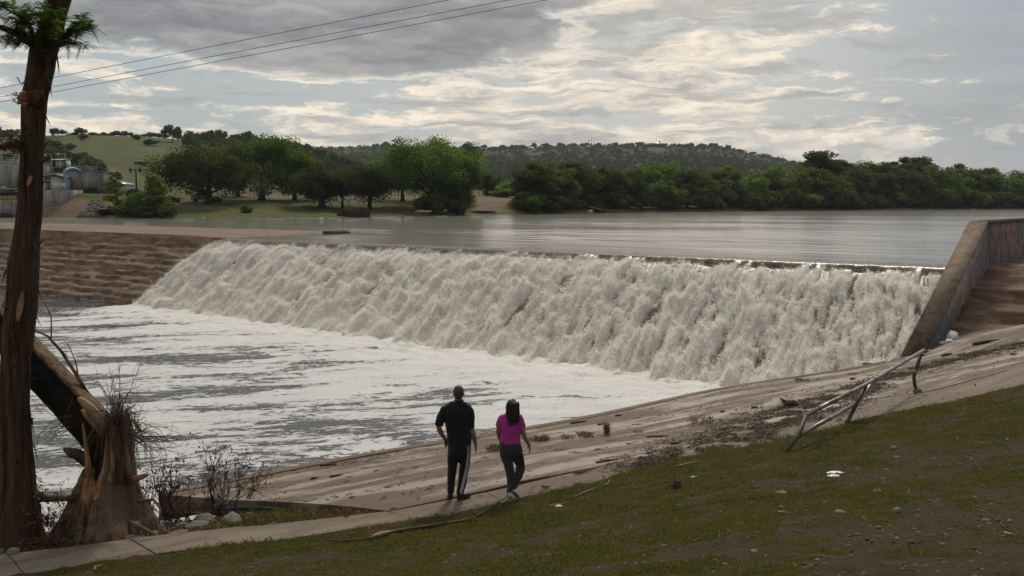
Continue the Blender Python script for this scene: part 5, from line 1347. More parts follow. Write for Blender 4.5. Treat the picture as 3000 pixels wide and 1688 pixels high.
# driftwood root on the apron
p = h_at(*C7(325, 850)); k = p.y / FPX / 2.8975
dr = empty('driftwood_root', p, 0.0, 'gnarled brown driftwood root with one raised horn, lying on the apron', 'driftwood')
o = MB(); o.tube([(-45 * k, 0, 32 * k), (-20 * k, 0, 34 * k), (20 * k, 0.02, 36 * k), (60 * k, 0, 28 * k), (82 * k, 0, 20 * k)], [14 * k, 30 * k, 26 * k, 20 * k, 6 * k], 9)
o.tube([(-20 * k, 0.02, 40 * k), (-55 * k, 0.02, 58 * k), (-80 * k, 0.0, 82 * k)], [20 * k, 14 * k, 5 * k], 7)
o.tube([(-35 * k, 0, 25 * k), (-48 * k, -0.05, 0), (-50 * k, -0.06, -4 * k)], [14 * k, 11 * k, 8 * k], 7); o.build('root_body', M_wood, dr, True)
o = MB(); o.tube([(20 * k, 0, 45 * k), (40 * k, 0, 52 * k), (62 * k, 0, 50 * k)], [14 * k, 10 * k, 4 * k], 6); o.tube([(55 * k, 0, 20 * k), (62 * k, -0.04, 4 * k), (80 * k, -0.05, 2 * k)], [12 * k, 10 * k, 5 * k], 6); o.build('root_stub', M_wood, dr, True)

# trash
M_white = mat('white plastic film', (0.78, 0.78, 0.76), (0.6, 0.6, 0.6), 0.4, 6, 0.4, 12, 0.02, 0.5)
M_blue = mat('pale blue plastic', (0.33, 0.50, 0.58), (0.26, 0.42, 0.5), 0.4, 6, 0.2)
def crumple(name, p, sx, sy, sz, m, label, cat, seed):
    bm = bmesh.new(); bmesh.ops.create_icosphere(bm, subdivisions=3, radius=1)
    co = np.array([v.co[:] for v in bm.verts]); d = 1 + 0.9 * np.abs(fbm(co[:, 0] * 1.7 + seed, co[:, 1] * 1.7, co[:, 2] * 1.7, 4)) - 0.3 * (np.abs(fbm(co[:, 0] * 4 + seed, co[:, 1] * 4, co[:, 2] * 4, 2)))
    for v, k in zip(bm.verts, d): v.co = Vector((v.co.x * k * sx, v.co.y * k * sy, max(v.co.z, -0.25) * k * sz))
    me = bpy.data.meshes.new(name); bm.to_mesh(me); bm.free()
    return setp(link(name, me, None, m, (p.x, p.y, p.z + sz * 0.2)), label, cat)
CW = lambda x, y: (2600 + x / 3.15, 640 + y / 3.15)
crumple('plastic_bag', h_at(*CW(600, 1105)), 0.17, 0.14, 0.16, M_white, 'crumpled white plastic bag at the foot of the wing wall', 'bag', 1)
crumple('plastic_bottle_scrap', h_at(*CW(570, 1136)), 0.12, 0.1, 0.06, M_white, 'flattened white plastic scrap in front of the white bag', 'litter', 2)
crumple('plastic_scrap', h_at(*CW(515, 1155)), 0.12, 0.08, 0.06, M_blue, 'pale blue plastic scrap against the wing wall', 'litter', 3)
crumple('plastic_scrap', h_at(*CW(380, 1222)), 0.13, 0.05, 0.025, M_white, 'grey white paper strip at the corner of the wing wall', 'litter', 4)
crumple('plastic_scrap', h_at(*CW(930, 1226)), 0.07, 0.05, 0.03, M_white, 'tiny white scrap in the wrack line right of the wing wall', 'litter', 5)
crumple('wrapper', g_at(*CG(655, 450)), 0.10, 0.05, 0.018, M_white, 'shiny white wrapper lying in the grass below the handrail', 'wrapper', 6)
crumple('wrapper', g_at(*CG(640, 482)), 0.085, 0.045, 0.016, M_white, 'second white wrapper piece just in front of the shiny one', 'wrapper', 7)
crumple('plastic_scrap', g_at(*C4(395, 815)), 0.05, 0.03, 0.02, M_white, 'small white scrap beside the pale reed stalk', 'litter', 8)
crumple('plastic_scrap', g_at(*C4(1530, 568)), 0.05, 0.03, 0.012, M_white, 'white scrap in bare soil in the middle of the bank', 'litter', 9)
p = g_at(*C4(1378, 655)); crumple('dirt_clod', p, 0.07, 0.06, 0.11, M_wood, 'dark upright clod of earth on the grass bank', 'clod', 10)
p = g_at(*C6(838, 405)); crumple('dirt_clod', p, 0.1, 0.07, 0.06, M_wood, 'dark clod of earth in the corner between footpath and apron', 'clod', 11)

# grass tufts in the apron joints
def tuft(u, v, w, h, label, n=90, surf=h_at, bend=0.9):
    n = int(max(n, 90) * 1.1); h = h * 0.8; p = surf(u, v); a = rng.uniform(0, 6.28, n); r = np.sqrt(rng.rand(n)) * w / 2
    me = blades('grass_tuft', r * np.cos(a), r * np.sin(a), rng.uniform(0.4, 1, n) * h, np.full(n, 0.0038), bend, 0, lambda X, Y: 0 * X)
    me.materials.append(M_tuft); o = bpy.data.objects.new('grass_tuft', me); COL.objects.link(o); o.location = p
    return setp(o, label, 'grass tuft', 'grass tufts growing in the apron joints')
tuft(*C4(180, 262), 0.28, 0.12, 'low tuft in the joint left of the bushy tuft beside the woman')
tuft(*C4(245, 262), 0.32, 0.18, 'bushy tuft in the apron joint right beside the woman', 150)
tuft(*C4(470, 246), 0.28, 0.13, 'flat tuft in the joint between the bushy one and the round one')
tuft(*C4(612, 230), 0.3, 0.18, 'round tuft in the middle of the apron joint', 130)
tuft(*C4(795, 212), 0.16, 0.42, 'tall thin dry weed standing in the apron joint', 40, h_at, 0.3)
tuft(*C4(1060, 193), 0.22, 0.09, 'smallest tuft, at the right end of the apron joint')
tuft(*C4(1610, 112), 0.75, 0.16, 'wide dark mat of weeds on the upper apron', 240)
tuft(*C4(420, 345), 0.35, 0.05, 'flat green clump of weeds lying on the apron below the joint', 120)
tuft(*C7(430, 632), 0.35, 0.14, 'tuft near the kerb left of the handrail')
tuft(*C7(865, 575), 0.25, 0.08, 'tiny tuft near the kerb above the handrail')
tuft(*C7(2080, 400), 0.4, 0.12, 'green tuft in the wrack line at the right')
tuft(1447, 1322, 0.3, 0.2, 'tuft showing between the man and the woman', 110)
tuft(*C6(725, 318), 0.3, 0.35, 'tall grass tuft at the lower end of the apron edge', 110, g_at)

# ------------------------------------------------------------------ bent handrail
M_steel = mat('dull galvanised steel', (0.30, 0.28, 0.255), (0.19, 0.17, 0.15), 0.36, 5, 0.15, 60, 0.004, 0.5, metal=0.75, c3=(0.10, 0.07, 0.05), s3=3.0)
M_post = mat('dark rusty steel', (0.085, 0.062, 0.045), (0.045, 0.034, 0.026), 0.6, 6, 0.3, 50, 0.005, 0.4, metal=0.3)
f1 = g_at(*C7(290, 1232)); D1 = f1.y; f2 = g_at(*C7(815, 982)); D2 = f2.y; f3 = h_at(*C7(1415, 722)); D3 = f3.y
def c7(x, y, D): return at_d(*C7(x, y), D)
def rd(x): return float(np.interp(x, [290, 815, 1415, 1500], [D1, D2, D3, D3 + 0.1]))
hr = empty('handrail', f1, 0, 'bent steel handrail leaning over at the top of the grass bank', 'handrail')
def rail(pts, r, name, m):
    o = MB(); o.tube([Vector(p) - f1 for p in pts], r, 10); return o.build(name, m, hr, True)
RR = 0.037
rail([c7(470, 915, rd(400)), c7(725, 785, rd(640)), c7(980, 655, rd(880)), c7(1225, 510, rd(1150)), c7(1470, 365, rd(1430))], RR, 'top_rail', M_steel)
rail([c7(400, 1095, rd(370)), c7(650, 955, rd(590)), c7(895, 815, rd(850))], RR * 0.93, 'lower_rail', M_steel)
rail([c7(895, 815, rd(850)), c7(950, 750, rd(900)), c7(1010, 670, rd(960)), c7(1062, 615, rd(1000))], RR * 0.93, 'lower_rail', M_steel)
rail([c7(1120, 575, rd(1060)), c7(1170, 562, rd(1120)), c7(1260, 556, rd(1220)), c7(1340, 549, rd(1330)), c7(1395, 543, rd(1400))], RR * 0.9, 'lower_rail', M_steel)
rail([f1 - Vector((0, 0, 0.25)) + (f1 - c7(400, 1100, rd(330))) * 0.1, f1, c7(400, 1100, rd(330)), c7(468, 922, rd(395))], RR, 'post', M_post)
rail([f2 + (f2 - c7(895, 820, rd(840))) * 0.2, f2, c7(895, 820, rd(840)), c7(980, 665, rd(880))], RR, 'post', M_post)
rail([f3 - Vector((0, 0, 0.2)), f3, c7(1392, 665, D3), c7(1383, 600, D3), c7(1395, 545, D3), c7(1450, 390, rd(1425))], RR, 'post', M_post)
o = MB(); o.tube([f3 - f1 - Vector((0, 0, 0.05)), f3 - f1 + Vector((0.0, 0, 0.05)), f3 - f1 + Vector((0.0, 0, 0.085))], [0.1, 0.09, 0.055], 9); o.build('footing', M_kerb, hr)

# ------------------------------------------------------------------ conduits under the apron's lower edge
M_pipe = mat('blue grey conduit', (0.11, 0.12, 0.12), (0.07, 0.078, 0.08), 0.5, 4, 0.1, 30, 0.01, 0.5, metal=0.3)
e0 = Vector((_rl.x, _rl.y, 0)); e1 = Vector((_cor.x, _cor.y, 0)); ed = (e1 - e0).normalized(); en = Vector((ed.y, -ed.x, 0))
if en.y > 0: en = -en
for i, (dz, off, a, b, lab) in enumerate([(-0.16, 0.07, 0.06, 0.62, 'upper grey conduit pipe along the low edge of the apron'), (-0.27, 0.1, 0.04, 0.58, 'lower grey conduit pipe along the low edge of the apron')]):
    L_ = (e1 - e0).length; pts = []
    for t in np.linspace(a, b, 9):
        q = e0 + ed * (L_ * t) + en * off; q.z = float(H(q.x, q.y)[0]) + dz - 0.05 * math.sin(t * 9 + i); pts.append(q)
    o = MB(); mid = pts[4].copy(); o.tube([q - mid for q in pts], 0.032 - 0.006 * i, 8)
    setp(o.build('conduit_pipe', M_pipe, None, True, mid), lab, 'pipe', 'conduits under the apron edge')
# ------------------------------------------------------------------ big cypress trunk at the left
def mat_bark(name, c1, c2, c3, zs=0.5):
    m, gg = newmat(name)
    co = gg.coord()
    px, py, pz = gg.sep(co)
    f = gg.noise(gg.vmul(co, (11, 11, zs)), 1.0, 8, 0.68, 0.35); f2 = gg.noise(gg.vmul(co, (34, 34, zs * 3)), 1.0, 5, 0.7); n = gg.noise(gg.vmul(co, (1, 1, 0.35)), 1.6, 5, 0.6)
    col = gg.mix(gg.step(f * 0.7 + f2 * 0.3, 0.38, 0.66), c1, c2)
    col = gg.mix(gg.step(n, 0.48, 0.68), col, c3)
    finish(gg, pbsdf(gg, col, 0.85, 0.2, 0, gg.bump(f * 0.7 + f2 * 0.4, 1.0, 0.03)))
    return m
M_bark = mat_bark('stringy cypress bark', (0.022, 0.012, 0.007), (0.12, 0.064, 0.034), (0.066, 0.040, 0.027))
TD = 14.6
edges = [(1610, -26, 140), (1560, -8, 124), (1515, 0, 116), (1400, 4, 100), (1280, 4, 90), (1160, 3, 84), (1050, 4, 86), (985, 8, 94), (930, 12, 100), (850, 24, 106), (780, 24, 108), (700, 42, 111), (580, 58, 120), (465, 62, 122), (350, 66, 128), (290, 66, 132), (235, 76, 146), (150, 90, 163), (125, 92, 178), (95, 116, 182), (60, 124, 188), (0, 140, 206), (-60, 156, 224), (-200, 205, 262), (-420, 270, 318)]
tc, trr = [], []
for v, l, r in edges:
    p = at_d((l + r) / 2, v, TD); tc.append(p); trr.append((at_d(r, v, TD) - at_d(l, v, TD)).length / 2)
tb = Vector((tc[0].x, TD, float(ground_z(tc[0].x, TD)[0]) - 0.1))
tz = np.array([p.z for p in tc]); tx = np.array([p.x for p in tc]); tr_ = np.array(trr)
o_ = np.argsort(tz); tz, tx, tr_ = tz[o_], tx[o_], tr_[o_]
tree = empty('cypress_tree', tb, 0, 'tall leaning trunk of a stripped brown cypress at the left photo edge', 'tree')
nz, na = 330, 104
zz = np.linspace(tb.z - 0.3, tz[-1], nz); th = np.linspace(0, 2 * np.pi, na, endpoint=False)
cx = np.interp(zz, tz, tx); rr = np.interp(zz, tz, tr_)
k = np.ones(9) / 9; cx = np.convolve(np.pad(cx, 4, 'edge'), k, 'valid'); rr = np.convolve(np.pad(rr, 4, 'edge'), k, 'valid')
Z, TH = np.meshgrid(zz, th, indexing='ij'); CXg = cx[:, None]; RRg = rr[:, None]
flare = np.clip((tb.z + 1.6 - Z) / 1.9, 0, 1) ** 2
rad = RRg * (1 + 0.10 * np.sin(TH * 5 + 1.0) * flare + 0.16 * fbm(np.cos(TH) * 1.2, np.sin(TH) * 1.2, Z * 0.5, 3))
ridge = fbm(np.cos(TH) * 7, np.sin(TH) * 7, Z * 0.8, 4, 0.6)
rad = rad + 0.035 * ridge + 0.012 * fbm(np.cos(TH) * 20, np.sin(TH) * 20, Z * 2.2, 3)
VX = CXg + rad * np.cos(TH) - tb.x; VY = rad * np.sin(TH); VZ = Z - tb.z
i = np.arange(nz - 1)[:, None] * na; j = np.arange(na)[None, :]; j2 = (j + 1) % na
F = np.stack([(i + j).ravel(), (i + j2).ravel(), (i + na + j2).ravel(), (i + na + j).ravel()], 1)
link('trunk', mesh_np('trunk', np.stack([VX.ravel(), VY.ravel(), VZ.ravel()], 1), [F], True), tree, M_bark)
def trel(u, v, D=TD): return at_d(u, v, D) - tb
# hanging bark strips
rngs = np.random.RandomState(5)
for q in range(60):
    mb = MB()
    z = rngs.uniform(tb.z + 0.4, tz[-1] - 2.5); a = rngs.choice([rngs.uniform(-0.5, 0.4), rngs.uniform(-2.8, -0.3)]); r = float(np.interp(z, tz, tr_)); c = float(np.interp(z, tz, tx))
    p0 = Vector((c - tb.x + (r + 0.01) * math.cos(a), (r + 0.01) * math.sin(a), z - tb.z)); L = rngs.uniform(0.1, 0.3)
    d = Vector((math.cos(a), math.sin(a), 0)) * rngs.uniform(0.01, 0.10)
    mb.tube([p0, p0 + d * 0.5 + Vector((0, 0, -L * 0.5)), p0 + d + Vector((0, 0, -L))] if rngs.rand() < 0.7 else [p0, p0 + d * 0.8 + Vector((0, 0, L * 0.3)), p0 + d * 1.8 + Vector((0, 0, L * 0.4))], [0.012, 0.007, 0.002], 4)
    mb.build('bark_strip', M_bark, tree)
# broken knot and scars
M_scar = mat('fresh torn wood', (0.36, 0.19, 0.10), (0.22, 0.11, 0.06), 0.7, 8, 0.6, 40, 0.01)
kp = trel(62, 288, TD - 0.22)
bm = bmesh.new(); bmesh.ops.create_icosphere(bm, subdivisions=4, radius=1.0); co = np.array([q.co[:] for q in bm.verts]); d = 0.9 + 0.7 * fbm(co[:, 0] * 1.6, co[:, 1] * 1.6, co[:, 2] * 1.6, 4) + 0.25 * fbm(co[:, 0] * 7, co[:, 1] * 7, co[:, 2] * 3, 3)
for q, kk in zip(bm.verts, d): q.co = Vector((q.co.x * 0.10, q.co.y * 0.10, q.co.z * 0.12)) * kk
kme = bpy.data.meshes.new('knot'); bm.to_mesh(kme); bm.free(); link('knot', kme, tree, M_scar, kp + Vector((0.02, 0.06, 0)))
mb = MB(); mb.tube([kp + Vector((0.22, 0.16, 0.0)), kp + Vector((0.14, 0.1, 0.01)), kp + Vector((0.05, 0.05, 0.0))], [0.16, 0.13, 0.09], 14); mb.build('burl', M_bark, tree, True)
mb = MB()
for a in range(12):
    q = kp + Vector((-0.02, -0.04, 0)) + Vector((rngs.uniform(-.05, .06), -0.01, rngs.uniform(-.09, .09))); mb.tube([q, q + Vector((-0.05, -0.02, rngs.uniform(-.05, .05)))], [0.012, 0.001], 4)
mb.build('knot_splinter', M_scar, tree)
for u0, v0, u1, v1, w in [(108, 515, 100, 545, 12), (88, 850, 76, 935, 15)]:
    a, b = trel(u0, v0), trel(u1, v1); rr_ = float(np.interp((a.z + tb.z), tz, tr_)); cxx = float(np.interp(a.z + tb.z, tz, tx)) - tb.x
    V = []; F = []
    n_ = 9
    for q in range(n_):
        t = q / (n_ - 1); p = a.lerp(b, t); hw = w / FPX * TD * math.sin(math.pi * min(0.97, 0.03 + t * 0.94)) ** 0.6 / 2
        cxx = float(np.interp(p.z + tb.z, tz, tx)) - tb.x; r0 = float(np.interp(p.z + tb.z, tz, tr_)) * 1.07 + 0.03
        for e in (-hw, 0, hw):
            X = min(max((p.x + e - cxx) / r0, -0.985), 0.985); V.append((p.x + e, -r0 * math.sqrt(1 - X * X) - 0.004, p.z))
    for q in range(n_ - 1):
        for e in range(2): F.append((q * 3 + e, q * 3 + e + 1, q * 3 + e + 4, q * 3 + e + 3))
    mb = MB(); mb.add(V, F); mb.build('bark_scar', M_scar, tree, True)
# limbs
C8 = lambda x, y: (x / 3.22, y / 3.22)
def limb(pix, rads, D0=TD, D1=TD, name='branch'):
    pts = [trel(*C8(*p), D0 + (D1 - D0) * i / (len(pix) - 1)) for i, p in enumerate(pix)]
    mb = MB(); mb.tube(pts, rads, 9); return mb.build(name, M_bark, tree, True), pts
limb([(330, 400), (250, 370), (150, 310), (20, 262), (8, 258)], [0.10, 0.07, 0.055, 0.04, 0.035], TD, TD - 0.7)
limb([(480, 400), (560, 410), (590, 405)], [0.09, 0.06, 0.05], TD - 0.1, TD - 0.45)
limb([(230, 1390), (180, 1360), (90, 1355), (0, 1385), (-120, 1400)], [0.09, 0.065, 0.05, 0.045, 0.03], TD, TD - 0.5)
_, bl = limb([(420, 250), (400, 140), (330, 135), (200, 165), (60, 85), (-40, 40)], [0.05, 0.035, 0.022, 0.018, 0.012, 0.006], TD, TD - 1.0)
_, bl2 = limb([(300, 390), (250, 330), (150, 270), (190, 185), (240, 160)], [0.03, 0.02, 0.014, 0.01, 0.005], TD, TD - 0.8)
_, br1 = limb([(560, 380), (650, 300), (740, 210), (800, 150)], [0.03, 0.018, 0.01, 0.004], TD - 0.2, TD - 0.7)
_, br2 = limb([(570, 390), (680, 310), (780, 260), (860, 240)], [0.028, 0.016, 0.01, 0.004], TD - 0.2, TD - 0.9)
_, br3 = limb([(580, 400), (640, 400), (720, 400), (830, 425)], [0.022, 0.013, 0.008, 0.003], TD - 0.2, TD - 0.6)
_, bc = limb([(440, 330), (470, 240), (490, 150), (500, 95)], [0.03, 0.02, 0.012, 0.004], TD - 0.35, TD - 0.75)
_, bd = limb([(380, 390), (330, 400), (330, 330), (400, 300)], [0.03, 0.02, 0.012, 0.004], TD - 0.4, TD - 0.6)
_, be = limb([(250, 380), (180, 390), (110, 350), (60, 370)], [0.02, 0.012, 0.008, 0.003], TD - 0.3, TD - 0.9)
# feathery sprays of needles
P, S_, Ad = [], [], []
twb = MB()
def spray(c, d, L):
    """one drooping spray: a thin twig with two ranks of needles"""
    d = d.normalized(); s = d.cross(Vector((0, 0, 1))); s = s.normalized() if s.length > 0.01 else Vector((1, 0, 0))
    pts = [c + d * (L * t) + Vector((0, 0, -L * 0.32 * t * t)) for t in (0, 0.35, 0.7, 1.0)]
    twb.tube(pts, [0.004, 0.003, 0.002, 0.001], 3, False)
    n = int(L / 0.014)
    for i in range(n):
        t = (i + 0.5) / n; q = c + d * (L * t) + Vector((0, 0, -L * 0.32 * t * t))
        nl = 0.046 * math.sin(math.pi * (0.12 + 0.85 * t)) ** 0.6 * rngs.uniform(0.7, 1.2)
        for sg in (-1, 1):
            dr = (s * sg + d * 0.55 + Vector((0, 0, rngs.uniform(-0.3, 0.15)))).normalized() * nl
            w = d * 0.006
            P.append([q - w, q + w, q + dr + w * 0.3, q + dr - w * 0.3])
def dress(path, n, L0, spread):
    for q in range(n):
        t = rngs.uniform(0.1, 1.0) * (len(path) - 1.001); i = int(t); c = path[i].lerp(path[i + 1], t - i) + Vector(rngs.normal(0, spread * 0.5, 3))
        d = (path[i + 1] - path[i]).normalized() * rngs.uniform(0.2, 0.9) + Vector((rngs.normal(0, 0.8), rngs.normal(0, 0.8), rngs.uniform(-0.35, 0.45)))
        spray(c, d, L0 * rngs.uniform(0.6, 1.3))
dress(bl, 230, 0.18, 0.15); dress(bl2, 150, 0.16, 0.12); dress(br1, 95, 0.16, 0.06); dress(br2, 105, 0.17, 0.06); dress(br3, 75, 0.15, 0.05); dress(bc, 75, 0.17, 0.15); dress(bd, 75, 0.16, 0.18); dress(be, 95, 0.15, 0.08)
spray(trel(60, 245, TD - 0.3), Vector((-0.4, 0, 1)), 0.14); spray(trel(62, 250, TD - 0.3), Vector((0.4, 0, 0.6)), 0.1)
PV = np.array([[tuple(x) for x in q] for q in P]).reshape(-1, 3)
link('foliage', mesh_np('foliage', PV, [np.arange(len(PV)).reshape(-1, 4)]), tree, leafmat('cypress sprays', (0.075, 0.14, 0.028), (0.12, 0.18, 0.04), 0.5))
tw_ = twb.build('twigs', M_bark, tree); tw_['kind'] = 'stuff'
# the brown dead leaves at the small low limb
lq = np.array([tuple(trel(*C8(80, 1340), TD - 0.2) + Vector((rngs.normal(0, 0.16), rngs.normal(0, 0.1), rngs.normal(-0.02, 0.08)))) for _ in range(60)])
V, F = leaf_quads(lq, rngs.uniform(0.03, 0.06, len(lq)), rngs, 0.5, 1.8)
M_dead = leafmat('dead brown leaves', (0.10, 0.06, 0.03), (0.065, 0.042, 0.024), 0.2)
link('dead_leaves', mesh_np('dead_leaves', V, [F]), tree, M_dead)

# ------------------------------------------------------------------ snapped cypress: stump, splinters, fallen trunk
M_bark2 = mat_bark('weathered stump bark', (0.055, 0.032, 0.019), (0.25, 0.15, 0.09), (0.13, 0.09, 0.06), 0.45)
M_inner = mat_bark('torn inner wood', (0.20, 0.095, 0.045), (0.42, 0.24, 0.13), (0.32, 0.19, 0.11), 0.25)
M_nearblack = mat('near-black hollow', (0.010, 0.008, 0.006), (0.022, 0.016, 0.012), 0.95, 6, 0.6, 30, 0.02, 0.1)
SD = 14.9
sb = at_d(325, 1560, SD); sb.z = float(ground_z(sb.x, SD)[0])
stump = empty('broken_tree', sb, 0, 'snapped cypress with a splintered hollow stump and its dark trunk toppled to the left', 'broken tree')
def sp(u, v, D=SD): return at_d(u, v, D) - sb
ed = [(1580, 160, 478), (1540, 182, 458), (1500, 200, 430), (1450, 216, 410), (1400, 232, 398), (1350, 258, 392), (1300, 268, 386), (1260, 272, 382), (1220, 280, 376), (1192, 292, 366)]
ez_, ex_, er_ = [], [], []
for v, l, r in ed:
    p = sp((l + r) / 2, v); ez_.append(p.z); ex_.append(p.x); er_.append((r - l) / 2 / FPX * SD)
nz, na = 150, 130
zz = np.linspace(-0.15, ez_[-1], nz); th = np.linspace(0, 2 * np.pi, na, endpoint=False)
cx = np.interp(zz, ez_, ex_); rr = np.interp(zz, ez_, er_)
Z, TH = np.meshgrid(zz, th, indexing='ij')
hN = Z / ez_[-1]
fl = np.clip(1 - hN * 2.2, 0, 1)
lob = np.sin(TH * 4 + 0.6) * 0.5 + np.sin(TH * 7 + 2) * 0.35
rad = rr[:, None] * (1 + 0.20 * lob * fl + 0.05 * lob) + 0.03 * fbm(np.cos(TH) * 6, np.sin(TH) * 6, Z * 0.9, 4) + 0.010 * fbm(np.cos(TH) * 20, np.sin(TH) * 20, Z * 2.5, 3)
# jagged broken rim: the wall of the stump ends at uneven heights, with a deep cleft at the front
rim = 0.80 + 0.17 * fbm(np.cos(TH) * 3.3, np.sin(TH) * 3.3, 5.0, 3) * 2 + 0.14 * np.cos(TH - 0.2)
front = np.exp(-((np.angle(np.exp(1j * (TH + 1.78)))) / 0.16) ** 2)
front2 = np.exp(-((np.angle(np.exp(1j * (TH + 2.6)))) / 0.5) ** 2)
rim = rim - 0.62 * front - 0.38 * front2
Zc = np.minimum(Z, rim * ez_[-1] + 0.05 * fbm(np.cos(TH) * 16, np.sin(TH) * 16, 1.0, 2) * 3)
inner_peel = np.exp(-((np.angle(np.exp(1j * (TH + 1.9)))) / 0.42) ** 2) * sstep(hN, 0.30, 0.36)
rad = rad - 0.045 * inner_peel
VX = cx[:, None] + rad * np.cos(TH); VY = rad * np.sin(TH) * 0.95
i = np.arange(nz - 1)[:, None] * na; j = np.arange(na)[None, :]; j2 = (j + 1) % na
F = np.stack([(i + j).ravel(), (i + j2).ravel(), (i + na + j2).ravel(), (i + na + j).ravel()], 1)
peel = (inner_peel > 0.35)[:-1, :].ravel()
me = mesh_np('stump', np.stack([VX.ravel(), VY.ravel(), Zc.ravel()], 1), [F], True, None, peel.astype(int))
so = link('stump', me, stump, [M_bark2, M_inner])
# inner hollow: a solid near-black core behind the cleft
mb = MB(); mb.tube([(ex_[-1] - 0.08, -0.06, 0.25), (ex_[-1] - 0.08, -0.06, 0.7), (ex_[-1] - 0.08, -0.06, 1.15), (ex_[-1] - 0.1, -0.02, 1.5)], [0.24, 0.25, 0.23, 0.2], 16); mb.build('hollow', M_nearblack, stump, True)
# splinters standing on the rim
def board(pts, ws, name, m, th_=0.022, par=None, yaw=0.0):
    mb = MB(); V = []; F = []
    for p, w in zip(pts, ws):
        p = Vector(p); c, s_ = math.cos(yaw), math.sin(yaw)
        for dx_, dy_ in ((-w, -th_), (w, -th_), (w, th_), (-w, th_)): V.append((p.x + dx_ * c - dy_ * s_, p.y + dx_ * s_ + dy_ * c, p.z))
    n = len(pts)
    for a in range(n - 1):
        for b in range(4): F.append((a * 4 + b, a * 4 + (b + 1) % 4, (a + 1) * 4 + (b + 1) % 4, (a + 1) * 4 + b))
    F += [(0, 3, 2, 1), (n * 4 - 4, n * 4 - 3, n * 4 - 2, n * 4 - 1)]
    mb.add(V, F); return mb.build(name, m, par or stump)
fr = SD - 0.36
for pts, w, m in [([(262, 1400), (258, 1350), (250, 1290), (242, 1240)], (0.06, 0.04, 0.02, 0.003), M_inner), ([(275, 1490), (272, 1430), (270, 1395), (268, 1380)], (0.06, 0.05, 0.03, 0.004), M_inner), ([(330, 1395), (331, 1350), (328, 1310), (325, 1255)], (0.028, 0.03, 0.022, 0.004), M_inner),
        ([(347, 1420), (346, 1350), (344, 1290), (341, 1240)], (0.07, 0.075, 0.06, 0.015), M_bark2), ([(372, 1400), (370, 1330), (366, 1270), (360, 1240)], (0.05, 0.05, 0.035, 0.006), M_bark2), ([(378, 1400), (376, 1345), (371, 1300), (364, 1270)], (0.02, 0.02, 0.014, 0.003), M_wood_pale),
        ([(292, 1470), (294, 1430), (297, 1410), (298, 1400)], (0.03, 0.035, 0.02, 0.003), M_inner), ([(322, 1478), (324, 1430), (325, 1395), (324, 1385)], (0.035, 0.035, 0.03, 0.012), M_inner)]:
    board([sp(u, v, fr + rngs.uniform(-0.06, 0.10)) for u, v in pts], w, 'splinter', m, 0.02)
# roots
mbr = []
for pix, rads in [([(250, 1540), (205, 1575), (165, 1600), (125, 1612)], [0.2, 0.14, 0.10, 0.05]), ([(360, 1520), (410, 1545), (450, 1565), (480, 1582)], [0.03, 0.04, 0.028, 0.010]), ([(330, 1560), (345, 1590), (350, 1605), (352, 1612)], [0.2, 0.13, 0.08, 0.04]), ([(405, 1470), (450, 1464), (470, 1490), (466, 1535)], [0.035, 0.022, 0.018, 0.010]), ([(390, 1540), (402, 1570), (412, 1588), (420, 1600)], [0.11, 0.08, 0.06, 0.03])]:
    pts = [sp(u, v, SD - 0.25 - 0.12 * q) for q, (u, v) in enumerate(pix)]
    mb = MB(); mb.tube(pts, rads, 10); mb.build('root', M_bark2, stump, True)
# broken limbs on the stump
for pix, rads, m in [([(258, 1352), (225, 1330), (200, 1322), (186, 1316)], [0.1, 0.085, 0.06, 0.02], M_bark2), ([(250, 1352), (215, 1340), (182, 1338)], [0.03, 0.02, 0.006], M_bark2), ([(380, 1410), (412, 1398), (432, 1391)], [0.05, 0.045, 0.03], M_inner), ([(230, 1458), (160, 1460), (135, 1462), (112, 1445), (98, 1460)], [0.05, 0.055, 0.06, 0.045, 0.03], M_bark2), ([(130, 1462), (105, 1470), (96, 1478)], [0.04, 0.03, 0.02], M_bark2)]:
    pts = [sp(u, v, SD - 0.2 - 0.05 * q) for q, (u, v) in enumerate(pix)]
    mb = MB(); mb.tube(pts, rads, 8); mb.build('broken_limb', m, stump, True)
# the toppled trunk: a long hollow shell, near-black where its surface faces the camera
ax = [(335, 1350, SD + 0.0), (312, 1300, SD - 0.02), (277, 1258, SD - 0.02), (200, 1172, SD + 0.2), (86, 1052, SD + 0.5), (10, 965, SD + 0.8), (-60, 880, SD + 1.1), (-220, 700, SD + 1.8)]
A = [sp(*a) for a in ax]; na = 72
seg = []
for q in range(len(A) - 1):
    for t in np.linspace(0, 1, 14, endpoint=False): seg.append(A[q].lerp(A[q + 1], t))
V = []; kinds = []
for q, c in enumerate(seg):
    t = (seg[min(q + 1, len(seg) - 1)] - seg[max(q - 1, 0)]).normalized()
    s1 = t.cross(Vector((0, 1, 0))).normalized(); s2 = s1.cross(t)
    r = (0.31 - 0.05 * q / len(seg)) * (0.55 + 0.45 * float(sstep(q, 0, 12)))
    for k_ in range(na):
        a = 2 * math.pi * k_ / na
        rr_ = r * (1 + 0.06 * math.sin(3 * a + 1)) + 0.02 * float(fbm(math.cos(a) * 5, math.sin(a) * 5, q * 0.12, 3))
        # the side towards the camera is split open: pushed in
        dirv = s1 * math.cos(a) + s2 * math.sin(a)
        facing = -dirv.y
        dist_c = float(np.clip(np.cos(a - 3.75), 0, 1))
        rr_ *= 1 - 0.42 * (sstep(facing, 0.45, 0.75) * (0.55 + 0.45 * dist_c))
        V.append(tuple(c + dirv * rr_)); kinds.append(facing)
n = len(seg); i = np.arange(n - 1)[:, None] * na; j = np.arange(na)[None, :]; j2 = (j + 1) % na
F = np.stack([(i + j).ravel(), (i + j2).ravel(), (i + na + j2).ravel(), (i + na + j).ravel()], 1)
kf = np.array(kinds).reshape(n, na)[:-1]
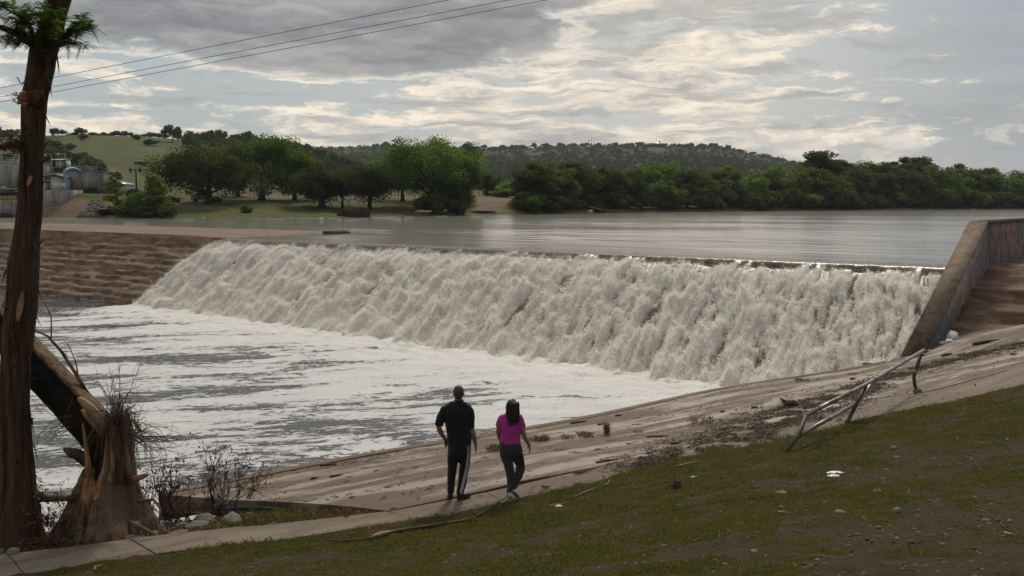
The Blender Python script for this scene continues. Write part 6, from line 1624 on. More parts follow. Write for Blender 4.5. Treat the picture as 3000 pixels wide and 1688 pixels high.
mi = np.where(kf > 0.5, 1, 0).ravel()
link('fallen_trunk', mesh_np('fallen_trunk', np.array(V), [F], True, None, mi), stump, [M_bark2, M_nearblack])
for pts, w, m in [([(312, 1262), (300, 1240), (280, 1215), (258, 1190), (240, 1172), (232, 1164)], (0.04, 0.075, 0.09, 0.085, 0.06, 0.015), M_wood_pale), ([(300, 1275), (280, 1248), (258, 1222), (240, 1200)], (0.03, 0.05, 0.04, 0.01), M_inner)]:
    board([sp(u, v, SD - 0.27) for u, v in pts], w, 'torn_slab', m, 0.03)

# ------------------------------------------------------------------ twiggy things: dead shrubs, root tangles
def twigs(mb, leaves, p, d, L, r, depth, rg, spread=0.6, up=0.25, gn=3, tangled=0.0):
    pts = [p]; dd = d.normalized(); n = 4
    for q in range(n):
        dd = (dd + Vector(rg.normal(0, 0.22 + tangled, 3)) + Vector((0, 0, up * 0.15))).normalized()
        pts.append(pts[-1] + dd * (L / n))
    mb.tube(pts, [r * (1 - 0.6 * q / n) for q in range(n + 1)], 4 if depth < 2 else 3, False)
    if depth >= gn:
        if leaves is not None and rg.rand() < 0.6: leaves.append(pts[-1]); leaves.append(pts[-2])
        return
    for q in range(rg.randint(2, 5)):
        t = rg.uniform(0.25, 1.0); i = min(int(t * n), n - 1); b = pts[i].lerp(pts[i + 1], t * n - i)
        nd = (dd + Vector(rg.normal(0, spread, 3)) + Vector((0, 0, up))).normalized()
        twigs(mb, leaves, b, nd, L * rg.uniform(0.4, 0.7), r * 0.55, depth + 1, rg, spread, up, gn, tangled)
M_twig = mat('dry dead twigs', (0.055, 0.038, 0.026), (0.030, 0.021, 0.015), 0.9, 8, 0.2)
def dead_shrub(u, v, D, h, seed, label, nst=7, fan=0.5, lean=(0, 0), name='dead_shrub', group='dead shrubs by the broken tree'):
    b = at_d(u, v, D); b.z = float(ground_z(b.x, b.y)[0]); rg = np.random.RandomState(seed)
    o = empty(name, b, 0, label, 'shrub', group); lv = []
    for q in range(nst):
        mb = MB(); a = rg.uniform(0, 6.28)
        twigs(mb, lv, Vector((rg.normal(0, 0.06), rg.normal(0, 0.06), -0.05)), Vector((math.cos(a) * fan + lean[0], math.sin(a) * fan + lean[1], 1.0)), h * rg.uniform(0.55, 1.0), 0.013, 0, rg, 0.55, 0.3)
        mb.build('stem', M_twig, o)
    P = np.array([tuple(q) for q in lv]); P = P[rg.rand(len(P)) < 0.28]; P = np.repeat(P, 3, 0) + rg.normal(0, 0.035, (len(P) * 3, 3))
    V, F = leaf_quads(P, rg.uniform(0.02, 0.05, len(P)), rg, 0.5, 1.6); link('dead_leaves', mesh_np('dead_leaves', V, [F]), o, M_dead)
    return o
dead_shrub(640, 1490, 16.3, 1.15, 61, 'bare dead shrub with a torn white plastic strip caught in it', 9, 0.35, (0.05, 0))
dead_shrub(680, 1480, 16.5, 1.2, 62, 'sparse dead shrub leaning right at the apron corner', 4, 0.25, (0.45, 0))
dead_shrub(500, 1520, 15.7, 0.95, 63, 'tangled dead shrub full of hanging flood debris right of the stump', 9, 0.6, (-0.15, 0))
dead_shrub(455, 1480, 15.2, 1.0, 64, 'dead brush leaning against the right side of the stump', 6, 0.4, (-0.25, 0))
dead_shrub(570, 1520, 15.9, 0.5, 65, 'low dead brush between the boulders and the stump', 7, 0.9)
dead_shrub(175, 1575, 14.4, 0.55, 66, 'low dead brush between the big trunk and the stump', 8, 0.9)
dead_shrub(215, 1440, 14.9, 0.75, 67, 'dry leafy sprout at the left side of the stump', 4, 0.5, (-0.4, 0))
# torn strips of plastic hanging in the middle shrub
b = at_d(632, 1440, 16.1); mb = MB(); V = []; F = []
for q, (u, v, w) in enumerate([(660, 1412, 3), (656, 1440, 5), (648, 1462, 7), (640, 1478, 9), (630, 1484, 4)]):
    p = at_d(u, v, 16.1 + 0.03 * (q % 2)) - b; hw = w / FPX * 16; V += [(p.x - hw, p.y, p.z), (p.x, p.y - 0.04, p.z + 0.01), (p.x + hw, p.y + 0.01, p.z)]
for q in range(4):
    for e in range(2): F.append((q * 3 + e, q * 3 + e + 1, q * 3 + e + 4, q * 3 + e + 3))
V2 = []
for q, (u, v, w) in enumerate([(668, 1420, 3), (668, 1450, 4), (666, 1475, 4), (670, 1490, 2)]):
    p = at_d(u, v, 16.06) - b; hw = w / FPX * 16; V2 += [(p.x - hw, p.y, p.z), (p.x + hw, p.y - 0.02, p.z)]
mb.add(V, F); mb.add(V2, [(q * 2, q * 2 + 1, q * 2 + 3, q * 2 + 2) for q in range(3)])
setp(mb.build('plastic_strip', mat('torn translucent plastic', (0.42, 0.40, 0.37), (0.3, 0.28, 0.26), 0.5, 8, 0.3), None, True, b), 'torn whitish plastic strip hanging in the middle dead shrub', 'plastic strip')
# tangle of roots and reeds crowning the stump, and roots hanging round it
tg = MB(); rg = np.random.RandomState(9)
for q in range(110):
    c = sp(340 + rg.normal(0, 22), 1222 + rg.normal(0, 20), SD - 0.15 + rg.normal(0, 0.15)); a = rg.uniform(0, 6.28)
    twigs(tg, None, c, Vector((math.cos(a), math.sin(a) * 0.7, rg.uniform(-0.7, 0.9))), rg.uniform(0.10, 0.34), 0.007, 1, rg, 0.9, -0.25, 2, 0.3)
for q in range(10):
    c = sp(345 + rg.normal(0, 8), 1200, SD - 0.1); twigs(tg, None, c, Vector((rg.normal(0.1, 0.4), 0, 1)), rg.uniform(0.4, 0.75), 0.007, 1, rg, 0.5, 0.2, 2)
for q in range(14):
    c = sp(385 + rg.normal(0, 10), 1270 + rg.normal(0, 20), SD - 0.2); twigs(tg, None, c, Vector((1, -0.2, rg.uniform(-0.8, 0.1))), rg.uniform(0.5, 0.9), 0.008, 1, rg, 0.6, -0.1, 2, 0.15)
for q in range(8):
    c = sp(215 + rg.normal(0, 16), 1245 + rg.normal(0, 14), SD - 0.1); twigs(tg, None, c, Vector((-1, -0.1, rg.uniform(-0.6, 0.2))), rg.uniform(0.4, 0.7), 0.007, 1, rg, 0.6, -0.1, 2, 0.1)
for q in range(130):
    u0 = 352 + rg.normal(0, 20); p0 = sp(u0, 1205 + abs(u0 - 345) * 0.5 + rg.normal(0, 8), SD - 0.30 + rg.normal(0, 0.08)); L_ = rg.uniform(0.25, 0.75); dx_ = (u0 - 345) / 40 * 0.25 + rg.normal(0, 0.10)
    pts = [p0 + Vector((dx_ * t + 0.03 * math.sin(t * 9 + q), -0.10 * t + 0.02 * math.cos(t * 7 + q), -L_ * t * t - 0.05 * t)) for t in (0, 0.25, 0.5, 0.75, 1.0)]
    tg.tube(pts, [0.006, 0.006, 0.005, 0.004, 0.002], 3, False)
tg_ = tg.build('root_tangle', mat('brown rootlets', (0.13, 0.08, 0.05), (0.07, 0.045, 0.029), 0.9, 8, 0.2), stump); tg_['kind'] = 'stuff'
# thin branches standing up behind the toppled trunk
for pix, rads in [([(262, 1165), (225, 1100), (180, 1030), (140, 985), (95, 965)], [0.035, 0.032, 0.025, 0.018, 0.01]), ([(195, 1045), (150, 1000), (150, 930), (130, 885), (110, 870)], [0.018, 0.014, 0.01, 0.006, 0.003]), ([(232, 1120), (222, 1060), (200, 1010), (180, 990)], [0.014, 0.01, 0.007, 0.003]), ([(265, 1170), (272, 1168), (273, 1165)], [0.05, 0.045, 0.04])]:
    pts = [sp(u, v, SD + 0.25) for u, v in pix]; mb = MB(); mb.tube(pts, rads, 6); mb.build('branch', M_bark2, stump, True)
# litter of bark and straw round the stump
n = 2600; X = sb.x + rg.normal(0.0, 0.95, n); Y = sb.y - 0.3 + rg.normal(0, 0.5, n)
ok = Y > np.interp(X, _swx[:, 0], _swx[:, 1]) + 0.05; X, Y = X[ok], Y[ok]
V1, F1 = chips(X, Y, ground_z(X, Y) + rg.uniform(0.005, 0.05, len(X)), 0.05 + rg.exponential(0.09, len(X)), rg.uniform(0.004, 0.02, len(X)), rg.uniform(0, 6.28, len(X)), 0.2, 0.1)
setp(link('stump_litter', mesh_np('stump_litter', V1, [F1]), None, M_wrack), kind='stuff')
# ------------------------------------------------------------------ the two walkers
def ell(mb, c, rx, ry, rz, n=14, M=None):
    V = []; F = []
    for i in range(1, n):
        a = math.pi * i / n
        for k in range(2 * n):
            b = math.pi * k / n; p = Vector((math.sin(a) * math.cos(b) * rx, math.sin(a) * math.sin(b) * ry, math.cos(a) * rz))
            if M is not None: p = M @ p
            V.append(tuple(Vector(c) + p))
    m = 2 * n
    for i in range(n - 2):
        for k in range(m): F.append((i * m + k, i * m + (k + 1) % m, (i + 1) * m + (k + 1) % m, (i + 1) * m + k))
    t = len(V); V.append(tuple(Vector(c) + ((M @ Vector((0, 0, rz))) if M is not None else Vector((0, 0, rz))))); V.append(tuple(Vector(c) - ((M @ Vector((0, 0, rz))) if M is not None else Vector((0, 0, rz)))))
    for k in range(m): F.append((t, (k + 1) % m, k)); F.append((t + 1, (n - 2) * m + k, (n - 2) * m + (k + 1) % m))
    mb.add(V, F)
def etube(mb, st, n=28):
    """upright sections: (x, y, z, rx, ry)"""
    V = []; F = []
    for x, y, z, rx, ry in st:
        for k in range(n):
            a = 2 * math.pi * k / n
            cx_, sx_ = math.cos(a), math.sin(a)
            p = 2.4; d = (abs(cx_) ** p + abs(sx_) ** p) ** (-1 / p)
            V.append((x + rx * cx_ * d, y + ry * sx_ * d, z))
    for i in range(len(st) - 1):
        for k in range(n): F.append((i * n + k, i * n + (k + 1) % n, (i + 1) * n + (k + 1) % n, (i + 1) * n + k))
    c0, c1, m = len(V), len(V) + 1, (len(st) - 1) * n
    V.append(st[0][:3]); V.append(st[-1][:3])
    for k in range(n): F.append((c0, (k + 1) % n, k)); F.append((c1, m + k, m + (k + 1) % n))
    mb.add(V, F)
def fuse(name, mb, voxel, m, parent, smooth=6, wrinkle=0.0, wf=(9, 9, 5), seed=0):
    """one continuous surface out of overlapping closed pieces"""
    me = mb.mesh(name); bm = bmesh.new(); bm.from_mesh(me); bmesh.ops.recalc_face_normals(bm, faces=bm.faces); bm.to_mesh(me); bm.free()
    t = bpy.data.objects.new(name + '_t', me); COL.objects.link(t)
    r = t.modifiers.new('r', 'REMESH'); r.mode = 'VOXEL'; r.voxel_size = voxel; r.use_smooth_shade = True
    s = t.modifiers.new('s', 'SMOOTH'); s.factor = 0.5; s.iterations = smooth
    dg = bpy.context.evaluated_depsgraph_get(); dg.update()
    out = bpy.data.meshes.new_from_object(t.evaluated_get(dg)); out.name = name
    bpy.data.objects.remove(t); bpy.data.meshes.remove(me)
    if wrinkle:
        n = len(out.vertices); co = np.zeros(n * 3, np.float32); no = np.zeros(n * 3, np.float32)
        out.vertices.foreach_get('co', co); out.vertex_normals.foreach_get('vector', no); co = co.reshape(-1, 3); no = no.reshape(-1, 3)
        d = fbm(co[:, 0] * wf[0] + seed, co[:, 1] * wf[1], co[:, 2] * wf[2] + co[:, 0] * 4, 3)
        out.vertices.foreach_set('co', (co + no * (d * wrinkle)[:, None]).astype(np.float32).ravel()); out.update()
    out.polygons.foreach_set('use_smooth', np.ones(len(out.polygons), bool))
    return link(name, out, parent, m)
def cloth(name, c, c2, rough=0.9, sc=60, bump=0.25):
    m, gg = newmat(name); co = gg.coord(); n = gg.noise(co, sc, 4, 0.7); n2 = gg.noise(co, 6, 4, 0.6)
    finish(gg, pbsdf(gg, gg.mix(gg.step(n * 0.6 + n2 * 0.4, 0.35, 0.65), c, c2), rough, 0.15, 0, gg.bump(n2 * 0.8 + n * 0.2, bump, 0.02), **{'Sheen Weight': 0.15}))
    return m
def skinmat(name, c, c2):
    m, gg = newmat(name); n = gg.noise(gg.coord(), 22, 4, 0.6)
    finish(gg, pbsdf(gg, gg.mix(n, c, c2), 0.5, 0.35, 0, None)); return m
def proj(o, pts, dirv, lift=0.003):
    """drop points onto the surface of o along dirv"""
    bm = bmesh.new(); bm.from_mesh(o.data); t = BVHTree.FromBMesh(bm); out = []
    d = Vector(dirv).normalized()
    for p in pts:
        h = t.ray_cast(Vector(p) - d * 1.0, d)
        if h[0] is not None: out.append(h[0] - d * lift)
    bm.free(); return out
def ribbon(mb, pts, wv):
    V = []; wv = Vector(wv)
    for p in pts: V += [tuple(p - wv), tuple(p + wv)]
    mb.add(V, [(i * 2, i * 2 + 1, i * 2 + 3, i * 2 + 2) for i in range(len(pts) - 1)])
def hand(mb, w, d, side, out, L=0.18, curl=0.35, fin=True):
    """w wrist, d direction of the hand, side = direction to the thumb, out = back of the hand"""
    d, s, o = Vector(d).normalized(), Vector(side).normalized(), Vector(out).normalized()
    M = Matrix((s, d, o)).transposed()
    ell(mb, w + d * 0.05, 0.041, 0.056, 0.017, 9, M)
    mb.tube([w - d * 0.03, w + d * 0.03], [0.027, 0.027], 10)
    for q, (off, l) in enumerate([(0.028, 0.072), (0.010, 0.082), (-0.009, 0.077), (-0.027, 0.060)]):
        b = w + d * 0.088 + s * off; p1 = b + (d * math.cos(curl * 0.6) - o * math.sin(curl * 0.6)) * (l * 0.45)
        p2 = p1 + (d * math.cos(curl * 1.8) - o * math.sin(curl * 1.8)) * (l * 0.33); p3 = p2 + (d * math.cos(curl * 2.8) - o * math.sin(curl * 2.8)) * (l * 0.25)
        mb.tube([w + d * 0.05 + s * off * 0.8, b, p1, p2, p3], [0.0095, 0.0098, 0.009, 0.0082, 0.0062], 8)
    b = w + d * 0.02 + s * 0.028; p1 = b + (d * 0.7 + s * 0.7 - o * 0.3).normalized() * 0.038; p2 = p1 + (d * 0.9 + s * 0.25 - o * 0.4).normalized() * 0.03
    mb.tube([w + d * 0.01 + s * 0.01, b, p1, p2, p2 + (d - o * 0.3).normalized() * 0.02], [0.012, 0.0125, 0.011, 0.0095, 0.007], 8)
def head_shape(mb, c, s=1.0):
    """c centre of the skull; the face looks to +Y"""
    ell(mb, c + Vector((0, -0.008, 0.015)) * s, 0.077 * s, 0.098 * s, 0.10 * s)
    ell(mb, c + Vector((0, 0.030, -0.05)) * s, 0.060 * s, 0.068 * s, 0.075 * s)
    ell(mb, c + Vector((0, 0.052, -0.098)) * s, 0.030 * s, 0.033 * s, 0.026 * s, 8)
    mb.tube([c + Vector((0, 0.086, 0.005)) * s, c + Vector((0, 0.105, -0.02)) * s, c + Vector((0, 0.112, -0.038)) * s, c + Vector((0, 0.09, -0.045)) * s], [0.009 * s, 0.012 * s, 0.015 * s, 0.010 * s], 8)
    for sg in (-1, 1):
        ell(mb, c + Vector((sg * 0.083, -0.008, -0.025)) * s, 0.010 * s, 0.019 * s, 0.031 * s, 8)
        ell(mb, c + Vector((sg * 0.032, 0.082, 0.012)) * s, 0.02 * s, 0.012 * s, 0.008 * s, 6)
    ell(mb, c + Vector((0, 0.092, -0.066)) * s, 0.024 * s, 0.012 * s, 0.008 * s, 6)
def face_bits(c, s, parent):
    for sg in (-1, 1):
        b = MB(); ell(b, c + Vector((sg * 0.032, 0.086, 0.0)) * s, 0.011 * s, 0.008 * s, 0.007 * s, 6); b.build('eye', M_eye, parent, True)
        b = MB(); b.tube([c + Vector((sg * 0.018, 0.098, 0.018)) * s, c + Vector((sg * 0.034, 0.098, 0.024)) * s, c + Vector((sg * 0.05, 0.088, 0.018)) * s], 0.004 * s, 6); b.build('eyebrow', M_hair, parent, True)
    b = MB(); b.tube([c + Vector((-0.022, 0.098, -0.066)) * s, c + Vector((0, 0.106, -0.065)) * s, c + Vector((0.022, 0.098, -0.066)) * s], 0.005 * s, 6); b.build('mouth', M_lip, parent, True)
M_hair = mat('dark hair', (0.018, 0.014, 0.012), (0.008, 0.006, 0.005), 0.45, 30, 0.6, 90, 0.01, 0.4, stretch=(1, 1, 0.2))
M_hair2 = mat('dark brown curls', (0.016, 0.010, 0.008), (0.035, 0.020, 0.014), 0.5, 22, 0.5, 60, 0.01, 0.35)
M_greyhair = mat('short greying hair', (0.022, 0.019, 0.017), (0.075, 0.07, 0.066), 0.6, 70, 0.6, 120, 0.008, 0.3)
M_eye = mat('eyes', (0.5, 0.5, 0.48), (0.02, 0.015, 0.01), 0.2, 60, 0)
M_lip = mat('lips', (0.22, 0.09, 0.075), None, 0.5, 20, 0)
M_skin = skinmat('tanned skin', (0.30, 0.155, 0.10), (0.25, 0.125, 0.08))
M_jacket = cloth('black fleece', (0.010, 0.0115, 0.013), (0.016, 0.0175, 0.02))
M_track = cloth('black track fabric', (0.009, 0.009, 0.010), (0.014, 0.014, 0.015), 0.7)
M_seam = mat('grey seam thread', (0.085, 0.095, 0.105), None, 0.8, 20, 0)
M_stripe = mat('white stripe', (0.72, 0.72, 0.72), (0.62, 0.62, 0.63), 0.7, 40, 0.1)
M_black = mat('black rubber', (0.010, 0.010, 0.011), (0.016, 0.016, 0.016), 0.5, 20, 0.2)

# --- the man
mf = h_at(1200 + 470 / 3.45, 1080 + 1318 / 3.45); MD = mf.y
def mp(x, y, dy=0.0): return at_d(1200 + x / 3.45, 1080 + y / 3.45, MD) + Vector((0, dy, 0)) - mf
man = empty('person', mf, 0, 'man in black fleece and track trousers with three white side stripes, seen from behind', 'person')
mk = MD / FPX / 3.45
Hc = mp(496, 246)
b = MB(); head_shape(b, Hc, 1.0)
b.tube([mp(497, 300, -0.005), mp(495, 340, -0.01), mp(492, 380, -0.015)], [0.062, 0.063, 0.07], 14)
etube(b, [(*mp(500, 865), 0.12, 0.085), (*mp(499, 800), 0.15, 0.10), (*mp(490, 660), 0.15, 0.10), (*mp(480, 480), 0.17, 0.11), (*mp(482, 400), 0.16, 0.09), (*mp(488, 370), 0.08, 0.07)])
b.tube([mp(365, 420), mp(322, 480, -0.02), mp(292, 565, -0.05), mp(305, 620, -0.02), mp(330, 680, 0.03), mp(350, 715, 0.06)], [0.055, 0.05, 0.046, 0.044, 0.036, 0.028], 12)
b.tube([mp(600, 420), mp(618, 500), mp(622, 590, -0.01), mp(640, 660, 0.0), mp(660, 740, 0.03), mp(666, 775, 0.045)], [0.055, 0.052, 0.047, 0.044, 0.034, 0.027], 12)
hand(b, mp(667, 778, 0.05), Vector((0.08, 0.10, -1)), Vector((0.1, 1, 0)), Vector((1, -0.1, 0)), curl=0.38)
hand(b, mp(352, 716, 0.06), Vector((0.25, 0.05, -1)), Vector((0.4, 0.9, 0.1)), Vector((-1, 0.2, -0.2)), curl=0.65)
b.tube([mp(447, 850), mp(440, 900), mp(430, 1000, 0.0), mp(424, 1080, 0.01), mp(420, 1170, 0.0), mp(416, 1255, -0.01)], [0.07, 0.068, 0.052, 0.046, 0.042, 0.034], 12)
b.tube([mp(555, 850), mp(556, 900), mp(553, 1000, 0.02), mp(541, 1080, 0.03), mp(528, 1160, 0.01), mp(512, 1240, -0.01), mp(509, 1262, -0.01)], [0.07, 0.069, 0.056, 0.05, 0.045, 0.038, 0.034], 12)
fuse('body', b, 0.0078, M_skin, man, 5)
face_bits(Hc, 1.0, man)
b = MB(); ell(b, Hc + Vector((0, -0.022, 0.026)), 0.084, 0.096, 0.098); ell(b, Hc + Vector((0, -0.055, -0.035)), 0.068, 0.055, 0.062)
ho = fuse('hair', b, 0.008, M_greyhair, man, 3, 0.006, (60, 60, 40))
# jacket: trunk, raglan sleeves pushed up to the elbows, stand collar
b = MB()
etube(b, [(*mp(503, 778), 0.188, 0.132), (*mp(502, 740), 0.190, 0.135), (*mp(498, 660), 0.196, 0.132), (*mp(490, 580), 0.194, 0.130), (*mp(482, 500), 0.200, 0.132), (*mp(478, 440), 0.205, 0.128), (*mp(478, 400), 0.195, 0.112), (*mp(482, 372), 0.15, 0.095), (*mp(490, 350), 0.09, 0.08)])
b.tube([mp(395, 405), mp(352, 430, -0.0), mp(325, 480, -0.02), mp(305, 535, -0.045), mp(300, 566, -0.045)], [0.09, 0.083, 0.074, 0.068, 0.066], 16)
b.tube([mp(575, 400), mp(602, 435), mp(615, 500), mp(617, 560, -0.01), mp(616, 592, -0.01)], [0.085, 0.078, 0.072, 0.066, 0.066], 16)
b.tube([mp(480, 362, -0.01), mp(425, 388, -0.005), mp(375, 425, 0)], [0.075, 0.088, 0.10], 16); b.tube([mp(498, 362, -0.01), mp(545, 385, -0.005), mp(590, 420, 0)], [0.075, 0.088, 0.095], 16)
for p in ((300, 545, -0.045), (303, 560, -0.045)): ell(b, mp(*p), 0.068, 0.07, 0.022)
for p in ((617, 575, -0.01), (616, 590, -0.01)): ell(b, mp(*p), 0.065, 0.068, 0.022)
jk = fuse('jacket', b, 0.010, M_jacket, man, 8, 0.020, (7, 7, 6))
b = MB(); etube(b, [(*mp(492, 366, -0.01), 0.095, 0.088), (*mp(495, 345, -0.005), 0.080, 0.080), (*mp(497, 322, 0.0), 0.078, 0.08), (*mp(498, 312, 0.0), 0.074, 0.076)])
fuse('collar', b, 0.009, M_jacket, man, 3, 0.004)
b = MB()
for pts in ([(462, 345), (440, 372), (400, 400), (350, 425), (330, 440)], [(482, 350), (490, 385), (520, 415), (560, 450), (578, 470), (600, 400), (612, 395)][:5], [(578, 470), (590, 430), (608, 395)]):
    q = []
    for a in range(len(pts) - 1):
        for t in np.linspace(0, 1, 5, endpoint=False): q.append(mp(pts[a][0] + (pts[a + 1][0] - pts[a][0]) * t, pts[a][1] + (pts[a + 1][1] - pts[a][1]) * t))
    pr_ = proj(jk, q, (0, 1, 0), 0.001)
    if len(pr_) > 2: b.tube(pr_, 0.0028, 5)
q = [mp(x, 770) for x in np.linspace(392, 612, 24)]; b.tube(proj(jk, q, (0, 1, 0), 0.001), 0.0025, 5)
b.build('seam', M_seam, man, True)
b = MB(); q = proj(jk, [mp(466, 330), mp(466, 336)], (0, 1, 0), 0.012); b.box(mp(466, 331, -0.088), (0.006, 0.003, 0.012)); b.build('logo', M_stripe, man)
# trousers
b = MB()
etube(b, [(*mp(503, 760), 0.175, 0.122), (*mp(503, 800), 0.180, 0.125), (*mp(502, 850), 0.182, 0.125), (*mp(500, 895), 0.176, 0.115)])
b.tube([mp(447, 850), mp(440, 900), mp(430, 1000, 0.0), mp(424, 1080, 0.01), mp(420, 1170, 0.0), mp(416, 1255, -0.01)], [0.098, 0.096, 0.074, 0.066, 0.060, 0.054], 18)
b.tube([mp(555, 850), mp(556, 900), mp(553, 1000, 0.02), mp(541, 1080, 0.03), mp(528, 1160, 0.01), mp(512, 1240, -0.01), mp(509, 1262, -0.01)], [0.098, 0.097, 0.078, 0.071, 0.068, 0.063, 0.06], 18)
tro = fuse('trousers', b, 0.010, M_track, man, 4, 0.018, (8, 8, 4), 3)
for off in (0.0, 0.017, 0.034):
    b = MB(); pts = [(613, 770), (612, 850), (603, 930), (593, 1000), (580, 1060), (563, 1130), (549, 1180), (538, 1225), (540, 1258)]
    q = []
    for a in range(len(pts) - 1):
        for t in np.linspace(0, 1, 6, endpoint=False): q.append(mp(pts[a][0] + (pts[a + 1][0] - pts[a][0]) * t - 2, pts[a][1] + (pts[a + 1][1] - pts[a][1]) * t) + Vector((-off * 0.95, 0, 0)))
    pr_ = proj(tro, q, (0, 1, 0), 0.004)
    if len(pr_) > 2: ribbon(b, pr_, (0.0042, -0.003, 0)); b.build('stripe', M_stripe, man)
b = MB(); q = proj(tro, [mp(388, y) for y in range(940, 1260, 16)], (0.35, 1, 0), 0.004); ribbon(b, q, (0.005, 0.003, 0)); b.build('stripe', M_stripe, man)
def shoe(parent, heel, toe, w, h, m, sole=None, name='shoe'):
    """a low shoe from heel to toe (points on the ground)"""
    d = (toe - heel); L = d.length; d.normalize(); s = d.cross(Vector((0, 0, 1))).normalized(); u = s.cross(d)
    b = MB()
    def P_(a, z): return heel + d * (L * a) + u * z
    b.tube([P_(0.02, h * 0.45), P_(0.15, h * 0.5), P_(0.45, h * 0.45), P_(0.75, h * 0.34), P_(0.97, h * 0.28)], [w * 0.30, w * 0.40, w * 0.43, w * 0.44, w * 0.26], 12)
    b.tube([P_(0.14, h * 0.3), P_(0.16, h * 0.8), P_(0.17, h * 1.15)], [w * 0.36, w * 0.38, w * 0.36], 12)
    o = fuse(name, b, 0.007, m, parent, 3)
    b = MB(); V = []; n = 20
    for zz_ in (0.0, 0.024):
        for k in range(n):
            a = 2 * math.pi * k / n; t = 0.5 - 0.5 * math.cos(a); wd = w * 0.5 * (0.82 + 0.25 * math.sin(min(t * 3.1, 3.1)))
            V.append(tuple(heel + d * (L * (t * 1.04 - 0.02)) + s * (math.sin(a) * wd * (0.86 if t < 0.4 else 1.0)) + u * zz_))
    F = [(k, (k + 1) % n, n + (k + 1) % n, n + k) for k in range(n)]
    V += [tuple(heel + d * L * 0.5), tuple(heel + d * L * 0.5 + u * 0.024)]
    F += [(2 * n, (k + 1) % n, k) for k in range(n)] + [(2 * n + 1, n + k, n + (k + 1) % n) for k in range(n)]
    b.add(V, F); so_ = b.build('sole', sole or M_black, o); return o
def gz(p): q = p + mf; return float(H(q.x, q.y)[0]) - mf.z
lh = mp(410, 1310, -0.02); lt = lh + Vector((-0.01, 0.28, 0)); rh = mp(458, 1318, -0.05) + Vector((0.04, 0, 0)); rt = rh + Vector((0.20, 0.17, 0))
for p in (lh, lt, rh, rt): p.z = gz(p) + 0.002
shoe(man, lh, lt, 0.098, 0.085, M_black); shoe(man, rh, rt, 0.10, 0.085, M_black)
ph = mp(372, 752, 0.03) + mf
b = MB(); b.box((0, 0, 0), (0.009, 0.075, 0.15)); o = b.build('phone', M_black, None, False, ph); o.rotation_euler = (0.15, 0.25, 0.35); setp(o, 'black phone held in the left hand of the man', 'phone')

# --- the woman
wf = h_at(1200 + 1035 / 3.45, 1080 + 1296 / 3.45); WD = wf.y
def wp(x, y, dy=0.0): return at_d(1200 + x / 3.45, 1080 + y / 3.45, WD) + Vector((0, dy, 0)) - wf
woman = empty('person', wf, 0, 'woman with long dark curly hair in a pink shirt and grey trousers, stepping uphill', 'person')
Wc = wp(1035, 378)
b = MB(); head_shape(b, Wc, 0.93)
b.tube([wp(1035, 420, -0.005), wp(1035, 470, -0.01)], [0.05, 0.055], 12)
etube(b, [(*wp(1020, 800), 0.13, 0.09), (*wp(1020, 700), 0.13, 0.095), (*wp(1025, 600), 0.135, 0.10), (*wp(1030, 520), 0.14, 0.095), (*wp(1032, 480), 0.10, 0.07)])
b.tube([wp(930, 520), wp(908, 580, -0.01), wp(898, 630, 0.0), wp(903, 690, 0.06), wp(915, 740, 0.12)], [0.05, 0.046, 0.042, 0.036, 0.026], 12)
hand(b, wp(917, 745, 0.13), Vector((0.15, 0.4, -1)), Vector((0.5, 0.8, 0)), Vector((-1, 0.3, 0)), curl=0.4)
b.tube([wp(1118, 520), wp(1134, 580, -0.01), wp(1145, 640, -0.01), wp(1170, 710, 0.0), wp(1205, 772, 0.04)], [0.05, 0.048, 0.044, 0.037, 0.025], 12)
hand(b, wp(1207, 776, 0.045), Vector((0.18, 0.15, -1)), Vector((-0.2, 1, 0.1)), Vector((1, 0.2, 0.1)), curl=0.45)
b.tube([wp(972, 820), wp(975, 870, 0.0), wp(998, 960, -0.01), wp(1014, 1050, -0.02), wp(1026, 1130, -0.02), wp(1030, 1215, -0.02)], [0.07, 0.068, 0.054, 0.046, 0.042, 0.036], 12)
b.tube([wp(1078, 820), wp(1082, 870, 0.04), wp(1108, 950, 0.07), wp(1124, 1010, 0.08), wp(1100, 1090, 0.04), wp(1066, 1150, 0.0), wp(1034, 1205, -0.04)], [0.07, 0.07, 0.055, 0.05, 0.046, 0.04, 0.036], 12)
fuse('body', b, 0.0078, M_skin, woman, 5)
face_bits(Wc, 0.93, woman)
# curls
b = MB(); ell(b, Wc + Vector((0, -0.02, 0.02)), 0.083, 0.098, 0.095); ell(b, wp(1045, 430, -0.06), 0.088, 0.062, 0.10); ell(b, wp(1050, 480, -0.085), 0.085, 0.045, 0.08); ell(b, wp(1055, 515, -0.09), 0.045, 0.03, 0.05)
rgh = np.random.RandomState(12)
hb = fuse('hair', b, 0.009, M_hair2, woman, 3, 0.030, (24, 24, 16))
b = MB()
for q in range(150):
    a = rgh.uniform(-2.9, -0.25); x0 = 1042 + 66 * math.cos(a) * rgh.uniform(0.4, 1.0); y0 = rgh.uniform(325, 460); L_ = rgh.uniform(50, 130)
    c = wp(x0, y0, -0.055 - 0.05 * math.sin(-a) * rgh.uniform(0.6, 1.2)); ph_ = rgh.uniform(0, 6); pts = []
    for t in np.linspace(0, 1, 8):
        pts.append(c + Vector((0.012 * math.sin(t * 14 + ph_) + 0.01 * (x0 - 1042) / 66 * t, -0.02 * t + 0.012 * math.cos(t * 14 + ph_), -L_ * 1.53e-3 * t)))
    b.tube(pts, [0.009, 0.010, 0.010, 0.009, 0.009, 0.008, 0.006, 0.003], 5)
cu = b.build('curls', M_hair2, woman, True); cu['kind'] = 'stuff'
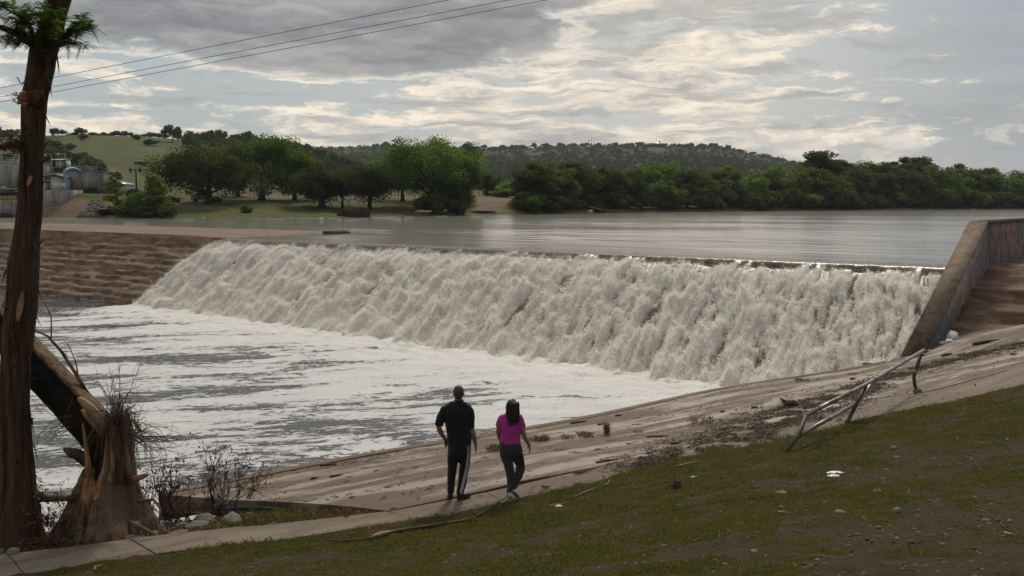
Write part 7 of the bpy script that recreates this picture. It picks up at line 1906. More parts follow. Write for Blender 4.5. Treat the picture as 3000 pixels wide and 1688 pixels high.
# shirt
M_pink = cloth('magenta pink jersey', (0.34, 0.034, 0.185), (0.40, 0.05, 0.225), 0.85, 50, 0.2)
b = MB()
etube(b, [(*wp(1016, 752), 0.168, 0.124), (*wp(1016, 720), 0.164, 0.120), (*wp(1018, 660), 0.160, 0.114), (*wp(1022, 600), 0.163, 0.115), (*wp(1028, 540), 0.172, 0.112), (*wp(1031, 500), 0.165, 0.098), (*wp(1033, 475), 0.115, 0.08), (*wp(1035, 455), 0.065, 0.062)])
b.tube([wp(960, 490), wp(930, 515), wp(912, 555, -0.01), wp(906, 592, -0.01)], [0.07, 0.066, 0.060, 0.060], 14)
b.tube([wp(1095, 490), wp(1120, 520), wp(1130, 560, -0.01), wp(1133, 598, -0.01)], [0.07, 0.066, 0.060, 0.062], 14)
b.tube([wp(1030, 470, -0.01), wp(985, 488), wp(945, 515)], [0.06, 0.07, 0.075], 14); b.tube([wp(1038, 470, -0.01), wp(1075, 486), wp(1110, 515)], [0.06, 0.07, 0.075], 14)
fuse('shirt', b, 0.009, M_pink, woman, 4, 0.016, (7, 7, 9), 5)
# trousers with a black side panel
M_grey = cloth('charcoal marl jersey', (0.026, 0.027, 0.028), (0.046, 0.047, 0.049), 0.9, 70)
b = MB()
etube(b, [(*wp(1018, 738), 0.158, 0.118), (*wp(1020, 780), 0.174, 0.128), (*wp(1024, 830), 0.182, 0.130), (*wp(1025, 870), 0.176, 0.12)])
b.tube([wp(972, 820), wp(975, 870, 0.0), wp(998, 960, -0.01), wp(1014, 1050, -0.02), wp(1026, 1130, -0.02), wp(1030, 1215, -0.02)], [0.098, 0.096, 0.080, 0.068, 0.064, 0.066], 18)
b.tube([wp(1078, 820), wp(1082, 870, 0.04), wp(1108, 950, 0.07), wp(1124, 1010, 0.08), wp(1100, 1090, 0.04), wp(1066, 1150, 0.0), wp(1034, 1205, -0.04)], [0.098, 0.098, 0.082, 0.074, 0.071, 0.068, 0.066], 18)
wt_ = fuse('trousers', b, 0.010, M_grey, woman, 4, 0.018, (8, 8, 4), 7)
b = MB(); V = []
pts = [(1118, 780, 22), (1124, 830, 24), (1126, 880, 26), (1132, 930, 24), (1138, 970, 18), (1146, 1000, 8)]
cols = []
for x, y, w in pts:
    row = proj(wt_, [wp(x - w + 2 * w * t, y) for t in (0, 0.33, 0.66, 0.95)], (-0.12, 1, 0), 0.004)
    if len(row) == 4: cols.append(row)
for r_ in cols: V += [tuple(p) for p in r_]
if len(cols) > 1: b.add(V, [(i * 4 + j, i * 4 + j + 1, i * 4 + j + 5, i * 4 + j + 4) for i in range(len(cols) - 1) for j in range(3)]); b.build('side_panel', M_track, woman)
M_navy = mat('navy mesh shoe', (0.016, 0.02, 0.042), (0.028, 0.033, 0.06), 0.8, 40, 0.3)
M_sole = mat('white foam sole', (0.70, 0.70, 0.72), (0.55, 0.55, 0.58), 0.6, 20, 0.2)
h1 = wp(1018, 1298, -0.01); t1 = h1 + Vector((0.03, 0.24, 0)); h1.z = float(H(h1.x + wf.x, h1.y + wf.y)[0]) - wf.z; t1.z = float(H(t1.x + wf.x, t1.y + wf.y)[0]) - wf.z
shoe(woman, h1, t1, 0.09, 0.085, M_navy, M_sole)
h2 = wp(970, 1238, -0.06); t2 = wp(1100, 1292, -0.13)
shoe(woman, h2, t2, 0.088, 0.08, M_navy, M_sole)
b = MB(); s0 = h2.lerp(t2, 0.25) + Vector((0, -0.05, 0.03)); b.tube([s0, h2.lerp(t2, 0.5) + Vector((0, -0.052, 0.05)), h2.lerp(t2, 0.75) + Vector((0, -0.05, 0.015))], 0.006, 5); b.build('shoe_stripe', M_sole, woman)
# ------------------------------------------------------------------ water works on the far left bank
CP = lambda x, y: (x / 6.585, 440 + y / 6.585)
PD = 144.0
def mat_board_concrete():
    m, gg = newmat('streaked board marked concrete'); co = gg.coord()
    n = gg.noise(gg.vmul(co, (2.2, 2.2, 0.12)), 1.0, 6, 0.65); n2 = gg.noise(co, 1.2, 5, 0.6)
    col = gg.mix(gg.step(n * 0.7 + n2 * 0.3, 0.36, 0.62), (0.12, 0.112, 0.098), (0.30, 0.28, 0.25))
    finish(gg, pbsdf(gg, col, 0.9, 0.15, 0, gg.bump(n, 0.4, 0.05))); return m
M_bconc = mat_board_concrete()
M_cream = mat('cream siding', (0.50, 0.46, 0.37), (0.42, 0.385, 0.31), 0.8, 1.5, 0.2, 12, 0.02)
M_brownt = mat('dark brown trim', (0.06, 0.035, 0.025), None, 0.7, 3, 0)
M_roofm = mat('pale metal roof', (0.42, 0.43, 0.44), (0.36, 0.37, 0.38), 0.3, 1, 0.1, 8, 0.02, 0.5, metal=0.6)
M_grail = mat('grey painted rail', (0.33, 0.33, 0.33), (0.25, 0.25, 0.25), 0.6, 3, 0)
M_bpipe = mat('light blue pipe', (0.17, 0.30, 0.40), (0.13, 0.24, 0.33), 0.5, 2, 0.1)
M_glass = mat('dark window glass', (0.03, 0.04, 0.045), None, 0.1, 1, 0, spec=0.6)
M_signw = mat('white sign board', (0.55, 0.55, 0.53), (0.47, 0.47, 0.46), 0.6, 2, 0)
M_ink = mat('dark sign lettering', (0.10, 0.10, 0.11), None, 0.8, 2, 0)
M_yell = mat('yellow paint', (0.45, 0.30, 0.04), (0.36, 0.24, 0.04), 0.6, 2, 0)
def X0(x, D): return at_d(CP(x, 0)[0], 560, D).x
def Z0(y, D): return at_d(0, CP(0, y)[1], D).z
def pbox(mb, x0, x1, y0, y1, D, dep, o=(0, 0, 0)):
    """box whose front face at depth D spans crop columns x0..x1 and rows y0..y1"""
    a, b_ = X0(x0, D), X0(x1, D); z1, z0 = Z0(y0, D), Z0(y1, D)
    mb.box(((a + b_) / 2 - o[0], D + dep / 2 - o[1], (z0 + z1) / 2 - o[2]), (b_ - a, dep, z1 - z0))
def rails(parent, o, D, x0, x1, ytop, ybot, nrail, nposts, r=0.035, zt=None):
    for k in range(nrail):
        y = ytop + (ybot - ytop) * k / max(nrail, 1); mb = MB(); mb.tube([(X0(x0, D) - o[0], D - o[1], Z0(y, D) - o[2]), (X0(x1, D) - o[0], D - o[1], Z0(y, D) - o[2])], r, 5); mb.build('rail', M_grail, parent)
    for k in range(nposts):
        x = x0 + (x1 - x0) * k / (nposts - 1); mb = MB(); mb.tube([(X0(x, D) - o[0], D - o[1], Z0(ybot, D) - o[2]), (X0(x, D) - o[0], D - o[1], Z0(ytop, D) - o[2])], r, 5); mb.build('rail_post', M_grail, parent)
def solid(name, x0, x1, y0, y1, D, dep, m, label, cat, base_extra=0):
    o = (X0((x0 + x1) / 2, D), D, Z0(y1, D)); e = empty(name, o, 0, label, cat)
    mb = MB(); pbox(mb, x0, x1, y0, y1 + base_extra, D, dep, o); mb.build('tank_wall' if 'tank' in name else 'wall', m, e)
    return e, o
e, o = solid('concrete_tank', 1290, 1890, 418, 835, 152, 9, M_bconc, 'streaked concrete tank with a railing on top, right end of the water works', 'tank', 30)
mb = MB(); pbox(mb, 1284, 1896, 405, 418, 151.9, 9.2, o); mb.build('coping', M_grail, e)
rails(e, o, 152.2, 1300, 1885, 318, 405, 3, 9)
mb = MB(); [mb.tube([(X0(x, 155) - o[0], 155 - o[1], Z0(400, 155) - o[2]), (X0(x - 45, 155) - o[0], 155 - o[1], Z0(255, 155) - o[2])], 0.03, 5) for x in (1500,)]; mb.build('davit', M_grail, e)
mb = MB(); mb.tube([(X0(1580, 155) - o[0], 155 - o[1], Z0(380, 155) - o[2]), (X0(1535, 155) - o[0], 155 - o[1], Z0(250, 155) - o[2])], 0.03, 5); mb.build('davit', M_grail, e)
e, o = solid('concrete_tank', -400, 790, 305, 750, 152, 9, M_bconc, 'long concrete tank partly hidden by the big trunk at the left', 'tank', 30)
rails(e, o, 152.2, -400, 360, 145, 300, 3, 12); 
mb = MB(); pbox(mb, -400, 355, 232, 262, 153, 0.4, o); mb.build('walkway', M_grail, e)
e, o = solid('back_tank', 780, 1260, 430, 640, 156, 8, M_bconc, 'low concrete tank behind the cream pump house', 'tank')
e, o = solid('upper_tank', 790, 1010, 330, 430, 158, 6, M_signw, 'pale upper tank with a short railing above the pump house', 'tank')
rails(e, o, 158.1, 850, 995, 245, 328, 3, 5)
# tall tank box with shining roof
o = (X0(1180, 157), 157, Z0(340, 157)); e = empty('control_box', o, 0, 'tall pale box with a shining corrugated roof standing on the tanks', 'cabin')
mb = MB(); pbox(mb, 1085, 1275, 190, 345, 157, 2.0, o); mb.build('wall', M_cream, e)
mb = MB()
a0, a1 = X0(1045, 157), X0(1285, 157); nn = 33; V = []
for i in range(nn):
    x = a0 + (a1 - a0) * i / (nn - 1); dz_ = 0.05 * math.cos(i * math.pi)
    V += [(x - o[0], -0.5, Z0(185, 157) - o[2] + dz_), (x - o[0], 2.4, Z0(163, 157) - o[2] + dz_)]
mb.add(V, [(i * 2, i * 2 + 2, i * 2 + 3, i * 2 + 1) for i in range(nn - 1)]); mb.build('roof', mat('bright corrugated sheet', (0.7, 0.7, 0.7), None, 0.22, 1, 0, metal=0.9), e)
for x in (1080, 1232, 1278): mb = MB(); pbox(mb, x - 7, x + 7, 188, 345, 156.95, 0.1, o); mb.build('corner_post', M_brownt, e)
mb = MB(); pbox(mb, 1131, 1137, 188, 345, 156.95, 0.06, o); mb.build('panel_joint', M_brownt, e)
mb = MB(); pbox(mb, 1262, 1284, 200, 330, 156.9, 0.1, o); mb.build('vent', M_glass, e)
mb = MB(); pbox(mb, 1000, 1260, 345, 370, 156.6, 3.0, o); mb.build('platform', mat('dark deck', (0.06, 0.055, 0.05)), e)
mb = MB(); pbox(mb, 1010, 1250, 372, 422, 156.8, 2.0, o); mb.build('rusty_base', mat('rust', (0.16, 0.06, 0.035), (0.08, 0.035, 0.025)), e)
# blue pipe
o = (X0(1265, 148.5), 148.5, Z0(820, 148.5)); pts = []
for x, y in [(1265, 830), (1265, 700), (1265, 560), (1265, 430)]: pts.append((X0(x, 148.5) - o[0], 0, Z0(y, 148.5) - o[2]))
rr_ = X0(1320, 148.5) - X0(1265, 148.5)
for a in np.linspace(0, math.pi, 9): pts.append((X0(1320, 148.5) - o[0] - rr_ * math.cos(a), 3.2 * (a / math.pi), Z0(405, 148.5) - o[2] + rr_ * math.sin(a)))
mb = MB(); mb.tube(pts, 0.24, 10); setp(mb.build('blue_pipe', M_bpipe, None, True, o), 'light blue gooseneck pipe rising beside the right tank', 'pipe')
# cream sheds
def gable(name, x0, x1, ye, ya, yb, xa, D, dep, label, over=12):
    o = (X0((x0 + x1) / 2, D), D, Z0(yb, D)); e = empty(name, o, 0, label, 'shed')
    a, b_ = X0(x0, D) - o[0], X0(x1, D) - o[0]; ze, za = Z0(ye, D) - o[2], Z0(ya, D) - o[2]; c = X0(xa, D) - o[0]
    mb = MB(); mb.prism([(a, 0, -0.5), (b_, 0, -0.5), (b_, 0, ze), (c, 0, za), (a, 0, ze)], (0, 0, 0), (0, dep, 0)); mb.build('wall', M_cream, e)
    ov = X0(over, D) - X0(0, D)
    for p, q, nm in (((a - ov, ze - 0.08), (c, za), 'roof'), ((c, za), (b_ + ov, ze - 0.08), 'roof')):
        mb = MB(); mb.prism([(p[0], -0.35, p[1] + 0.02), (q[0], -0.35, q[1] + 0.02), (q[0], -0.35, q[1] + 0.14), (p[0], -0.35, p[1] + 0.14)], (0, 0, 0), (0, dep + 0.7, 0)); mb.build(nm, M_roofm, e)
        mb = MB(); mb.prism([(p[0], -0.38, p[1] - 0.12), (q[0], -0.38, q[1] - 0.12), (q[0], -0.38, q[1] + 0.04), (p[0], -0.38, p[1] + 0.04)], (0, 0, 0), (0, 0.03, 0)); mb.build('fascia', M_brownt, e)
    return e, o
e, o = gable('pump_house', 640, 1245, 520, 475, 775, 1100, 150, 6, 'cream pump house with a low metal gable beside the big trunk', 25)
for x0, x1 in ((965, 976), (1218, 1246), (826, 834)): mb = MB(); pbox(mb, x0, x1, 520, 770, 149.96, 0.08, o); mb.build('corner_board', M_brownt, e)
mb = MB(); pbox(mb, 878, 968, 530, 650, 149.95, 0.06, o); w_ = mb.build('window', M_glass, e)
mb = MB(); pbox(mb, 918, 950, 560, 612, 149.9, 0.05, o); mb.build('pane', M_roofm, w_)
mb = MB(); pbox(mb, 878, 968, 655, 765, 149.95, 0.05, o); mb.build('door', M_brownt, e)
e, o = gable('cream_shed', 1890, 2330, 655, 612, 800, 2120, 168, 6, 'small cream shed with metal roof right of the concrete tank', 20)
mb = MB(); pbox(mb, 1912, 1958, 675, 745, 167.96, 0.06, o); mb.build('window', M_glass, e)
mb = MB(); pbox(mb, 1990, 2000, 655, 800, 167.95, 0.08, o); mb.build('corner_board', M_brownt, e)
# intake tower at the water
o = (X0(1080, PD), PD, ZR); e = empty('intake_tower', o, 0, 'square concrete intake tower standing in the water with a railed platform', 'tower')
mb = MB(); pbox(mb, 835, 1310, 768, 1165, PD, 5, o); mb.build('shaft', M_bconc, e)
mb = MB(); mb.box((X0(1090, PD) - o[0] + 0.2, 2.4, 0.15), (X0(1357, PD) - X0(830, PD), 5.4, Z0(1160, PD) - ZR + 2.2 - 0.9)); mb.build('footing', M_bconc, e)
mb = MB(); pbox(mb, 780, 1045, 1085, 1255, PD - 0.06, 0.1, o); mb.build('gate_opening', M_glass, e)
mb = MB(); pbox(mb, 770, 1105, 1236, 1272, PD - 1.4, 1.3, o); mb.build('platform', M_bconc, e)
rails(e, o, PD - 1.35, 775, 1100, 1110, 1230, 2, 5)
mb = MB(); pbox(mb, 870, 912, 1272, 1340, PD - 0.9, 0.5, o); mb.build('pier', M_bconc, e)
# yard things on top of the tower: railing, sign
rails(e, o, PD + 0.1, 800, 1290, 652, 765, 2, 6)
so = (X0(1150, PD), PD - 0.05, Z0(690, PD)); e2 = empty('warning_sign', so, 0, 'white sign board with rows of small dark lettering on the intake tower railing', 'sign')
mb = MB(); pbox(mb, 1045, 1262, 640, 742, PD - 0.05, 0.05, so); mb.build('board', M_signw, e2)
mb = MB(); pbox(mb, 1095, 1190, 652, 663, PD - 0.056, 0.005, so); mb.build('lettering', M_ink, e2)
rgx = np.random.RandomState(2)
for y in (680, 694, 708, 722):
    mb = MB(); x = 1062
    while x < 1240:
        w = rgx.uniform(10, 26); pbox(mb, x, min(x + w, 1246), y - 3, y + 3, PD - 0.056, 0.005, so); x += w + 6
    l_ = mb.build('lettering', M_ink, e2); l_['kind'] = 'stuff'
# low wall with yellow stubs
e, o = solid('quay_wall', -500, 300, 962, 1160, 143, 2.0, M_bconc, 'low streaked concrete wall at the left water edge', 'wall', 160)
for k, x in enumerate([10, 62, 112, 165, 217, 268, -45, -98]):
    oo = (X0(x, 143.4), 143.4, Z0(960, 143.4)); mb = MB(); mb.box((0, 0, (Z0(888, 143.4) - oo[2]) / 2), (0.12, 0.12, Z0(888, 143.4) - oo[2])); mb.box((0, 0, Z0(885, 143.4) - oo[2]), (0.16, 0.16, 0.06))
    setp(mb.build('yellow_post', M_yell, None, False, oo), ['leftmost visible', 'second', 'third', 'fourth', 'fifth', 'rightmost visible', 'off-frame', 'far off-frame'][k] + ' yellow post on the low quay wall left of the big trunk', 'post', 'yellow posts on the quay wall')
e, o = solid('pipe_bench', -60, 205, 755, 815, 149, 1.2, mat('dark grey steel', (0.06, 0.06, 0.065), (0.1, 0.1, 0.1)), 'dark grey valve bench on the grass in front of the left tank', 'valve bench', 20)
mb = MB(); mb.tube([(X0(-60, 148.9) - o[0], 0, Z0(748, 149) - o[2]), (X0(340, 148.9) - o[0], 0, Z0(748, 149) - o[2])], 0.09, 6); mb.build('pipe', M_grail, e)
mb = MB(); mb.tube([(X0(0, 149) - o[0], 0.4, Z0(722, 149) - o[2]), (X0(105, 149) - o[0], 0.4, Z0(722, 149) - o[2])], 0.2, 8); mb.build('valve', M_grail, e)
# rocks of the bank, brown debris mounds
M_riprap = mat('grey bank rock', (0.16, 0.145, 0.13), (0.09, 0.08, 0.07), 0.9, 1.2, 0.8, 4, 0.2)
rgx = np.random.RandomState(8)
def on_far(u, v, D0=128, D1=175):
    for D in np.arange(D0, D1, 0.15):
        if T_far(u, D) >= at_d(u, v, D).z: return Vector((at_d(u, v, D).x, D, float(T_far(u, D))))
    return at_d(u, v, D1)
RV, RF = [], []
for i in range(260):
    x = rgx.uniform(1440, 1960); y = rgx.uniform(985, 1290)
    if abs(x - (1900 - (y - 985) * 0.55)) > 130 + (90 if y > 1180 else 0): continue
    p = on_far(*CP(x, y)); s_ = rgx.uniform(0.12, 0.42)
    RV.append((_iv * (1 + rgx.uniform(-0.3, 0.3, (len(_iv), 1)))) * np.array([s_ * 1.3, s_, s_ * 0.8]) + np.array(p)); RF.append(_if + len(RF) * len(_iv))
setp(link('bank_rubble', mesh_np('bank_rubble', np.concatenate(RV), [np.concatenate(RF)]), None, M_riprap), kind='stuff')
M_debris = mat('brown flood debris', (0.075, 0.042, 0.026), (0.035, 0.022, 0.015), 0.95, 3, 0.8, 10, 0.1)
def debris(name, u, v, D, wpx, hpx, seed, label, n=90, twl=1.0):
    p = far_at(u, D); k = D / FPX; W_, H_ = wpx * k, hpx * k
    e = empty(name, p, 0, label, 'debris pile'); rg = np.random.RandomState(seed)
    bm = bmesh.new(); bmesh.ops.create_icosphere(bm, subdivisions=4, radius=1.0); co = np.array([q.co[:] for q in bm.verts])
    d = 0.85 + 0.5 * fbm(co[:, 0] * 1.5 + seed, co[:, 1] * 1.5, co[:, 2] * 1.5, 4)
    for q, kk in zip(bm.verts, d): q.co = Vector((q.co.x * W_ / 2, q.co.y * W_ / 3, q.co.z * H_ * 0.9)) * kk
    me = bpy.data.meshes.new('mound'); bm.to_mesh(me); bm.free(); link('mound', me, e, M_debris)
    mb = MB()
    for q in range(n):
        a = rg.uniform(0, 6.28); r = rg.uniform(0.2, 1.0); c = Vector((math.cos(a) * W_ / 2 * r, math.sin(a) * W_ / 3 * r, H_ * 0.8 * math.sqrt(1 - r * r * 0.9)))
        dd = Vector(rg.normal(0, 1, 3)) * (0.3 * twl); dd.z = abs(dd.z) * 0.5; mb.tube([c - dd, c, c + dd + Vector((0, 0, 0.06))], [0.04, 0.03, 0.012], 4, False)
    t = mb.build('twigs', M_debris, e); t['kind'] = 'stuff'
debris('debris_pile', 137, 571, 153.5, 40, 18, 1, 'brown debris heap with green weeds at the corner of the right tank', 70) if False else debris('debris_pile', 275, 572, 152, 45, 20, 1, 'brown debris heap at the corner of the right tank', 80)
debris('debris_pile', 398, 567, 158, 52, 30, 2, 'large dark brown mound left of the leaning utility pole foot', 90)
debris('debris_pile', 505, 583, 153, 56, 14, 3, 'low brown brush pile left of the wide live oak', 110, 1.6)
debris('debris_pile', 632, 577, 158, 40, 14, 4, 'brush pile behind the trunk of the wide live oak', 90, 1.3)
debris('debris_pile', 1040, 626, 146.5, 100, 26, 5, 'brown brush pile at the water edge under the grove', 160, 1.4)
debris('debris_pile', 480, 615, 137.2, 40, 34, 6, 'torn brown branches hanging beside the dense young cypress', 120, 2.4)
debris('debris_pile', 20, 615, 141.5, 60, 26, 7, 'dark debris heap against the quay wall', 60)
debris('debris_pile', 1340, 600, 170, 50, 26, 8, 'brown flood debris at the foot of the tree by the dirt track', 100, 1.5)
debris('debris_pile', 1755, 612, 198, 34, 26, 9, 'upturned root plate among the driftwood on the right shore', 80, 2.0)
debris('debris_pile', 2228, 616, 236, 30, 9, 10, 'small brush heap on the right shore below the hill end', 60, 1.5)
# driftwood on the right shore
def log(u0, v0, u1, v1, D, r, label, m=None, name='driftwood_log'):
    a = at_d(u0, v0, D); b_ = at_d(u1, v1, D); c = (a + b_) / 2; mb = MB()
    mb.tube([a - c, (a - c) * 0.4 + Vector((0, 0, r * 0.4)), (b_ - c) * 0.4 + Vector((0, 0, -r * 0.3)), b_ - c], [r * 0.6, r, r * 0.95, r * 0.5], 8)
    return setp(mb.build(name, m or M_wood, None, True, c), label, 'log', 'driftwood on the shores')
log(1640, 616, 1725, 625, 196, 0.20, 'long grey driftwood log left of the white barrel'); log(1690, 610, 1760, 622, 198, 0.16, 'brown log leaning on the root plate'); log(1722, 606, 1765, 614, 197, 0.16, 'raised pale driftwood trunk above the white barrel', M_wood_pale)
log(1760, 620, 1840, 623, 199, 0.18, 'long driftwood log right of the root plate'); log(1490, 627, 1540, 627, 184, 0.14, 'pale log on the sand spit', M_wood_pale); log(1440, 628, 1475, 629, 180, 0.10, 'thin pale driftwood sticks at the water below the track', M_wood_pale)
log(1150, 613, 1215, 614, 158, 0.16, 'reddish log lying in the shade under the largest tree'); log(1215, 622, 1265, 619, 150, 0.2, 'pale slab of driftwood by the water under the largest tree', M_wood_pale)
log(2395, 637, 2412, 639, 190, 0.05, 'dark branch sticking out of the middle of the lake'); log(2720, 616, 2735, 614, 262, 0.12, 'pale driftwood bit on the right shore', M_wood_pale); log(2840, 615, 2870, 614, 270, 0.14, 'pale driftwood on the far right shore', M_wood_pale); log(840, 594, 848, 596, 158, 0.3, 'dark stump on the lawn right of the wide live oak')
b0 = at_z(950, 683, ZR + 0.1); b1 = at_z(1023, 680.5, ZR + 0.06); c = (b0 + b1) / 2; mb = MB(); mb.tube([b0 - c, (b0 - c) * .5, (b1 - c) * .5, b1 - c], [0.16, 0.2, 0.19, 0.1], 8); setp(mb.build('driftwood_log', M_wood, None, True, c), 'dark log stranded on the tip of the flat mud deck beside the spill', 'log', 'driftwood on the shores')
# floats
def ball(u, v, z, r, label):
    p = at_z(u, v, z); bm = bmesh.new(); bmesh.ops.create_uvsphere(bm, u_segments=16, v_segments=10, radius=r); me = bpy.data.meshes.new('float')
    for f in bm.faces: f.smooth = True
    bmesh.ops.create_cone(bm, segments=8, radius1=r * 0.25, radius2=r * 0.2, depth=r * 0.4, cap_ends=True, matrix=Matrix.Translation((0, 0, r * 1.05))); bm.to_mesh(me); bm.free()
    return setp(link('float', me, None, M_signw, (p.x, p.y, z + r * 0.4)), label, 'buoy')
ball(942, 647, ZR, 0.26, 'larger white buoy floating on the lake in front of the grove'); ball(596, 640.5, ZR, 0.14, 'small white buoy close to the left bank'); ball(876, 637, ZR, 0.1, 'tiny white float at the grassy water edge')
p = at_d(1730, 624, 193); mb = MB(); mb.tube([(-0.45, 0, 0.25), (-0.4, 0, 0.25), (0.35, 0, 0.33), (0.4, 0, 0.33)], [0.2, 0.3, 0.3, 0.2], 12); setp(mb.build('white_barrel', M_signw, None, True, p), 'white barrel stranded on the right shore below the trees', 'barrel')
# pale muddy car under the oak
cp_ = far_at(600, 156.5); ce = empty('parked_car', cp_, R(20), 'pale mud splashed car half hidden behind the wide live oak trunk', 'car')
M_car = mat('muddy pale car paint', (0.34, 0.34, 0.33), (0.14, 0.115, 0.09), 0.5, 2.2, 0.2)
mb = MB(); mb.prism([(-1.9, -0.8, 0.35), (1.9, -0.8, 0.35), (1.95, -0.8, 0.8), (1.0, -0.8, 0.95), (-1.9, -0.8, 0.95)], (0, 0, 0), (0, 1.6, 0)); mb.build('body', M_car, ce)
mb = MB(); mb.prism([(-1.6, -0.7, 0.95), (1.0, -0.7, 0.95), (0.4, -0.7, 1.45), (-1.1, -0.7, 1.45)], (0, 0, 0), (0, 1.4, 0)); mb.build('cabin', M_car, ce)
for x0_, x1_ in ((-1.25, -0.4), (-0.3, 0.55)): mb = MB(); mb.box(((x0_ + x1_) / 2, -0.72, 1.2), (x1_ - x0_, 0.03, 0.34)); mb.build('window', M_glass, ce)
for x_ in (-1.2, 1.2):
    for y_ in (-0.75, 0.75): mb = MB(); mb.tube([(x_, y_ - 0.1, 0.32), (x_, y_ + 0.1, 0.32)], 0.32, 14); mb.build('wheel', M_black, ce)
mb = MB(); mb.box((-1.92, -0.55, 0.75), (0.05, 0.3, 0.22)); mb.build('tail_light', mat('red lamp glass', (0.4, 0.03, 0.02), None, 0.3, 2, 0), ce)
# utility poles, lamp posts, wires
M_pole = mat('creosoted pole', (0.085, 0.050, 0.032), (0.05, 0.03, 0.02), 0.9, 3, 0.3)
def pole(u, vt, D, label, tr=False, arm=True, r=0.15, zb=None):
    p = far_at(u, D); h = at_d(u, vt, D).z - p.z; e = empty('utility_pole', p, 0, label, 'utility pole', 'utility poles')
    mb = MB(); mb.tube([(0, 0, -0.5), (0, 0, h * 0.5), (0, 0, h)], [r, r * 0.9, r * 0.75], 8); mb.build('pole', M_pole, e, True)
    if arm: mb = MB(); mb.box((0, -0.12, h - 0.5), (2.2, 0.1, 0.12)); mb.build('crossarm', M_pole, e)
    if arm:
        for x in (-1.0, 0.0, 1.0): mb = MB(); mb.tube([(x, -0.12, h - 0.44), (x, -0.12, h - 0.22)], [0.06, 0.05], 6); mb.build('insulator', M_grail, e)
    if tr:
        for x in (-0.75, 0.75): mb = MB(); mb.tube([(x, -0.3, h - 0.95), (x, -0.3, h - 0.15)], 0.2, 10); mb.build('transformer', mat('dark steel can', (0.05, 0.048, 0.045), None, 0.6, 3, 0), e)
    return p + Vector((0, 0, h))
pt1 = pole(405, 488, 162, 'brown utility pole with two dark transformers beside the debris mound', True)
pt2 = pole(1493, 493, 330, 'thin distant utility pole above the bright bushes', False, True, 0.2)
pt3 = pole(130, 452, 170, 'utility pole with a street lamp just right of the big trunk', False, True, 0.14)
def lamp(u, vt, D, label, arm=1):
    p = far_at(u, D); h = at_d(u, vt, D).z - p.z; e = empty('street_lamp', p, 0, label, 'street lamp', 'lamp posts')
    mb = MB(); mb.tube([(0, 0, -0.3), (0, 0, h)], [0.09, 0.06], 8); mb.build('post', M_grail, e, True)
    mb = MB(); mb.tube([(0, 0, h - 0.1), (0.4 * arm, 0, h + 0.05), (1.0 * arm, 0, h)], 0.035, 6); mb.build('arm', M_grail, e, True)
    mb = MB(); ell(mb, Vector((1.1 * arm, 0, h - 0.1)), 0.3, 0.25, 0.16, 8); mb.build('lamp_head', M_signw, e, True)
    mb = MB(); ell(mb, Vector((1.1 * arm, 0, h - 0.26)), 0.17, 0.17, 0.18, 8); mb.build('lamp_glass', mat('green tinted lamp glass', (0.15, 0.5, 0.33), (0.35, 0.7, 0.5), 0.15, 3, 0), e, True)
lamp(160, 452, 172, 'left one of the two lamps above the tall pale box', -1); lamp(200, 450, 172, 'right one of the two lamps above the tall pale box', -1); lamp(1428, 503, 262, 'lone lamp post over the dirt track', -1); lamp(15, 447, 175, 'lamp post above the left tank at the photo edge', -1)
M_wire = mat('black cable', (0.02, 0.02, 0.022), None, 0.6, 3, 0)
def wire(a, b_, sag, r, label, group, n=24):
    a, b_ = Vector(a), Vector(b_); c = (a + b_) / 2; pts = []
    for t in np.linspace(0, 1, n): q = a.lerp(b_, t); q.z -= sag * 4 * t * (1 - t); pts.append(q - c)
    mb = MB(); mb.tube(pts, r, 5); return setp(mb.build('power_cable', M_wire, None, True, c), label, 'cable', group)
GW = 'power cables across the sky'
for v0, u1, v1, lab in [(258, 1312, 0, 'topmost of the three power cables crossing the sky'), (284, 1490, 0, 'middle of the three power cables crossing the sky'), (299, 1600, 0, 'lowest of the three power cables crossing the sky')]:
    a = at_d(-900, v0 + 900 * (v0 / u1), 62); b_ = at_d(u1 + 900, -900 * (v0 / u1), 44); wire(a, b_, 0.0, 0.014, lab, GW, 2).data
GW2 = 'thin cables on the far bank'
wire(pt3, pt1 - Vector((0, 0, 0.4)), 0.9, 0.02, 'thin cable from the pole by the big trunk to the transformer pole', GW2)
wire(pt3 + Vector((0, 0, 0.5)), at_d(560, 492, 185), 0.8, 0.02, 'thin cable passing above the tank railings to the right', GW2)
wire(at_d(880, 482, 230), pt2 - Vector((0.8, 0, 0.5)), 4.0, 0.03, 'thin distant cable running from the grove to the far pole', GW2)
wire(pt2 - Vector((0, 0, 0.5)), at_d(1800, 520, 300), 2.0, 0.03, 'thin distant cable running right from the far pole', GW2)
# fences
def fence(us, D, vt, label, post_r=0.05, nr=4):
    p0 = far_at(us[0], D); e = empty('wire_fence', p0, 0, label, 'fence'); prev = None
    for u in us:
        p = far_at(u, D); h = 1.3
        mb = MB(); mb.tube([p - p0, p - p0 + Vector((0, 0, h))], post_r, 5); mb.build('fence_post', M_pole, e)
        if prev is not None:
            for k in range(nr): mb = MB(); z = Vector((0, 0, 0.25 + k * 1.0 / (nr - 1))); mb.tube([prev - p0 + z, p - p0 + z], 0.012, 3, False); mb.build('wire', M_grail, e)
        prev = p
fence(list(range(640, 1260, 48)), 186, 560, 'post and wire fence behind the trunks of the grove')
fence(list(range(1372, 1500, 16)), 236, 560, 'pale chain fence behind the dirt track', 0.06, 6)
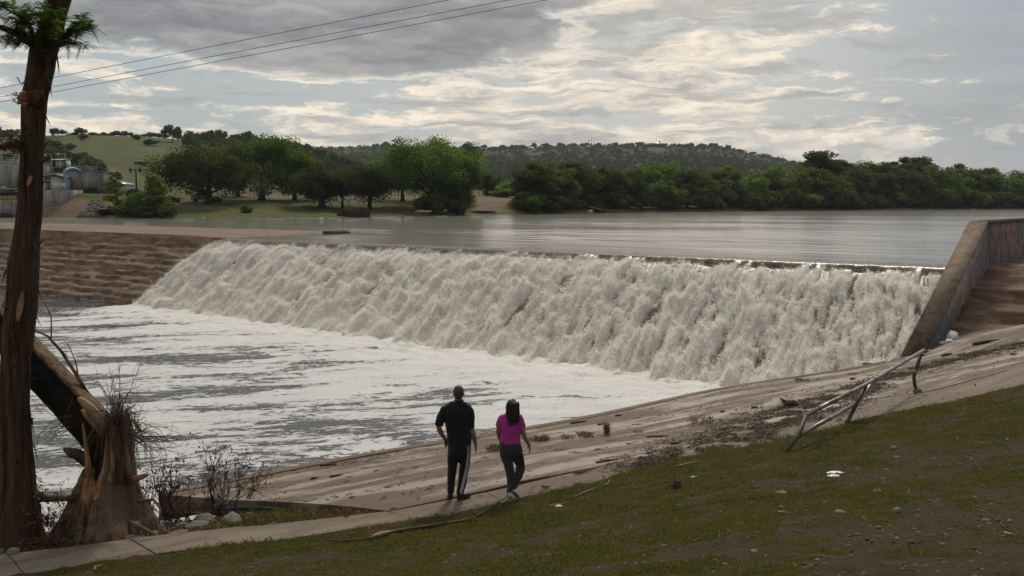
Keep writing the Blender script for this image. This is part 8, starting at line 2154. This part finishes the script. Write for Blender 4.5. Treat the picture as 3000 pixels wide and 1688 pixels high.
# buildings on the far ridge
bD = 1262; bp_ = far_at(1133, bD); k = bD / FPX
e = empty('barn', bp_, 0, 'dark gambrel roofed barn on the far ridge skyline', 'barn')
zb = at_d(1133, 433, bD).z - bp_.z
def rpx(x, y): return ((x - 1133) * k, at_d(1133, y, bD).z - bp_.z)
pr = [rpx(1122, 434), rpx(1145, 434), rpx(1145, 425), rpx(1140.5, 418.5), rpx(1133.5, 415.5), rpx(1126.5, 418.5), rpx(1122, 425)]
M_barn = mat('dark blue grey siding', (0.045, 0.05, 0.058), (0.035, 0.038, 0.045), 0.8, 0.5, 0)
mb = MB(); mb.prism([(x, 0, z) for x, z in pr], (0, 0, 0), (0, 14, 0)); mb.build('wall', M_barn, e)
mb = MB()
rr2 = pr[2:]
for i in range(4):
    (x0_, z0_), (x1_, z1_) = rr2[i], rr2[i + 1]; mb.prism([(x0_ * 1.06, -0.6, z0_ + 0.1), (x1_ * 1.06, -0.6, z1_ + 0.1), (x1_ * 1.06, -0.6, z1_ + 0.5), (x0_ * 1.06, -0.6, z0_ + 0.5)], (0, 0, 0), (0, 15.2, 0))
mb.build('roof', mat('dark barn roof', (0.07, 0.075, 0.08), None, 0.5, 1, 0), e)
mb = MB(); a_, b2_ = rpx(1145, 427), rpx(1150, 428.5); mb.prism([(a_[0], 0, a_[1]), (b2_[0], 0, b2_[1]), (b2_[0], 0, b2_[1] + 0.4), (a_[0], 0, a_[1] + 0.4)], (0, 0, 0), (0, 12, 0)); mb.build('lean_to', M_barn, e)
mb = MB(); q = rpx(1149.5, 434); mb.box((q[0], 0.5, q[1] + 1.2), (0.4, 0.4, 2.6)); mb.build('porch_post', M_barn, e)
for x in (1128, 1133, 1138): mb = MB(); q = rpx(x, 429); mb.box((q[0], -0.06, q[1]), (1.0, 0.1, 1.5)); mb.build('window', M_glass, e)
hD = 1215; hp = far_at(1920, hD); k = hD / FPX; e = empty('ranch_house', hp, 0, 'long low ranch house with a pale hipped roof and chimney on the far ridge', 'house')
def hpx(x, y): return ((x - 1920) * k, at_d(1920, y, hD).z - hp.z)
M_stonew = mat('tan stone wall', (0.16, 0.125, 0.095), (0.11, 0.085, 0.065), 0.9, 0.4, 0); M_rh = mat('pale standing seam roof', (0.33, 0.28, 0.25), (0.28, 0.24, 0.215), 0.35, 0.4, 0, metal=0.4)
a_, b2_ = hpx(1893, 432), hpx(1950, 421); mb = MB(); mb.box(((a_[0] + b2_[0]) / 2, 8, (a_[1] + b2_[1]) / 2), (b2_[0] - a_[0], 14, b2_[1] - a_[1])); mb.build('wall', M_stonew, e)
p4 = [hpx(1887, 423), hpx(1952, 423), hpx(1935, 416.5), hpx(1905, 416.5)]
mb = MB(); mb.add([(p4[0][0], -1, p4[0][1]), (p4[1][0], -1, p4[1][1]), (p4[2][0], 8, p4[2][1]), (p4[3][0], 8, p4[3][1]), (p4[0][0], 17, p4[0][1]), (p4[1][0], 17, p4[1][1])], [(0, 1, 2, 3), (4, 5, 2, 3), (0, 4, 3), (1, 5, 2), (0, 1, 5, 4)]); mb.build('roof', M_rh, e)
c_ = hpx(1931, 415); mb = MB(); mb.box((c_[0], 6, c_[1] - 0.4), (1.2, 1.2, 3.0)); mb.build('chimney', M_stonew, e)
p4 = [hpx(1945, 424.5), hpx(1954, 424.5), hpx(1952, 420), hpx(1943, 420)]; mb = MB(); mb.prism([(x, -2, z) for x, z in p4], (0, 0, 0), (0, 8, 0)); mb.build('wing_roof', M_rh, e)
p4 = [hpx(1882, 425.5), hpx(1905, 425.5), hpx(1902, 422), hpx(1890, 422.5)]; mb = MB(); mb.prism([(x, -3, z) for x, z in p4], (0, 0, 0), (0, 8, 0)); mb.build('porch_roof', M_rh, e)
for x in (1900, 1912, 1924, 1938): mb = MB(); q = hpx(x, 427); mb.box((q[0], 0.95, q[1]), (1.6, 0.1, 1.6)); mb.build('window', M_glass, e)
wD = 1120; wp_ = at_d(2090, 480, wD); e = empty('white_roofed_shed', far_at(2090, wD), 0, 'tiny white roofed building on the slope of the far hill', 'shed')
zz_ = wp_.z - e.location.z; mb = MB(); mb.box((0, 0, zz_ - 0.8), (5, 5, 2.2)); mb.build('wall', M_cream, e)
mb = MB(); mb.add([(-3.2, -3, zz_ + 0.2), (3.2, -3, zz_ + 0.2), (3.2, 3, zz_ + 1.6), (-3.2, 3, zz_ + 1.6), (-3.2, -3, zz_), (3.2, -3, zz_), (3.2, 3, zz_ + 1.4), (-3.2, 3, zz_ + 1.4)], [(0, 1, 2, 3), (4, 7, 6, 5), (0, 4, 5, 1), (2, 6, 7, 3), (0, 3, 7, 4), (1, 5, 6, 2)]); mb.build('roof', M_signw, e)
for i, (u, vt, vb, lab) in enumerate([(1401, 415, 434, 'lone thin mast on the ridge right of the largest tree'), (1568, 412, 432, 'thin mast left of the puffy cloud on the ridge'), (1723, 408, 428, 'left mast of the pair on the ridge'), (1731, 405, 428, 'taller right mast of the pair on the ridge'), (1738, 415, 428, 'shortest mast right of the pair on the ridge')]):
    b_ = far_at(u, 1290); t_ = at_d(u, vt, 1290); mb = MB(); mb.tube([(0, 0, 0), (0, 0, t_.z - b_.z)], [0.34, 0.22], 6); mb.box((0, 0, 0.3), (1.6, 1.6, 0.6)); setp(mb.build('radio_mast', M_barn, None, False, b_), lab, 'mast', 'masts on the far ridge')
# ------------------------------------------------------------------ thin haze over the valley
mb = MB(); mb.box((0, 1150, 66), (5200, 2480, 138))
hz_m, gg = newmat('haze')
pv = gg.node('ShaderNodeVolumePrincipled'); pv.inputs['Density'].default_value = 0.00011; pv.inputs['Color'].default_value = (0.80, 0.86, 0.95, 1); pv.inputs['Anisotropy'].default_value = 0.0
oo = gg.node('ShaderNodeOutputMaterial'); gg.nt.links.new(pv.outputs[0], oo.inputs['Volume'])
setp(mb.build('haze', hz_m), kind='stuff')
# thin meshes double as solid bodies: nothing hidden, nothing aimed at the lens
bpy.context.view_layer.update()
